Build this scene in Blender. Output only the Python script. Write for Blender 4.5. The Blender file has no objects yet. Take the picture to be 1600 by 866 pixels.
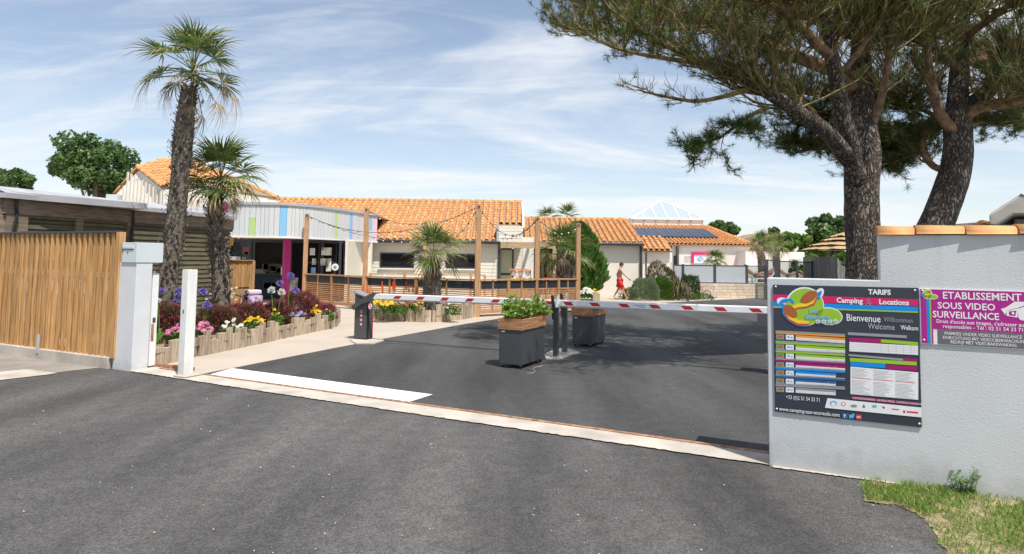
import bpy, bmesh, math, random
from mathutils import Vector, Matrix, noise
R = math.radians
random.seed(7)
scene = bpy.context.scene
COL = scene.collection

# ---------------------------------------------------------------- camera
F = 1000.0; PPX = 800.0; PPY = 338.0; EYE = 1.84
TH = R(3.83); PH = R(0.77)
_f = Vector((0, math.cos(TH), math.sin(TH)))
_u0 = Vector((0, -math.sin(TH), math.cos(TH)))
_r = Vector((1, 0, 0)) * math.cos(PH) + _u0 * math.sin(PH)
_u = -Vector((1, 0, 0)) * math.sin(PH) + _u0 * math.cos(PH)
CAM = Vector((0, 0, EYE))
cd = bpy.data.cameras.new("camera"); cam = bpy.data.objects.new("camera", cd); COL.objects.link(cam)
cam.matrix_world = Matrix(((_r.x, _u.x, -_f.x, 0), (_r.y, _u.y, -_f.y, 0), (_r.z, _u.z, -_f.z, EYE), (0, 0, 0, 1)))
cd.sensor_width = 36; cd.lens = 22.5; cd.shift_y = -(433 - PPY) / 1600; cd.clip_end = 3000; cd.clip_start = 0.05
scene.camera = cam

# ---------------------------------------------------------------- sun, sky, exposure
SUN = Vector((0.244, -0.391, 0.888)).normalized()
sl = bpy.data.lights.new("sun", 'SUN'); sl.energy = 4.4; sl.angle = R(0.55); sl.color = (1.0, 0.955, 0.89)
so = bpy.data.objects.new("sun", sl); COL.objects.link(so)
so.rotation_euler = SUN.to_track_quat('Z', 'Y').to_euler()
w = bpy.data.worlds.new("World"); scene.world = w; w.use_nodes = True
nt = w.node_tree; nt.nodes.clear()
def N(t, typ, **k):
    n = t.nodes.new(typ)
    for a, b in k.items(): setattr(n, a, b)
    return n
out = N(nt, 'ShaderNodeOutputWorld'); bg = N(nt, 'ShaderNodeBackground'); bg.inputs[1].default_value = 0.115
sky = N(nt, 'ShaderNodeTexSky', sky_type='NISHITA', sun_disc=False, sun_elevation=math.asin(SUN.z),
        sun_rotation=math.atan2(SUN.x, SUN.y), altitude=0, air_density=1.0, dust_density=0.4, ozone_density=1.0)
tc = N(nt, 'ShaderNodeTexCoord'); sep = N(nt, 'ShaderNodeSeparateXYZ'); nt.links.new(tc.outputs['Generated'], sep.inputs[0])
def math_(t, op, a, b=None, clamp=False):
    m = N(t, 'ShaderNodeMath', operation=op, use_clamp=clamp)
    for i, x in enumerate((a, b)):
        if x is None: continue
        if hasattr(x, 'links'): t.links.new(x, m.inputs[i])
        else: m.inputs[i].default_value = x
    return m.outputs[0]
zz = math_(nt, 'ADD', math_(nt, 'MAXIMUM', sep.outputs[2], 0.0), 0.22)
cmb = N(nt, 'ShaderNodeCombineXYZ')
nt.links.new(math_(nt, 'DIVIDE', sep.outputs[0], zz), cmb.inputs[0])
nt.links.new(math_(nt, 'DIVIDE', sep.outputs[1], zz), cmb.inputs[1])
def cloud(rot, scl, nscale, lo, hi, loc=(0, 0, 0), detail=9, rough=.6, dist=.6):
    mp = N(nt, 'ShaderNodeMapping'); mp.inputs['Rotation'].default_value = (0, 0, R(rot)); mp.inputs['Scale'].default_value = scl
    mp.inputs['Location'].default_value = loc
    nt.links.new(cmb.outputs[0], mp.inputs[0])
    no = N(nt, 'ShaderNodeTexNoise'); no.inputs['Scale'].default_value = nscale; no.inputs['Detail'].default_value = detail
    no.inputs['Roughness'].default_value = rough; no.inputs['Distortion'].default_value = dist
    nt.links.new(mp.outputs[0], no.inputs['Vector'])
    mr = N(nt, 'ShaderNodeMapRange', interpolation_type='SMOOTHSTEP'); mr.inputs[1].default_value = lo; mr.inputs[2].default_value = hi
    nt.links.new(no.outputs[0], mr.inputs[0]); return mr.outputs[0]
c1 = cloud(62, (.55, 1.5, 1), .9, .43, .66, (3.1, 1.7, 0), detail=9, rough=.6, dist=.7)
c2 = cloud(52, (.7, 2.6, 1), 2.2, .42, .78, (0.3, 5.2, 0), detail=9, rough=.62, dist=.9)
cm = math_(nt, 'ADD', math_(nt, 'MULTIPLY', c1, .50), math_(nt, 'MULTIPLY', c2, .34))
hz = math_(nt, 'MULTIPLY', math_(nt, 'POWER', math_(nt, 'SUBTRACT', 1.0, math_(nt, 'MAXIMUM', sep.outputs[2], 0.0)), 5.0), .42)
cm = math_(nt, 'ADD', math_(nt, 'ADD', cm, hz), .10, True)
mx = N(nt, 'ShaderNodeMixRGB'); nt.links.new(cm, mx.inputs[0]); nt.links.new(sky.outputs[0], mx.inputs[1]); mx.inputs[2].default_value = (6.5, 6.7, 6.95, 1)
nt.links.new(mx.outputs[0], bg.inputs[0]); nt.links.new(bg.outputs[0], out.inputs[0])
scene.view_settings.view_transform = 'Standard'; scene.view_settings.look = 'None'
scene.view_settings.exposure = 0.36; scene.view_settings.gamma = 1.0

# ---------------------------------------------------------------- placing helpers
def ray(px, py): return _f + _r * ((px - PPX) / F) - _u * ((py - PPY) / F)
def W(px, py, Y):
    d = ray(px, py); return CAM + d * (Y / d.y)
def G(px, py, z=0.0):
    d = ray(px, py); return CAM + d * ((z - EYE) / d.z)
def hor(px): return 405 + .0134 * (px - 800)
U = Vector((0.899, -0.438, 0)).normalized(); V = Vector((-U.y, U.x, 0)); ZU = Vector((0, 0, 1))
def frame(o, ux, uz=ZU):
    ux = Vector(ux).normalized(); uz = Vector(uz).normalized(); uy = uz.cross(ux)
    m = Matrix((ux, uy, uz)).transposed().to_4x4(); m.translation = Vector(o); return m
def GF(o): return frame(o, U)

# ---------------------------------------------------------------- mesh helpers
def wl(o):
    p = Vector((0, 0, 0))
    while o is not None: p += o.location; o = o.parent
    return p
class MB:
    def __init__(s, M=None): s.v = []; s.f = []; s.mi = []; s.M = M or Matrix.Identity(4)
    def add(s, pts, faces, m=0):
        b = len(s.v); s.v.extend([s.M @ Vector(p) for p in pts])
        for f in faces: s.f.append(tuple(b + i for i in f)); s.mi.append(m)
    def box(s, x0, x1, y0, y1, z0, z1, m=0):
        s.add([(x0,y0,z0),(x1,y0,z0),(x1,y1,z0),(x0,y1,z0),(x0,y0,z1),(x1,y0,z1),(x1,y1,z1),(x0,y1,z1)],
              [(0,3,2,1),(4,5,6,7),(0,1,5,4),(1,2,6,5),(2,3,7,6),(3,0,4,7)], m)
    def poly(s, pts, m=0): s.add(pts, [tuple(range(len(pts)))], m)
    def prism(s, pts, d, m=0):
        n = len(pts); d = Vector(d); p = [Vector(q) for q in pts]
        s.add(p + [q + d for q in p], [tuple(range(n-1,-1,-1)), tuple(range(n, 2*n))] + [(i,(i+1)%n,n+(i+1)%n,n+i) for i in range(n)], m)
    def tube(s, pts, rad, n=8, m=0, cap=True):
        P = [Vector(p) for p in pts]; k = len(P)
        if not isinstance(rad, (list, tuple)): rad = [rad]*k
        vs = []; ref = None
        for i in range(k):
            t = (P[min(i+1,k-1)] - P[max(i-1,0)])
            if t.length < 1e-9: t = Vector((0,0,1))
            t.normalize()
            if ref is None:
                ref = Vector((1,0,0)) if abs(t.x) < .8 else Vector((0,1,0))
            a = (ref - t*ref.dot(t)).normalized(); b = t.cross(a); ref = a
            for j in range(n):
                an = 2*math.pi*j/n; vs.append(P[i] + (a*math.cos(an)+b*math.sin(an))*rad[i])
        fs = [(i*n+j, i*n+(j+1)%n, (i+1)*n+(j+1)%n, (i+1)*n+j) for i in range(k-1) for j in range(n)]
        if cap: fs += [tuple(range(n-1,-1,-1)), tuple((k-1)*n+j for j in range(n))]
        s.add(vs, fs, m)
    def bar(s, a, b, w, d, m=0, up=ZU):
        a = Vector(a); b = Vector(b); t = (b-a).normalized(); up = Vector(up)
        if abs(t.dot(up)) > .98: up = Vector((0,1,0))
        x = t.cross(up).normalized()*(w/2); y = x.normalized().cross(t)*(d/2)
        s.add([a-x-y,a+x-y,a+x+y,a-x+y,b-x-y,b+x-y,b+x+y,b-x+y], [(0,3,2,1),(4,5,6,7),(0,1,5,4),(1,2,6,5),(2,3,7,6),(3,0,4,7)], m)
    def ball(s, c, r, nu=8, nv=5, sc=(1,1,1), m=0):
        c = Vector(c); vs = [c+Vector((0,0,r*sc[2]))]
        for i in range(1,nv):
            th = math.pi*i/nv
            for j in range(nu):
                a = 2*math.pi*j/nu
                vs.append(c+Vector((r*sc[0]*math.sin(th)*math.cos(a), r*sc[1]*math.sin(th)*math.sin(a), r*sc[2]*math.cos(th))))
        vs.append(c-Vector((0,0,r*sc[2]))); L = len(vs)-1
        fs = [(0,1+j,1+(j+1)%nu) for j in range(nu)]
        for i in range(nv-2):
            for j in range(nu): fs.append((1+i*nu+j,1+(i+1)*nu+j,1+(i+1)*nu+(j+1)%nu,1+i*nu+(j+1)%nu))
        fs += [(L,1+(nv-2)*nu+(j+1)%nu,1+(nv-2)*nu+j) for j in range(nu)]
        s.add(vs, fs, m)
    def mesh(s, name, mats, off=Vector((0,0,0)), smooth=False):
        me = bpy.data.meshes.new(name)
        me.from_pydata([tuple(v-off) for v in s.v], [], s.f)
        for m in (mats if isinstance(mats, (list,tuple)) else [mats]): me.materials.append(m)
        me.polygons.foreach_set('material_index', s.mi)
        if smooth: me.polygons.foreach_set('use_smooth', [True]*len(s.f))
        me.update(); return me
    def build(s, name, mats, parent=None, smooth=False, bevel=0, label=None, kind=None, loc=None):
        off = wl(parent) if parent else (Vector(loc) if loc is not None else Vector((0,0,0)))
        o = bpy.data.objects.new(name, s.mesh(name, mats, off, smooth)); COL.objects.link(o)
        if parent: o.parent = parent
        elif loc is not None: o.location = loc
        if bevel:
            b = o.modifiers.new('bevel','BEVEL'); b.width = bevel; b.segments = 2; b.limit_method = 'ANGLE'
        if label: o['label'] = label
        if kind: o['kind'] = kind
        return o
def thing(name, label, cat, loc, group=None):
    o = bpy.data.objects.new(name, None); COL.objects.link(o); o.location = loc; o.empty_display_size = .2
    o['label'] = label; o['category'] = cat
    if group: o['group'] = group
    return o
def tag(o, label, cat, group=None, kind=None):
    o['label'] = label; o['category'] = cat
    if group: o['group'] = group
    if kind: o['kind'] = kind
    return o
def piece(name, mesh, parent, M=None):
    o = bpy.data.objects.new(name, mesh); COL.objects.link(o); o.parent = parent
    if M is not None: o.matrix_local = Matrix.Translation(-wl(parent)) @ M
    return o
def kids(o): return [c for c in bpy.data.objects if c.parent == o]
def copy_tree(o, ch=None):
    c = o.copy(); COL.objects.link(c)
    for k in o.children:
        d = copy_tree(k); d.parent = c
    return c
def boxm(name, sx, sy, sz, mat, z0=0):
    b = MB(); b.box(-sx/2, sx/2, -sy/2, sy/2, z0, z0+sz); return b.mesh(name, mat)
def struct(mb, name, mats, **k): return mb.build(name, mats, kind='structure', **k)

# ---------------------------------------------------------------- materials
def newmat(name):
    m = bpy.data.materials.new(name); m.use_nodes = True; t = m.node_tree
    p = [n for n in t.nodes if n.type == 'BSDF_PRINCIPLED'][0]; return m, t, p
def C4(c, k=1.0): return (min(c[0]*k,1), min(c[1]*k,1), min(c[2]*k,1), 1)
def pm(name, col, rough=.7, var=.12, vs=4, bump=0, bs=60, metal=0, rnd=0, stretch=(1,1,1), col2=None, spec=.5, coat=0, bd=.02, detail=5, isl=False, lo=.3, hi=.7):
    m, t, p = newmat(name); L = t.links
    tc = N(t,'ShaderNodeTexCoord'); mp = N(t,'ShaderNodeMapping'); mp.inputs['Scale'].default_value = stretch
    oi = N(t,'ShaderNodeObjectInfo'); va = N(t,'ShaderNodeVectorMath', operation='ADD')
    sc = math_(t,'MULTIPLY',oi.outputs['Random'], 37.0)
    L.new(tc.outputs['Object'], va.inputs[0]); L.new(sc, va.inputs[1]); L.new(va.outputs[0], mp.inputs[0])
    no = N(t,'ShaderNodeTexNoise'); no.inputs['Scale'].default_value = vs; no.inputs['Detail'].default_value = detail
    L.new(mp.outputs[0], no.inputs['Vector'])
    cr = N(t,'ShaderNodeValToRGB'); cr.color_ramp.elements[0].position = lo; cr.color_ramp.elements[1].position = hi
    cr.color_ramp.elements[0].color = C4(col, 1-var); cr.color_ramp.elements[1].color = C4(col2 or col, 1+var)
    L.new(no.outputs[0], cr.inputs[0]); colout = cr.outputs[0]
    if rnd:
        src = N(t,'ShaderNodeNewGeometry').outputs['Random Per Island'] if isl else oi.outputs['Random']
        mr = N(t,'ShaderNodeMapRange'); mr.inputs[3].default_value = 1-rnd; mr.inputs[4].default_value = 1+rnd
        L.new(src, mr.inputs[0])
        mm = N(t,'ShaderNodeMixRGB', blend_type='MULTIPLY'); mm.inputs[0].default_value = 1
        L.new(colout, mm.inputs[1]); L.new(mr.outputs[0], mm.inputs[2]); colout = mm.outputs[0]
    L.new(colout, p.inputs['Base Color'])
    p.inputs['Roughness'].default_value = rough; p.inputs['Metallic'].default_value = metal
    p.inputs['Specular IOR Level'].default_value = spec; p.inputs['Coat Weight'].default_value = coat
    if bump:
        nb = N(t,'ShaderNodeTexNoise'); nb.inputs['Scale'].default_value = bs; nb.inputs['Detail'].default_value = 4
        L.new(mp.outputs[0], nb.inputs['Vector'])
        bu = N(t,'ShaderNodeBump'); bu.inputs['Strength'].default_value = bump; bu.inputs['Distance'].default_value = bd
        L.new(nb.outputs[0], bu.inputs['Height']); L.new(bu.outputs[0], p.inputs['Normal'])
    return m
def leafm(name, cols, trans=.3, rough=.5, spec=.3):
    m, t, p = newmat(name); L = t.links
    ge = N(t,'ShaderNodeNewGeometry'); cr = N(t,'ShaderNodeValToRGB'); cr.color_ramp.interpolation = 'LINEAR'
    e = cr.color_ramp.elements; e[0].color = C4(cols[0]); e[1].color = C4(cols[-1])
    for i in range(1, len(cols)-1): q = e.new(i/(len(cols)-1)); q.color = C4(cols[i])
    L.new(ge.outputs['Random Per Island'], cr.inputs[0]); L.new(cr.outputs[0], p.inputs['Base Color'])
    p.inputs['Roughness'].default_value = rough; p.inputs['Specular IOR Level'].default_value = spec
    tr = N(t,'ShaderNodeBsdfTranslucent'); L.new(cr.outputs[0], tr.inputs[0])
    ms = N(t,'ShaderNodeMixShader'); ms.inputs[0].default_value = trans
    o = [n for n in t.nodes if n.type == 'OUTPUT_MATERIAL'][0]
    L.new(p.outputs[0], ms.inputs[1]); L.new(tr.outputs[0], ms.inputs[2]); L.new(ms.outputs[0], o.inputs[0]); return m
def glassm(name, tint=(.8,.9,.9), trans=.6, rough=.02, base=(.02,.025,.03)):
    m, t, p = newmat(name); L = t.links
    p.inputs['Base Color'].default_value = C4(base); p.inputs['Roughness'].default_value = rough
    p.inputs['Specular IOR Level'].default_value = .6
    tr = N(t,'ShaderNodeBsdfTransparent'); tr.inputs[0].default_value = C4(tint)
    ms = N(t,'ShaderNodeMixShader'); ms.inputs[0].default_value = trans
    o = [n for n in t.nodes if n.type == 'OUTPUT_MATERIAL'][0]
    L.new(p.outputs[0], ms.inputs[1]); L.new(tr.outputs[0], ms.inputs[2]); L.new(ms.outputs[0], o.inputs[0]); return m
def flat(name, col, rough=.45, rnd=0): return pm(name, col, rough=rough, var=.03, vs=8, rnd=rnd)

def asphalt(name, c, patch=(.74,1.38)):
    m, t, p = newmat(name); L = t.links
    tc = N(t,'ShaderNodeTexCoord')
    n1 = N(t,'ShaderNodeTexNoise'); n1.inputs['Scale'].default_value = 140; n1.inputs['Detail'].default_value = 3; L.new(tc.outputs['Object'], n1.inputs['Vector'])
    v1 = N(t,'ShaderNodeTexVoronoi'); v1.inputs['Scale'].default_value = 95; L.new(tc.outputs['Object'], v1.inputs['Vector'])
    mp = N(t,'ShaderNodeMapping'); mp.inputs['Rotation'].default_value = (0,0,R(26)); mp.inputs['Scale'].default_value = (1.15,.22,1); L.new(tc.outputs['Object'], mp.inputs[0])
    n2 = N(t,'ShaderNodeTexNoise'); n2.inputs['Scale'].default_value = .8; n2.inputs['Detail'].default_value = 3; n2.inputs['Roughness'].default_value = .5; L.new(mp.outputs[0], n2.inputs['Vector'])
    a = N(t,'ShaderNodeMapRange'); a.inputs[1].default_value=.33; a.inputs[2].default_value=.67; a.inputs[3].default_value=patch[0]; a.inputs[4].default_value=patch[1]; L.new(n2.outputs[0], a.inputs[0])
    b = N(t,'ShaderNodeMapRange'); b.inputs[1].default_value=.3; b.inputs[2].default_value=.7; b.inputs[3].default_value=.45; b.inputs[4].default_value=1.65; L.new(n1.outputs[0], b.inputs[0])
    d = N(t,'ShaderNodeMapRange'); d.inputs[1].default_value=0; d.inputs[2].default_value=.6; d.inputs[3].default_value=1.2; d.inputs[4].default_value=.7; L.new(v1.outputs[0], d.inputs[0])
    n3 = N(t,'ShaderNodeTexNoise'); n3.inputs['Scale'].default_value = 48; n3.inputs['Detail'].default_value = 2; L.new(tc.outputs['Object'], n3.inputs['Vector'])
    g3 = N(t,'ShaderNodeMapRange'); g3.inputs[1].default_value=.32; g3.inputs[2].default_value=.68; g3.inputs[3].default_value=.72; g3.inputs[4].default_value=1.3; L.new(n3.outputs[0], g3.inputs[0])
    n4 = N(t,'ShaderNodeTexNoise'); n4.inputs['Scale'].default_value = 6; n4.inputs['Detail'].default_value = 4; L.new(tc.outputs['Object'], n4.inputs['Vector'])
    g4 = N(t,'ShaderNodeMapRange'); g4.inputs[1].default_value=.3; g4.inputs[2].default_value=.7; g4.inputs[3].default_value=.86; g4.inputs[4].default_value=1.14; L.new(n4.outputs[0], g4.inputs[0])
    k = math_(t,'MULTIPLY', math_(t,'MULTIPLY', math_(t,'MULTIPLY', a.outputs[0], g4.outputs[0]), math_(t,'MULTIPLY', b.outputs[0], g3.outputs[0])), d.outputs[0])
    mm = N(t,'ShaderNodeMixRGB', blend_type='MULTIPLY'); mm.inputs[0].default_value=1; mm.inputs[1].default_value=C4(c); L.new(k, mm.inputs[2])
    # scattered pale chips
    v2 = N(t,'ShaderNodeTexVoronoi'); v2.inputs['Scale'].default_value = 7; v2.inputs['Randomness'].default_value = 1; L.new(tc.outputs['Object'], v2.inputs['Vector'])
    spx = N(t,'ShaderNodeSeparateColor'); L.new(v2.outputs['Color'], spx.inputs[0])
    thr = math_(t,'MULTIPLY', math_(t,'POWER', spx.outputs[0], 14.0), .06)
    chip = math_(t,'LESS_THAN', v2.outputs['Distance'], thr)
    mc = N(t,'ShaderNodeMixRGB'); L.new(chip, mc.inputs[0]); L.new(mm.outputs[0], mc.inputs[1]); mc.inputs[2].default_value=(.5,.48,.44,1)
    L.new(mc.outputs[0], p.inputs['Base Color']); p.inputs['Roughness'].default_value = .82; p.inputs['Specular IOR Level'].default_value=.35
    bu = N(t,'ShaderNodeBump'); bu.inputs['Strength'].default_value=.75; bu.inputs['Distance'].default_value=.012
    L.new(math_(t,'ADD', n1.outputs[0], math_(t,'MULTIPLY', v1.outputs[0], -.5)), bu.inputs['Height']); L.new(bu.outputs[0], p.inputs['Normal'])
    return m
M = {}
M['asph_street'] = asphalt('asphalt street', (.096,.092,.087), (.66,1.6))
M['asph_drive'] = asphalt('asphalt drive', (.074,.072,.070), (.68,1.50))
M['path'] = pm('beige resin path', (.47,.40,.325), .85, .07, 1.2, .3, 250, bd=.004)
M['conc'] = pm('concrete strip', (.47,.42,.355), .85, .20, 3, .4, 90, bd=.01, stretch=(1,1,1))
M['oldconc'] = pm('old grey pavement', (.25,.225,.195), .9, .22, 2.2, .5, 60, bd=.01)
M['rust'] = pm('rusty rail', (.30,.13,.06), .8, .35, 14, .3, 80, col2=(.38,.22,.13))
M['paint'] = pm('white road paint', (.80,.80,.79), .6, .03, 10, .15, 200, bd=.003)
M['render'] = pm('grey wall render', (.57,.585,.595), .9, .06, 1.3, .14, 70, bd=.02, detail=6)
def grime(m, h, col, amt, top=None):
    t = m.node_tree; L = t.links; p = [n for n in t.nodes if n.type == 'BSDF_PRINCIPLED'][0]; src = p.inputs['Base Color'].links[0].from_socket
    tc = N(t,'ShaderNodeTexCoord'); sp = N(t,'ShaderNodeSeparateXYZ'); L.new(tc.outputs['Object'], sp.inputs[0])
    no = N(t,'ShaderNodeTexNoise'); no.inputs['Scale'].default_value = 7; no.inputs['Detail'].default_value = 7; L.new(tc.outputs['Object'], no.inputs['Vector'])
    z = math_(t,'ADD', sp.outputs[2], math_(t,'MULTIPLY', math_(t,'SUBTRACT', no.outputs[0], .5), h*1.6))
    mr = N(t,'ShaderNodeMapRange', interpolation_type='SMOOTHSTEP'); mr.inputs[1].default_value = 0; mr.inputs[2].default_value = h; mr.inputs[3].default_value = amt; mr.inputs[4].default_value = 0; L.new(z, mr.inputs[0]); f = mr.outputs[0]
    if top:
        mp = N(t,'ShaderNodeMapping'); mp.inputs['Scale'].default_value = (9,9,.5); L.new(tc.outputs['Object'], mp.inputs[0])
        n2 = N(t,'ShaderNodeTexNoise'); n2.inputs['Scale'].default_value = 1; n2.inputs['Detail'].default_value = 5; L.new(mp.outputs[0], n2.inputs['Vector'])
        m2 = N(t,'ShaderNodeMapRange'); m2.inputs[1].default_value = .55; m2.inputs[2].default_value = .75; m2.inputs[3].default_value = 0; m2.inputs[4].default_value = top[1]; L.new(n2.outputs[0], m2.inputs[0])
        m3 = N(t,'ShaderNodeMapRange'); m3.inputs[1].default_value = top[0]-.7; m3.inputs[2].default_value = top[0]; L.new(sp.outputs[2], m3.inputs[0])
        f = math_(t,'ADD', f, math_(t,'MULTIPLY', m2.outputs[0], m3.outputs[0]), True)
    mx = N(t,'ShaderNodeMixRGB'); L.new(f, mx.inputs[0]); L.new(src, mx.inputs[1]); mx.inputs[2].default_value = C4(col); L.new(mx.outputs[0], p.inputs['Base Color'])
grime(M['render'], .28, (.30,.27,.22), .38, (2.1,.22))
M['pillar'] = pm('pillar render', (.66,.665,.67), .85, .03, 3, .3, 45, bd=.015)
grime(M['pillar'], .22, (.34,.31,.27), .35, (1.8,.15))
M['tile'] = pm('terracotta', (.60,.25,.085), .75, .12, 3.5, .3, 50, rnd=.13, col2=(.66,.34,.13), bd=.01)
M['tile_s'] = pm('terracotta joined', (.60,.25,.085), .75, .12, 3.5, 0, 50, rnd=.13, col2=(.66,.34,.13), isl=True)
M['white'] = pm('white painted metal', (.80,.80,.78), .45, .03, 5, .1, 30)
M['whitewood'] = pm('white painted wood', (.78,.78,.74), .6, .05, 4, .25, 25, stretch=(6,6,.6))
grime(M['whitewood'], .30, (.42,.38,.32), .4)
M['slat'] = pm('larch slat', (.45,.215,.07), .7, .26, 4, .04, 30, rnd=.20, stretch=(9,9,.5), col2=(.50,.30,.12))
M['deckwood'] = pm('deck timber', (.42,.20,.085), .65, .22, 5, .2, 30, rnd=.14, stretch=(5,5,5), col2=(.48,.25,.11))
M['postwood'] = pm('post timber', (.44,.24,.11), .7, .22, 5, .2, 30, rnd=.12, stretch=(7,7,.7), col2=(.46,.28,.15))
M['darkwood'] = pm('dark weathered plank', (.075,.065,.042), .8, .3, 4, .3, 40, rnd=.2, stretch=(1,1,8))
M['beam'] = pm('weathered beam', (.20,.145,.10), .85, .3, 4, .3, 40, stretch=(.7,.7,7), col2=(.24,.19,.14))
M['pergola'] = pm('pergola beam', (.46,.33,.20), .8, .25, 3, .3, 40, stretch=(.6,4,4))
M['dark'] = pm('anthracite metal', (.055,.06,.068), .45, .12, 5)
M['anth'] = pm('anthracite frame', (.04,.047,.055), .4, .1, 5)
M['black'] = pm('black', (.012,.012,.014), .5, .1, 5)
M['zinc'] = pm('zinc flashing', (.42,.42,.44), .45, .12, 2, .1, 20)
M['stake'] = pm('weathered log', (.35,.265,.18), .85, .3, 4, .4, 40, rnd=.18, stretch=(8,8,.7), col2=(.46,.37,.27))
M['soil'] = pm('bark mulch', (.26,.17,.10), .95, .5, 40, .9, 60, bd=.03, col2=(.36,.27,.17))
M['grassground'] = pm('grass ground', (.20,.16,.09), .95, .35, 12, .6, 80, col2=(.34,.27,.15), bd=.03)
M['cream'] = pm('cream board', (.74,.70,.59), .6, .04, 3, .05, 40, rnd=.03)
M['creamwall'] = pm('cream render', (.74,.69,.61), .85, .05, 1.5, .3, 60, bd=.01)
M['offwhite'] = pm('off white render', (.72,.66,.60), .85, .06, 1.0, .2, 60, bd=.01)
M['gravel'] = pm('pale gravel ground', (.36,.31,.25), .95, .2, 3, .4, 80, bd=.02)
# ---------------------------------------------------------------- ground
def sheet(name, pts, z, mat):
    b = MB(); b.poly([(p[0], p[1], z) for p in pts]); return struct(b, name, mat)
def drop(name, pts, z, mat, thick=.3): # slab with sides
    b = MB(); b.prism([(p[0],p[1],z-thick) for p in pts], (0,0,thick)); return struct(b, name, mat)
b = MB(); b.poly([(-900,-300,-.02),(900,-300,-.02),(900,1500,-.02),(-900,1500,-.02)]); struct(b, 'ground', M['gravel'])
C0 = G(1202, 727)                       # front corner of the low wall
def gp(t, v, z=0): p = C0 + U*t + V*v; return Vector((p.x, p.y, z))
# gate line frame: t<0 towards the left post
sheet('street', [gp(-60,.30), gp(60,.30), gp(60,-40), gp(-60,-40)], -.008, M['asph_street'])
def smooth(pts, n=6):
    o = []
    for i in range(len(pts)-1):
        p0 = pts[max(i-1,0)]; p1 = pts[i]; p2 = pts[i+1]; p3 = pts[min(i+2,len(pts)-1)]
        for k in range(n):
            t = k/n; o.append(.5*((2*p1)+(p2-p0)*t+(2*p0-5*p1+4*p2-p3)*t*t+(3*p1-p0-3*p2+p3)*t*t*t))
    o.append(pts[-1]); return o
edge = [G(x,y) for x,y in ((318,584),(420,564),(540,540.5),(645,521),(750,502.5),(820,492.5),(885,485.5),(960,478.5),(1048,472.5),(1200,465),(1320,459))]
edge = smooth(edge, 5)
sheet('path', [gp(-14,.29), gp(-9,.29)] + [gp(14,.29)] + [Vector((60,20,0)), Vector((60,62,0)), Vector((-40,62,0)), Vector((-40,30,0))], -.004, M['path'])
e2 = [e for e in edge]
drv = MB(); pts = [Vector((e.x,e.y,0)) for e in e2]
far = [Vector((40, pts[-1].y+6, 0)), Vector((40, 2, 0)), gp(6,.40), gp(-7.4,.40)]
start = pts[0]; far[-1] = gp((start-C0).dot(U)-.0,.47)
drv.poly([p for p in reversed(pts+far)]); 
drvo = struct(drv, 'driveway', M['asph_drive'])
bpy.context.view_layer.update()
# concrete strip and rail
def stripgeo(name, t0, t1, v0, v1, z0, z1, mat, n=60, j0=0, j1=0):
    b = MB(); rnd = random.Random(3)
    a = []; c = []
    for i in range(n+1):
        t = t0+(t1-t0)*i/n
        a.append(gp(t, v0(t)+(rnd.uniform(-j0,j0) if 0<i<n else 0), z1)); c.append(gp(t, v1(t)+(rnd.uniform(-j1,j1) if 0<i<n else 0), z1))
    b.add(a+c, [(i,i+1,n+2+i,n+1+i) for i in range(n)])
    return struct(b, name, mat)
LP = (G(205,580)-C0).dot(U)
NE = lambda t: .14*(t/8.76)**2 if t < 0 else 0.0
RL = lambda t: .335-.0178*t
strip = stripgeo('gate_threshold', LP-.02, .03, NE, lambda t: RL(t)+.01, 0, .006, M['conc'], 200, .014, 0)
stripgeo('wall_footing', .03, 1.05, lambda t: -.055+.03*t, lambda t: .05, 0, .004, M['conc'], 40, .012, 0)
b = MB(); 
nseg = 40; v0 = .0; 
for i in range(nseg):
    t0 = LP+.2 + (0.05-LP-.2)*i/nseg; t1 = LP+.2+(0.05-LP-.2)*(i+1)/nseg
    tm_ = (t0+t1)/2; b.M = frame(gp(t0,RL(t0)), gp(t1,RL(t1))-gp(t0,RL(t0))); l_ = (gp(t1,RL(t1))-gp(t0,RL(t0))).length
    b.box(0, l_-.002, .013, .045, -.01, .016+.003*math.sin(i*2.1)); b.box(0, l_-.002, .058, .078, -.01, .012)
b.M = Matrix.Identity(4)
rail = b.build('gate_rail', M['rust'], loc=gp(-3,.03)); tag(rail, 'rusty steel sliding gate rail set in the concrete strip across the drive', 'gate rail')
# white painted band
q = [G(325,586.5), G(363,576), G(676,617), G(640,628.5)]
sheet('road_marking', [q[0]+V*.01, q[3]+V*.01, q[2], q[1]], .005, M['paint'])
# sealed saw cut
b = MB(); a = G(598,536); c = G(1240,577)
d = (c-a).normalized(); n_ = Vector((-d.y,d.x,0))*.012
b.poly([a-n_+ZU*.006, c-n_+ZU*.006, c+n_+ZU*.006, a+n_+ZU*.006]); struct(b, 'asphalt_joint', M['black'])
# concrete island for rests
isl = [G(x,y) for x,y in ((850,556),(853,561.5),(874,562.5),(907,551.5),(880,546),(862,549))]
b = MB(); b.prism([(p.x,p.y,-.02) for p in isl], (0,0,.045)); struct(b, 'concrete_pad', M['conc'])
b = MB(); pp = [G(x,y) for x,y in ((546,532),(556,538),(585,538),(600,533),(592,529),(560,526))]
b.prism([(p.x,p.y,-.02) for p in pp], (0,0,.04)); struct(b, 'barrier_pad', M['conc'])
# old pavement at left
pv = [G(x,y) for x,y in ((-500,610),(-200,610),(0,592),(60,585),(120,578),(168,573),(178,571))]
top = [gp(LP-.3,.9), gp(LP-14,.9)]
b = MB(); b.poly([(p.x,p.y,-.003) for p in pv+top]); struct(b, 'old_pavement', M['oldconc'])
b = MB(); kk = [G(x,y) for x,y in ((-60,588),(40,577),(90,583),(70,586),(0,594),(-60,598))]
b.poly([(p.x,p.y,.002) for p in kk]); struct(b, 'pavement_edge', M['conc'])
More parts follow.
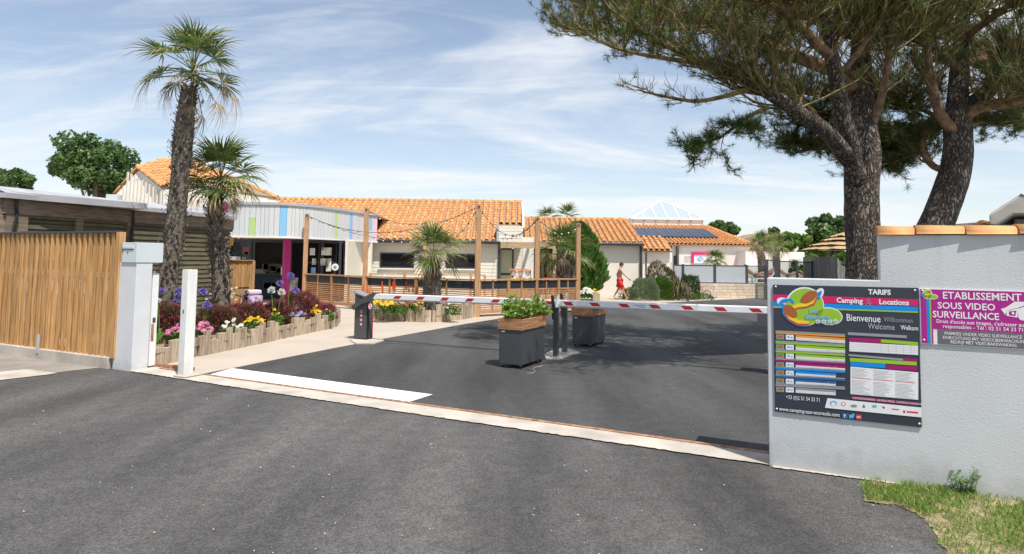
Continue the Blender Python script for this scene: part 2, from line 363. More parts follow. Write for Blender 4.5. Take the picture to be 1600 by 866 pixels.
# grass verge right
gv = [G(x,y) for x,y in ((1352,775),(1372,752),(1420,762),(1700,816))]
gl = [G(x,y) for x,y in ((1700,1200),(1530,960),(1482,870),(1455,825),(1435,803),(1405,790),(1375,786),(1345,782))]
_g = smooth([Vector(p) for p in gl], 8); _r9 = random.Random(12); gl = [Vector((p.x+_r9.uniform(-.025,.025), p.y+_r9.uniform(-.025,.025), 0)) for p in _g]
vg = [Vector((p.x,p.y,0)) for p in gl] 
t_a = (vg[-1]-C0).dot(U)
ring = vg + [gp(t_a+.02,-.06), gp(t_a+.1,-.0), gp(9,-.0), gp(9,-6)]
b = MB(); b.poly([(p.x,p.y,-.003) for p in ring]); struct(b, 'grass_verge', M['grassground'])
def inpoly(x, y, P):
    c = False; j = len(P)-1
    for i in range(len(P)):
        if (P[i].y > y) != (P[j].y > y) and x < (P[j].x-P[i].x)*(y-P[i].y)/(P[j].y-P[i].y)+P[i].x: c = not c
        j = i
    return c
M['grass'] = leafm('grass blades', [(.09,.19,.025),(.15,.29,.04),(.22,.36,.06),(.46,.40,.18),(.17,.31,.05),(.26,.38,.08)], .4)
b = MB(); rg = random.Random(11); cnt = 0
for _ in range(76000):
    x = rg.uniform(2.0,5.2); y = rg.uniform(2.2,5.6)
    if not inpoly(x,y,ring): 
        if rg.random() > .16 or not inpoly(x+rg.uniform(-.02,.13), y+rg.uniform(-.03,.08), ring): continue
    if (Vector((x,y,0))-C0).dot(V) > -.01: continue
    nz = noise.noise(Vector((x*1.8,y*1.8,0)))
    if nz < -.12 and rg.random() < .62: continue
    if noise.noise(Vector((x*5+9,y*5,3))) < -.32 and rg.random() < .8: continue
    h = rg.uniform(.015,.055)*(1+.8*max(nz,0)); a = rg.uniform(0,6.28); wd = .0035
    dx, dy = math.cos(a)*wd, math.sin(a)*wd; l = rg.uniform(0,.05); a2 = rg.uniform(0,6.28)
    lx, ly = math.cos(a2)*l, math.sin(a2)*l
    b.add([(x-dx,y-dy,.01),(x+dx,y+dy,.01),(x+lx*.5+dx*.7,y+ly*.5+dy*.7,h*.7),(x+lx*.5-dx*.7,y+ly*.5-dy*.7,h*.7),(x+lx,y+ly,h)], [(0,1,2,3),(3,2,4)])
tag(b.build('grass', M['grass']), 'short green and straw coloured grass growing at the foot of the wall', 'grass', kind='stuff')
# small stones on asphalt
b = MB(); rg = random.Random(5)
for _ in range(110):
    px = rg.uniform(0,1450); py = rg.uniform(590,880); p = G(px,py); r = rg.uniform(.003,.009)*(1 if py<760 else .8)
    if (p-C0).dot(V) > -.4 and rg.random() < .5: continue
    b.ball((p.x,p.y,r*.4), r, 5, 3, (1,rg.uniform(.6,1),.6))
M['chip'] = pm('pale stone chip', (.62,.58,.52), .8, .2, 9)
tag(b.build('gravel', M['chip']), 'loose pale stone chips scattered over the dark asphalt', 'gravel', kind='stuff')
# ---------------------------------------------------------------- right wall and signs
zlow = EYE - .0  # placeholder
def wuv(px, py, off=0.0):
    d = ray(px,py); n = V
    t = ((C0 + V*off) - CAM).dot(n)/d.dot(n); p = CAM + d*t
    return ((p-C0).dot(U), p.z)
tl, zl = wuv(1204,436); tl2, zl2 = wuv(1370,436.5)
th_, zh = wuv(1375,370)
ZL = (zl+zl2)/2; ZH = wuv(1450,367)[1]
wall = thing('boundary_wall', 'grey rendered wall stepping up to a tiled top right of the gateway', 'wall', gp(0,.1))
b = MB(GF(C0)); TH_ = wuv(1374,400)[0]
b.prism([(0,0,-.05),(9,0,-.05),(9,0,ZH),(TH_,0,ZH),(TH_,0,ZL),(0,0,ZL)], (0,.24,0)); b.build('rendered_face', M['render'], wall, bevel=.008)
# cap tiles (canal tiles laid along the wall)
def cap_mesh(L, w, hgt, mat):
    b = MB(); n = 10; 
    for s_, r0 in ((0,1.0),):
        ring0 = []; ring1 = []; in0 = []; in1 = []
        for i in range(n+1):
            a = math.pi*i/n
            ring0.append((0, -math.cos(a)*w/2, math.sin(a)*hgt)); ring1.append((L, -math.cos(a)*w/2*.86, math.sin(a)*hgt*.86))
            in0.append((0, -math.cos(a)*(w/2-.016), math.sin(a)*(hgt-.016))); in1.append((L, -math.cos(a)*(w/2*.86-.014), math.sin(a)*(hgt*.86-.014)))
        k = n+1; fs = []
        for i in range(n):
            fs += [(i,i+1,k+i+1,k+i)[::-1], (2*k+i,2*k+i+1,3*k+i+1,3*k+i), (i,i+1,2*k+i+1,2*k+i), (k+i,k+i+1,3*k+i+1,3*k+i)[::-1]]
        fs += [(0,k,3*k,2*k),(n,2*k+n,3*k+n,k+n)]
        b.add(ring0+ring1+in0+in1, fs)
    return b.mesh('cap_tile', mat, smooth=True)
cm_ = cap_mesh(.46, .325, .085, M['tile'])
t = TH_-.01; i = 0
x1375 = TH_; L1 = wuv(1431,362)[0]-x1375
tiles_t = [x1375-.01]
nxt = [wuv(1431,362)[0], wuv(1509,362)[0], wuv(1591,362)[0]]
step = nxt[1]-nxt[0]
tt = nxt[0]-step
k = 0
while tt < 9:
    M4 = GF(C0+U*(tt + (.0))+V*.12+ZU*(ZH+.002+.004*(k%2)))
    o = piece('cap_tile', cm_, wall, M4 @ Matrix.Diagonal((step*1.06/.46,1,1,1)))
    if tt < x1375-.02:
        o.matrix_local = Matrix.Translation(-wl(wall)) @ GF(C0+U*(x1375-.01)+V*.12+ZU*(ZH+.002)) @ Matrix.Diagonal(((nxt[0]-x1375+.03)/.46,1,1,1))
    tt += step; k += 1

# --- text helper
FONTS = {}
def text(parent, s, M4, size, mat, name='lettering', ax='LEFT', sx=1.0, off=0.0, space=1.0):
    cu = bpy.data.curves.new('text','FONT'); cu.body = s; cu.size = size; cu.align_x = ax; cu.resolution_u = 2
    cu.extrude = 0.0004; cu.offset = off; cu.space_character = space
    o = bpy.data.objects.new('t', cu); COL.objects.link(o)
    bpy.context.view_layer.update()
    me = bpy.data.meshes.new_from_object(o.evaluated_get(bpy.context.evaluated_depsgraph_get()))
    COL.objects.unlink(o); bpy.data.objects.remove(o)
    me.materials.clear(); me.materials.append(mat)
    return piece(name, me, parent, M4 @ Matrix.Diagonal((sx,1,1,1)))
for nme, c in dict(navy=(.035,.042,.06), pink=(.62,.01,.13), blue=(.0,.25,.72), lime=(.30,.52,.03), sw=(.80,.80,.80), sgrey=(.30,.30,.33),
                   orange=(.75,.30,.04), magenta=(.36,.005,.15), brown=(.38,.11,.03), yellow=(.85,.62,.02), lblue=(.20,.42,.75), dgrey=(.14,.13,.15),
                   purple=(.42,.01,.25), tred=(.6,.05,.08), tline=(.45,.45,.47), photo=(.25,.30,.22), dblue=(.02,.12,.30), fb=(.04,.12,.36), tw=(.05,.45,.80)).items():
    M['s_'+nme] = flat('print '+nme, c, .35)
NW = -V   # outward normal of the wall face
def spt(px, py, off):
    t, z = wuv(px, py); p = C0 + U*t + NW*off; p.z = z; return p
def SF(px, py, off):  # text frame lying on the wall face at an image point
    p = spt(px,py,off); m = Matrix((U, ZU, NW)).transposed().to_4x4(); m.translation = p; return m
def K(x, y, off): return spt(1200+x/3.465, 430+y/3.465, off)
def rects(parent, name, mat, lst, off, kf=K):
    if len(lst) > 1 and name in ('table_heading','stripe','price_table'):
        for q in lst: rects(parent, name, mat, [q], off, kf)
        return
    b = MB()
    for (x0,y0,x1,y1,sl) in lst:   # sl = slope of the long edges in crop pixels
        h = (x1-x0)*sl
        pts = [kf(x0,y0,off), kf(x0,y1,off), kf(x1,y1+h,off), kf(x1,y0+h,off)]
        b.prism(pts, NW*.0005)
    return b.build(name, mat, parent)
s1 = thing('tariff_board', 'large dark tariff board with logo and price tables on the low grey wall', 'sign', spt(1325,560,.01))
b = MB(); b.prism([spt(1208,445,.004), spt(1211,642.5,.004), spt(1440,667.5,.004), spt(1434.5,450,.004)], NW*.010)
b.build('board', M['s_navy'], s1)
e = .0155
rects(s1, 'stripe', M['s_pink'], [(28,104,811,140,.035)], e)
rects(s1, 'stripe', M['s_blue'], [(28,143,811,168,.036)], e)
rects(s1, 'stripe', M['s_lime'], [(28,168.5,811,176,.036)], e)
# logo: green disc, slides, splashes and name
def ell(cx, cy, rx, ry, off, n=28, rot=0, kf=K):
    r = []
    for i in range(n):
        a = -2*math.pi*i/n; x = math.cos(a)*rx; y = math.sin(a)*ry
        r.append(kf(cx+x*math.cos(rot)-y*math.sin(rot), cy+x*math.sin(rot)+y*math.cos(rot), off))
    return r
def blob(parent, name, mat, polys):
    b = MB()
    for p in polys: b.prism(p, NW*.0005)
    return b.build(name, mat, parent)
e += .001
blob(s1, 'logo_ground', M['s_sw'], [ell(198,170,106,106,e), ell(330,222,74,48,e,rot=.12), ell(276,102,22,36,e,rot=.6), ell(108,162,66,30,e,rot=.5)])
e += .001
blob(s1, 'logo_ground', M['s_lime'], [ell(200,172,100,100,e), ell(330,222,69,43,e,rot=.12)])
e += .001
def band(path, w, off):
    L_ = []; R_ = []
    for i,(x,y) in enumerate(path):
        x0,y0 = path[max(i-1,0)]; x1,y1 = path[min(i+1,len(path)-1)]; d = math.hypot(x1-x0,y1-y0) or 1
        ww = w*(math.sin(math.pi*(i+.6)/(len(path)+.2))**.5)/2; nx, ny = -(y1-y0)/d*ww, (x1-x0)/d*ww
        L_.append((x+nx,y+ny)); R_.append((x-nx,y-ny))
    return [K(x,y,off) for x,y in (L_+R_[::-1])]
blob(s1, 'splash', M['s_blue'], [band([(60,150),(85,165),(92,205),(120,238),(160,262),(210,272)],26,e), ell(92,138,26,10,e,rot=-.2), ell(128,140,18,8,e,rot=.9), ell(279,100,9,17,e,rot=.6), ell(270,124,14,8,e,rot=-.1)])
e += .001
blob(s1, 'slide', M['s_tred'], [band([(130,185),(160,170),(205,165),(245,150),(262,122)],26,e), band([(90,195),(120,235),(165,258),(225,262)],26,e)])
e += .001
blob(s1, 'slide', M['s_yellow'], [band([(128,178),(160,164),(205,158),(240,143),(256,118)],22,e), band([(92,190),(122,230),(165,252),(222,256)],20,e)])
e += .001
blob(s1, 'logo_shape', M['s_brown'], [ell(222,118,50,27,e,rot=-.55), ell(122,195,44,26,e,rot=.75)])
e += .001
text(s1, 'Les', SF(1264,488.5,e), .052, M['s_lblue'], sx=1.05, off=.001)
text(s1, 'Écureuils', SF(1258,497.3,e), .052, M['s_lblue'], sx=1.08, off=.001)
for i in range(4):
    cx, cy = 270+i*32, 250-i*.4; st = []
    for j in range(10):
        a = -math.pi/2 - 2*math.pi*j/10; r = 11 if j%2==0 else 5
        st.append(K(cx+r*math.cos(a), cy+r*math.sin(a), e))
    blob(s1, 'star', M['s_sw'], [[K(cx+(15 if j%2==0 else 9)*math.cos(-math.pi/2-2*math.pi*j/10), cy+(15 if j%2==0 else 9)*math.sin(-math.pi/2-2*math.pi*j/10), e-.0006) for j in range(10)]])
    blob(s1, 'star', M['s_lblue'], [st])
e = .0175
text(s1, 'TARIFS', SF(1356.5,459.6,e), .060, M['s_sw'], off=.0022, sx=.92)
text(s1, 'Camping', SF(1307,472.6,e), .062, M['s_sw'], off=.0018, sx=.92)
text(s1, 'Locations', SF(1373,475.2,e), .062, M['s_sw'], off=.0018, sx=.92)
text(s1, '&', SF(1352,479,e+.001), .105, M['s_sgrey'], off=-.002, sx=.8)
text(s1, 'Bienvenue', SF(1322,501,e), .086, M['s_sw'], off=.0006, sx=.74)
text(s1, 'Willkommen', SF(1380.5,502.5,e), .060, M['s_sgrey'], sx=.68)
text(s1, 'Welcome', SF(1356,513.5,e), .072, M['s_tline'], sx=.70)
text(s1, 'Welkom', SF(1407,515,e), .056, M['s_sw'], off=.0004, sx=.64)
text(s1, '+33 (0)2 51 54 33 71', SF(1228,622.5,e), .048, M['s_sw'], sx=.68)
text(s1, 'www.camping-aux-ecureuils.com', SF(1217.5,640.8,e), .046, M['s_sw'], sx=.80, off=.0004)
# left price rows
rows = [('orange',298), ('lime',352), ('lime',400), ('magenta',448), ('blue',492), ('dblue',536), ('sgrey',582)]
sl = .066
for i,(c,y) in enumerate(rows):
    rects(s1, 'price_heading', M['s_sgrey'], [(42,y,416,y+7,sl*.8)], e)
    rects(s1, 'price_heading', M['s_'+c], [(42,y+8,417,y+17,sl*.8)], e)
    rects(s1, 'picture', M['s_photo'], [(45,y+21,88,y+48,.05)], e)
    rects(s1, 'picture', M['s_brown'], [(54,y+28,80,y+38,.05)], e+.0007)
    rects(s1, 'picture', M['s_sw'], [(97,y+23,140,y+50,.05)], e)
    rects(s1, 'picture', M['s_lblue'], [(106,y+30,118,y+40,.05),(124,y+34,134,y+42,.05)], e+.0007)
    rects(s1, 'price_table', M['s_'+c], [(150,y+25,417 if i<4 else 366,y+38,sl)], e)
    rects(s1, 'price_table', M['s_sw'], [(150,y+38,417 if i<4 else 366,y+53,sl)], e)
    rects(s1, 'table_rule', M['s_tline'], [(150,y+42.5,417 if i<4 else 366,y+43.3,sl),(150,y+47.5,417 if i<4 else 366,y+48.3,sl)]+[(x,y+25+(x-150)*sl,x+1.4,y+53+(x-150)*sl,0) for x in (325,366)], e+.0007)
# right tables
e = .0175; s2_ = .075
rects(s1, 'table_heading', M['s_sgrey'], [(432,308,750,323,.055),(436,426,730,437,.085)], e)
rects(s1, 'table_heading', M['s_magenta'], [(440,338,610,360,.04),(732,447,806,462,.08),(640,484,806,507,.06)], e)
rects(s1, 'table_heading', M['s_lime'], [(611,346,810,364,.08),(443,446,804,466,.062)], e)
rects(s1, 'table_heading', M['s_blue'], [(445,468,636,492,.055)], e)
rects(s1, 'price_table', M['s_sw'], [(440,361,811,412,.055),(446,494,812,642,.085)], e)
b = []
for k in range(5): b.append((442,369+k*10,808,370+k*10,.055))
for x in (611,651,692,733,773): b.append((x,361+(x-440)*.055,x+1.3,412+(x-440)*.055,0))
for c0 in (452,570,688):
    for k in range(20):
        if k in (7,8): continue
        b.append((c0, 502+(c0-446)*.085+k*7, c0+random.uniform(60,108), 504.2+(c0-446)*.085+k*7, .085))
rects(s1, 'table_rule', M['s_tline'], b, e+.0007)
rects(s1, 'table_rule', M['s_tred'], [(c0, 551+(c0-446)*.085, c0+106, 554+(c0-446)*.085, .085) for c0 in (452,570,688)], e+.0007)
rects(s1, 'caption_band', M['s_magenta'], [(450,653,814,668,.10)], e)
text(s1, 'CLIENTÈLE EUROPÉENNE   EUROPEAN PEOPLE   EUROPÄISCH KUNDSCHAFT', SF(1331.5,622.5,e+.001) @ Matrix.Rotation(-.0,4,'Z'), .0225, M['s_sw'], sx=.68)
b = MB(); b.prism([K(322,664,e), K(308,716,e), K(830,768,e), K(830,715,e)], NW*.0005); b.build('partner_band', M['s_sw'], s1)
e += .0008
blob(s1, 'partner_logo', M['s_lblue'], [ell(354,692,20,14,e), ell(575,708,14,8,e)])
blob(s1, 'partner_logo', M['s_sw'], [ell(354,697,12,10,e+.0006)])
blob(s1, 'partner_logo', M['s_photo'], [ell(464,706,18,8,e)])
blob(s1, 'partner_logo', M['s_dblue'], [[K(510,714,e),K(526,716,e),K(519,694,e)]])
blob(s1, 'partner_logo', M['s_pink'], [ell(408,696,13,11,e), ell(688,724,24,3,e,rot=.1), [K(614,708,e),K(628,724,e),K(634,712,e)]])
blob(s1, 'partner_logo', M['s_sw'], [ell(408,696,9,8,e+.0006)])
rects(s1, 'partner_logo', M['s_tred'], [(730,730,742,744,0),(750,733,812,742,.08)], e)
for x, c in ((401,'fb'),(476,'tred')):
    rects(s1, 'social_icon', M['s_'+c], [(x,745+(x-400)*.09,x+30,771+(x-400)*.09,.08)], .0175)
text(s1, 'f', SF(1200+411/3.465,430+769/3.465,.019), .042, M['s_sw'], off=.001)
def Z3(x, y, off): return spt(1305+x/27.06, 635+y/27.06, off)
blob(s1, 'social_icon', M['s_tw'], [[Z3(x,y,.0185) for x,y in ((575,310),(590,480),(660,495),(740,480),(790,420),(815,335),(800,300),(740,285),(690,310),(685,350),(630,345))]])
text(s1, 'g+', SF(1200+479/3.465,430+772/3.465,.019), .032, M['s_sw'], off=.001)
bolt = MB(); bolt.ball((0,0,0), .009, 8, 4, (1,1,.5)); bm_ = bolt.mesh('bolt', M['white'], smooth=True)
for (x,y) in ((42,62),(794,82),(48,722),(818,803)):
    piece('bolt', bm_, s1, SF(1200+x/3.465, 430+y/3.465, .0155))
# second sign
s2 = thing('surveillance_sign', 'magenta and grey video surveillance warning sign right of the dark board', 'sign', spt(1520,500,.01))
def K2(x, y, off): return spt(1400+x/4.33, 420+y/4.33, off)
def wext(px): # top / bottom of sign 2 in the picture
    return 450.0+(px-1435.5)*.0285, 536.5+(px-1440)*.066
b = MB(); A = spt(1435.5,450,.004); tR = wuv(1435.5,450)[0]+1.32
def tz(t,z,off): p = C0+U*t+NW*off; p.z=z; return p
t0s, zts = wuv(1436,450.5); _, zbs = wuv(1440,537)
b.prism([tz(t0s,zts,.004), tz(t0s,zbs,.004), tz(tR,zbs,.004), tz(tR,zts,.004)], NW*.008); b.build('board', M['white'], s2, bevel=.001)
zmid = wuv(1460,514)[1]
def tzr(name, mat, t0,t1,z0,z1,off):
    b = MB(); b.prism([tz(t0,z1,off),tz(t0,z0,off),tz(t1,z0,off),tz(t1,z1,off)], NW*.0005); return b.build(name, mat, s2)
g = .006; e = .0135
tzr('panel', M['s_purple'], t0s+g, tR-g, zmid+.001, zts-g, e)
tzr('panel', M['s_purple'], t0s+g, t0s+.09, zbs+g, zmid, e)
tzr('panel', M['s_dgrey'], t0s+.12, tR-g, zbs+g, zmid, e)
xa = wuv(1447,470)[0]; xb = wuv(1451.5,470)[0]; xc = wuv(1453.8,470)[0]
tzr('stripe', M['s_blue'], xa, xb, zbs+g, zts-g, e+.001); tzr('stripe', M['s_lime'], xb+.001, xc, zbs+g, zts-g, e+.001)
e += .002
blob(s2, 'logo_ground', M['s_sw'], [ell(210,172,34,34,e,kf=K2), ell(245,190,38,18,e,kf=K2)])
blob(s2, 'logo_ground', M['s_lime'], [ell(210,172,30,30,e+.0006,kf=K2), ell(246,190,34,14,e+.0006,kf=K2)])
blob(s2, 'logo_shape', M['s_brown'], [ell(222,160,14,8,e+.0012,rot=-.5,kf=K2), ell(196,184,13,8,e+.0012,rot=.6,kf=K2)])
blob(s2, 'slide', M['s_yellow'], [ell(212,172,22,5,e+.0018,rot=-.3,kf=K2)]); blob(s2, 'splash', M['s_blue'], [ell(178,178,10,16,e+.0018,rot=-.5,kf=K2)])
def T2(s, px, py, size, sx=.9, off=.0015): text(s2, s, SF(px,py,e), size, M['s_sw'], sx=sx, off=off)
T2('ETABLISSEMENT', 1472,466.5,.082,.90,.0012); T2('SOUS VIDEO', 1464.3,481.7,.075,.93,.0012); T2('SURVEILLANCE', 1456.6,495.5,.077,.87,.0012)
T2("Droit d'accès aux images, s'adresser aux", 1462.5,504.3,.043,.86,.0004); T2('responsables - Tél : 02 51 54 33 71', 1472.5,512.2,.043,.88,.0004)
T2('PREMISES UNDER VIDEO SURVEILLANCE', 1475,522.8,.036,.80,.0001); T2('EINRICHTUNG MIT VIDEOÜBERWACHUNG', 1472.5,529.3,.036,.80,.0001); T2('BEDRIJF MET VIDEOBAKEWAKING', 1484.5,536.2,.036,.80,.0001)
# camera pictogram
blob(s2, 'camera_pictogram', M['s_sw'], [[K2(x,y,e) for x,y in ((706,272),(735,312),(745,282),(830,262),(905,232),(905,225),(800,222),(740,262))], [K2(x,y,e) for x,y in ((742,285),(745,318),(815,330),(835,265))], [K2(x,y,e) for x,y in ((835,345),(905,360),(905,240),(830,268),(822,325))]])
blob(s2, 'camera_pictogram', M['s_purple'], [[K2(x,y,e+.0006) for x,y in ((760,288),(762,314),(803,320),(812,282))]])
blob(s2, 'camera_pictogram', M['s_sw'], [ell(788,300,9,9,e+.0012,kf=K2)])
for (px,py) in ((1441,454),(1443.5,531)): piece('bolt', bm_, s2, SF(px,py,.0135))
# weed at wall foot
M['weed'] = leafm('weed leaf', [(.07,.15,.025),(.12,.24,.04),(.20,.32,.07)], .35)
def sprig(mb, p, h, n, ls, rg, lean=.25, m=0, ms=None):
    p = Vector(p); a = rg.uniform(0,6.28); tip = p+Vector((math.cos(a)*lean*h, math.sin(a)*lean*h, h))
    mid = p.lerp(tip,.5)+Vector((rg.uniform(-.1,.1)*h,rg.uniform(-.1,.1)*h,0))
    mb.tube([p,mid,tip],[ls*.09,ls*.07,ls*.03],4,m if ms is None else ms)
    for i in range(n):
        f = .12+.88*i/max(n-1,1); c = (p.lerp(mid,f*2) if f<.5 else mid.lerp(tip,f*2-1))
        an = i*2.4+rg.uniform(-.4,.4); el = rg.uniform(.1,.8); s = ls*rg.uniform(.6,1.1)
        d = Vector((math.cos(an)*math.cos(el), math.sin(an)*math.cos(el), math.sin(el))); sd = Vector((-math.sin(an),math.cos(an),0))*s*.28
        mb.add([c, c+d*s*.5-sd, c+d*s-Vector((0,0,s*.15)), c+d*s*.5+sd], [(0,1,2,3)], m)
rg = random.Random(2); b = MB(); wp = G(1512,782); wp = gp((wp-C0).dot(U), -.06)
for i in range(9): sprig(b, wp+Vector((rg.uniform(-.06,.06),rg.uniform(-.03,.02),0)), rg.uniform(.10,.24), 12, .05, rg, .35)
tag(b.build('weed', M['weed'], loc=wp), 'leafy green weed sprouting at the foot of the grey wall', 'weed')

# ---------------------------------------------------------------- left pillar, post, fence
pc = G(205,580); PY0 = pc
pil = thing('gate_pillar', 'pale grey rendered pillar at the left end of the gateway', 'pillar', pc)
TWp = .48; Hp = 1.84 - (412-397)*.0101 + .0
zt = lambda px,py,Y: W(px,py,Y).z
Hp = zt(207,411,pc.y)
b = MB(GF(pc)); b.box(-.48, 0, 0, .27, -.05, Hp); b.build('shaft', M['pillar'], pil, bevel=.008)
# letter box head
mbx = thing('letter_box', 'pale grey metal letter box sitting on top of the left pillar', 'letter box', pc+ZU*Hp)
b = MB(GF(pc)); M['mbox'] = pm('letter box metal', (.60,.65,.66), .45, .03, 4)
Ht = zt(207,379,pc.y)
b.box(-.36, .01, -.02, .44, Hp+.003, Ht); b.build('case', M['mbox'], mbx, bevel=.006)
b = MB(GF(pc)); b.box(-.33,-.06,-.034,-.021,Ht-.10,Ht-.055); b.build('flap', M['mbox'], mbx, bevel=.003)
b = MB(GF(pc)); b.box(-.33,-.06,-.026,-.0205,Ht-.115,Ht-.102); b.box(-.35,-.34,-.0265,-.0205,Ht-.18,Ht-.06); b.build('slot', M['anth'], mbx)
b = MB(GF(pc)); b.box(-.22,-.195,-.026,-.0205,Ht-.17,Ht-.15); b.build('lock', M['anth'], mbx)
# white sliding gate leaf stored behind the fence, its end post showing
gl_o = G(229.5,574); glf = thing('sliding_gate', 'white metal sliding gate stile with rust streak between pillar and flower bed', 'gate', gl_o)
b = MB(GF(gl_o)); zg = zt(238,427,gl_o.y+.1)
b.box(-.06,.04,.0,.11,.02,zg); b.build('stile', M['white'], glf, bevel=.004)
b = MB(GF(gl_o)); b.box(-4.6,-.06,.02,.08,zg-.09,zg-.01); b.build('rail', M['white'], glf); b = MB(GF(gl_o)); b.box(-4.6,-.06,.02,.08,.06,.16); b.build('rail', M['white'], glf)
barm = boxm('bar', .03,.03,zg-.26,M['white'])
for i in range(32): piece('bar', barm, glf, GF(gl_o+U*(-.2-i*.14)+V*.05+ZU*.163))
b = MB(GF(gl_o)); b.tube([(-.01,.05,zg),(-.01,.05,zg+.04)],.02,8); b.build('finial', M['white'], glf)
b = MB(GF(gl_o)); b.box(-.066,-.0605,.03,.07,zg-.62,zg-.06); b.box(.0405,.044,.03,.08,.72,.80); b.build('lock_plate', M['dark'], glf)
b = MB(GF(gl_o)); b.box(.041,.0425,.01,.06,.42,.7); b.build('rust_stain', M['rust'], glf)
b = MB(GF(gl_o)); b.box(-.3,.9,.12,.19,.0,.05); b.build('floor_guide', M['rust'], glf)
# white post
wc = G(286.5,590); wpst = thing('gate_post', 'square white painted wooden post standing on the threshold', 'post', wc)
Hw = zt(288,421.5,wc.y)
b = MB(GF(wc)); b.box(-.135,0,0,.165,-.02,Hw); b.build('shaft', M['whitewood'], wpst, bevel=.006)
b = MB(GF(wc)); b.box(-.15,.10,-.06,.26,.012,.03); b.build('footing', M['conc'], wpst, bevel=.004)
b = MB(GF(wc))
for (x,z) in ((-.135,1.0),(-.0,1.0)): pass
b.box(-.08,-.06,-.003,.0,.95,1.01); b.box(-.07,-.055,.05,.07,Hw,Hw+.006); b.box(-.03,-.015,.09,.11,Hw,Hw+.006); b.build('screw', M['anth'], wpst)
# slatted fence on a low concrete base
fo = gp(LP-.52, .20); fen = thing('slat_fence', 'warm brown vertical slat fence with dark metal capping on a low kerb', 'fence', fo)
ztop = W(100,362,11.0).z
fy = fo.y
FL = 5.2
b = MB(GF(fo)); b.box(-FL,-.02,-.06,.12,-.05,.17); b.build('base', M['conc'], fen, bevel=.01)
b = MB(GF(fo)); 
bs0 = []
ZT = W(197,364,fo.y-.1).z
sm = boxm('slat', .10,.022,ZT-.17,M['slat']); sm2 = boxm('slat', .062,.03,ZT-.17,M['slat'])
i = 0; x = .06
while x > -FL:
    if i == 0:
        pm_ = boxm('corner_post', .10,.10,ZT-.15,M['slat']); piece('corner_post', pm_, fen, GF(fo+U*.05+V*.0+ZU*.165)); x -= .10
    else:
        piece('slat', sm, fen, GF(fo+U*x+V*.035+ZU*.172)); x -= .078
        piece('slat', sm2, fen, GF(fo+U*x+V*.002+ZU*.171)); x -= .078
    i += 1
b = MB(GF(fo)); b.box(-FL,.0,-.035,.075,ZT+.004,ZT+.035); b.build('capping', M['anth'], fen, bevel=.003)
b = MB(GF(fo)); b.box(-FL,.0,.055,.10,.5,.6); b.box(-FL,.0,.055,.10,1.6,1.7); b.build('back_rail', M['slat'], fen)
b = MB(GF(fo)); tb = (G(63,560)-fo).dot(U); b.box(tb-.03,tb+.03,-.075,-.05,.10,.42); b.build('bracket', M['zinc'], fen)
# ---------------------------------------------------------------- roofs of canal tiles
def tile_mesh(w, L, mat, name='roof_tile'):
    pts = []; n = 6; aw = w*.62
    for i in range(n+1):
        a = math.pi*i/n; pts.append((-aw/2*math.cos(a)-w*.19, math.sin(a)*aw*.50+.01))
    pts += [(w*.25,-.05),(w*.40,-.05),(w*.5,-.015)]
    b = MB(); k = len(pts)
    lo = [(x,-.02,z+.028) for x,z in pts]; hi = [(x*.96,L,z-.004) for x,z in pts]; li = [(x,-.02,z+.004) for x,z in pts]
    b.add(lo+hi+li, [(i,i+1,k+i+1,k+i) for i in range(k-1)]+[(2*k+i,2*k+i+1,i+1,i) for i in range(k-1)])
    return b.mesh(name, mat, smooth=False)
def in2(a, b_, P):
    c = False; j = len(P)-1
    for i in range(len(P)):
        if (P[i][1] > b_) != (P[j][1] > b_) and a < (P[j][0]-P[i][0])*(b_-P[i][1])/(P[j][1]-P[i][1])+P[i][0]: c = not c
        j = i
    return c
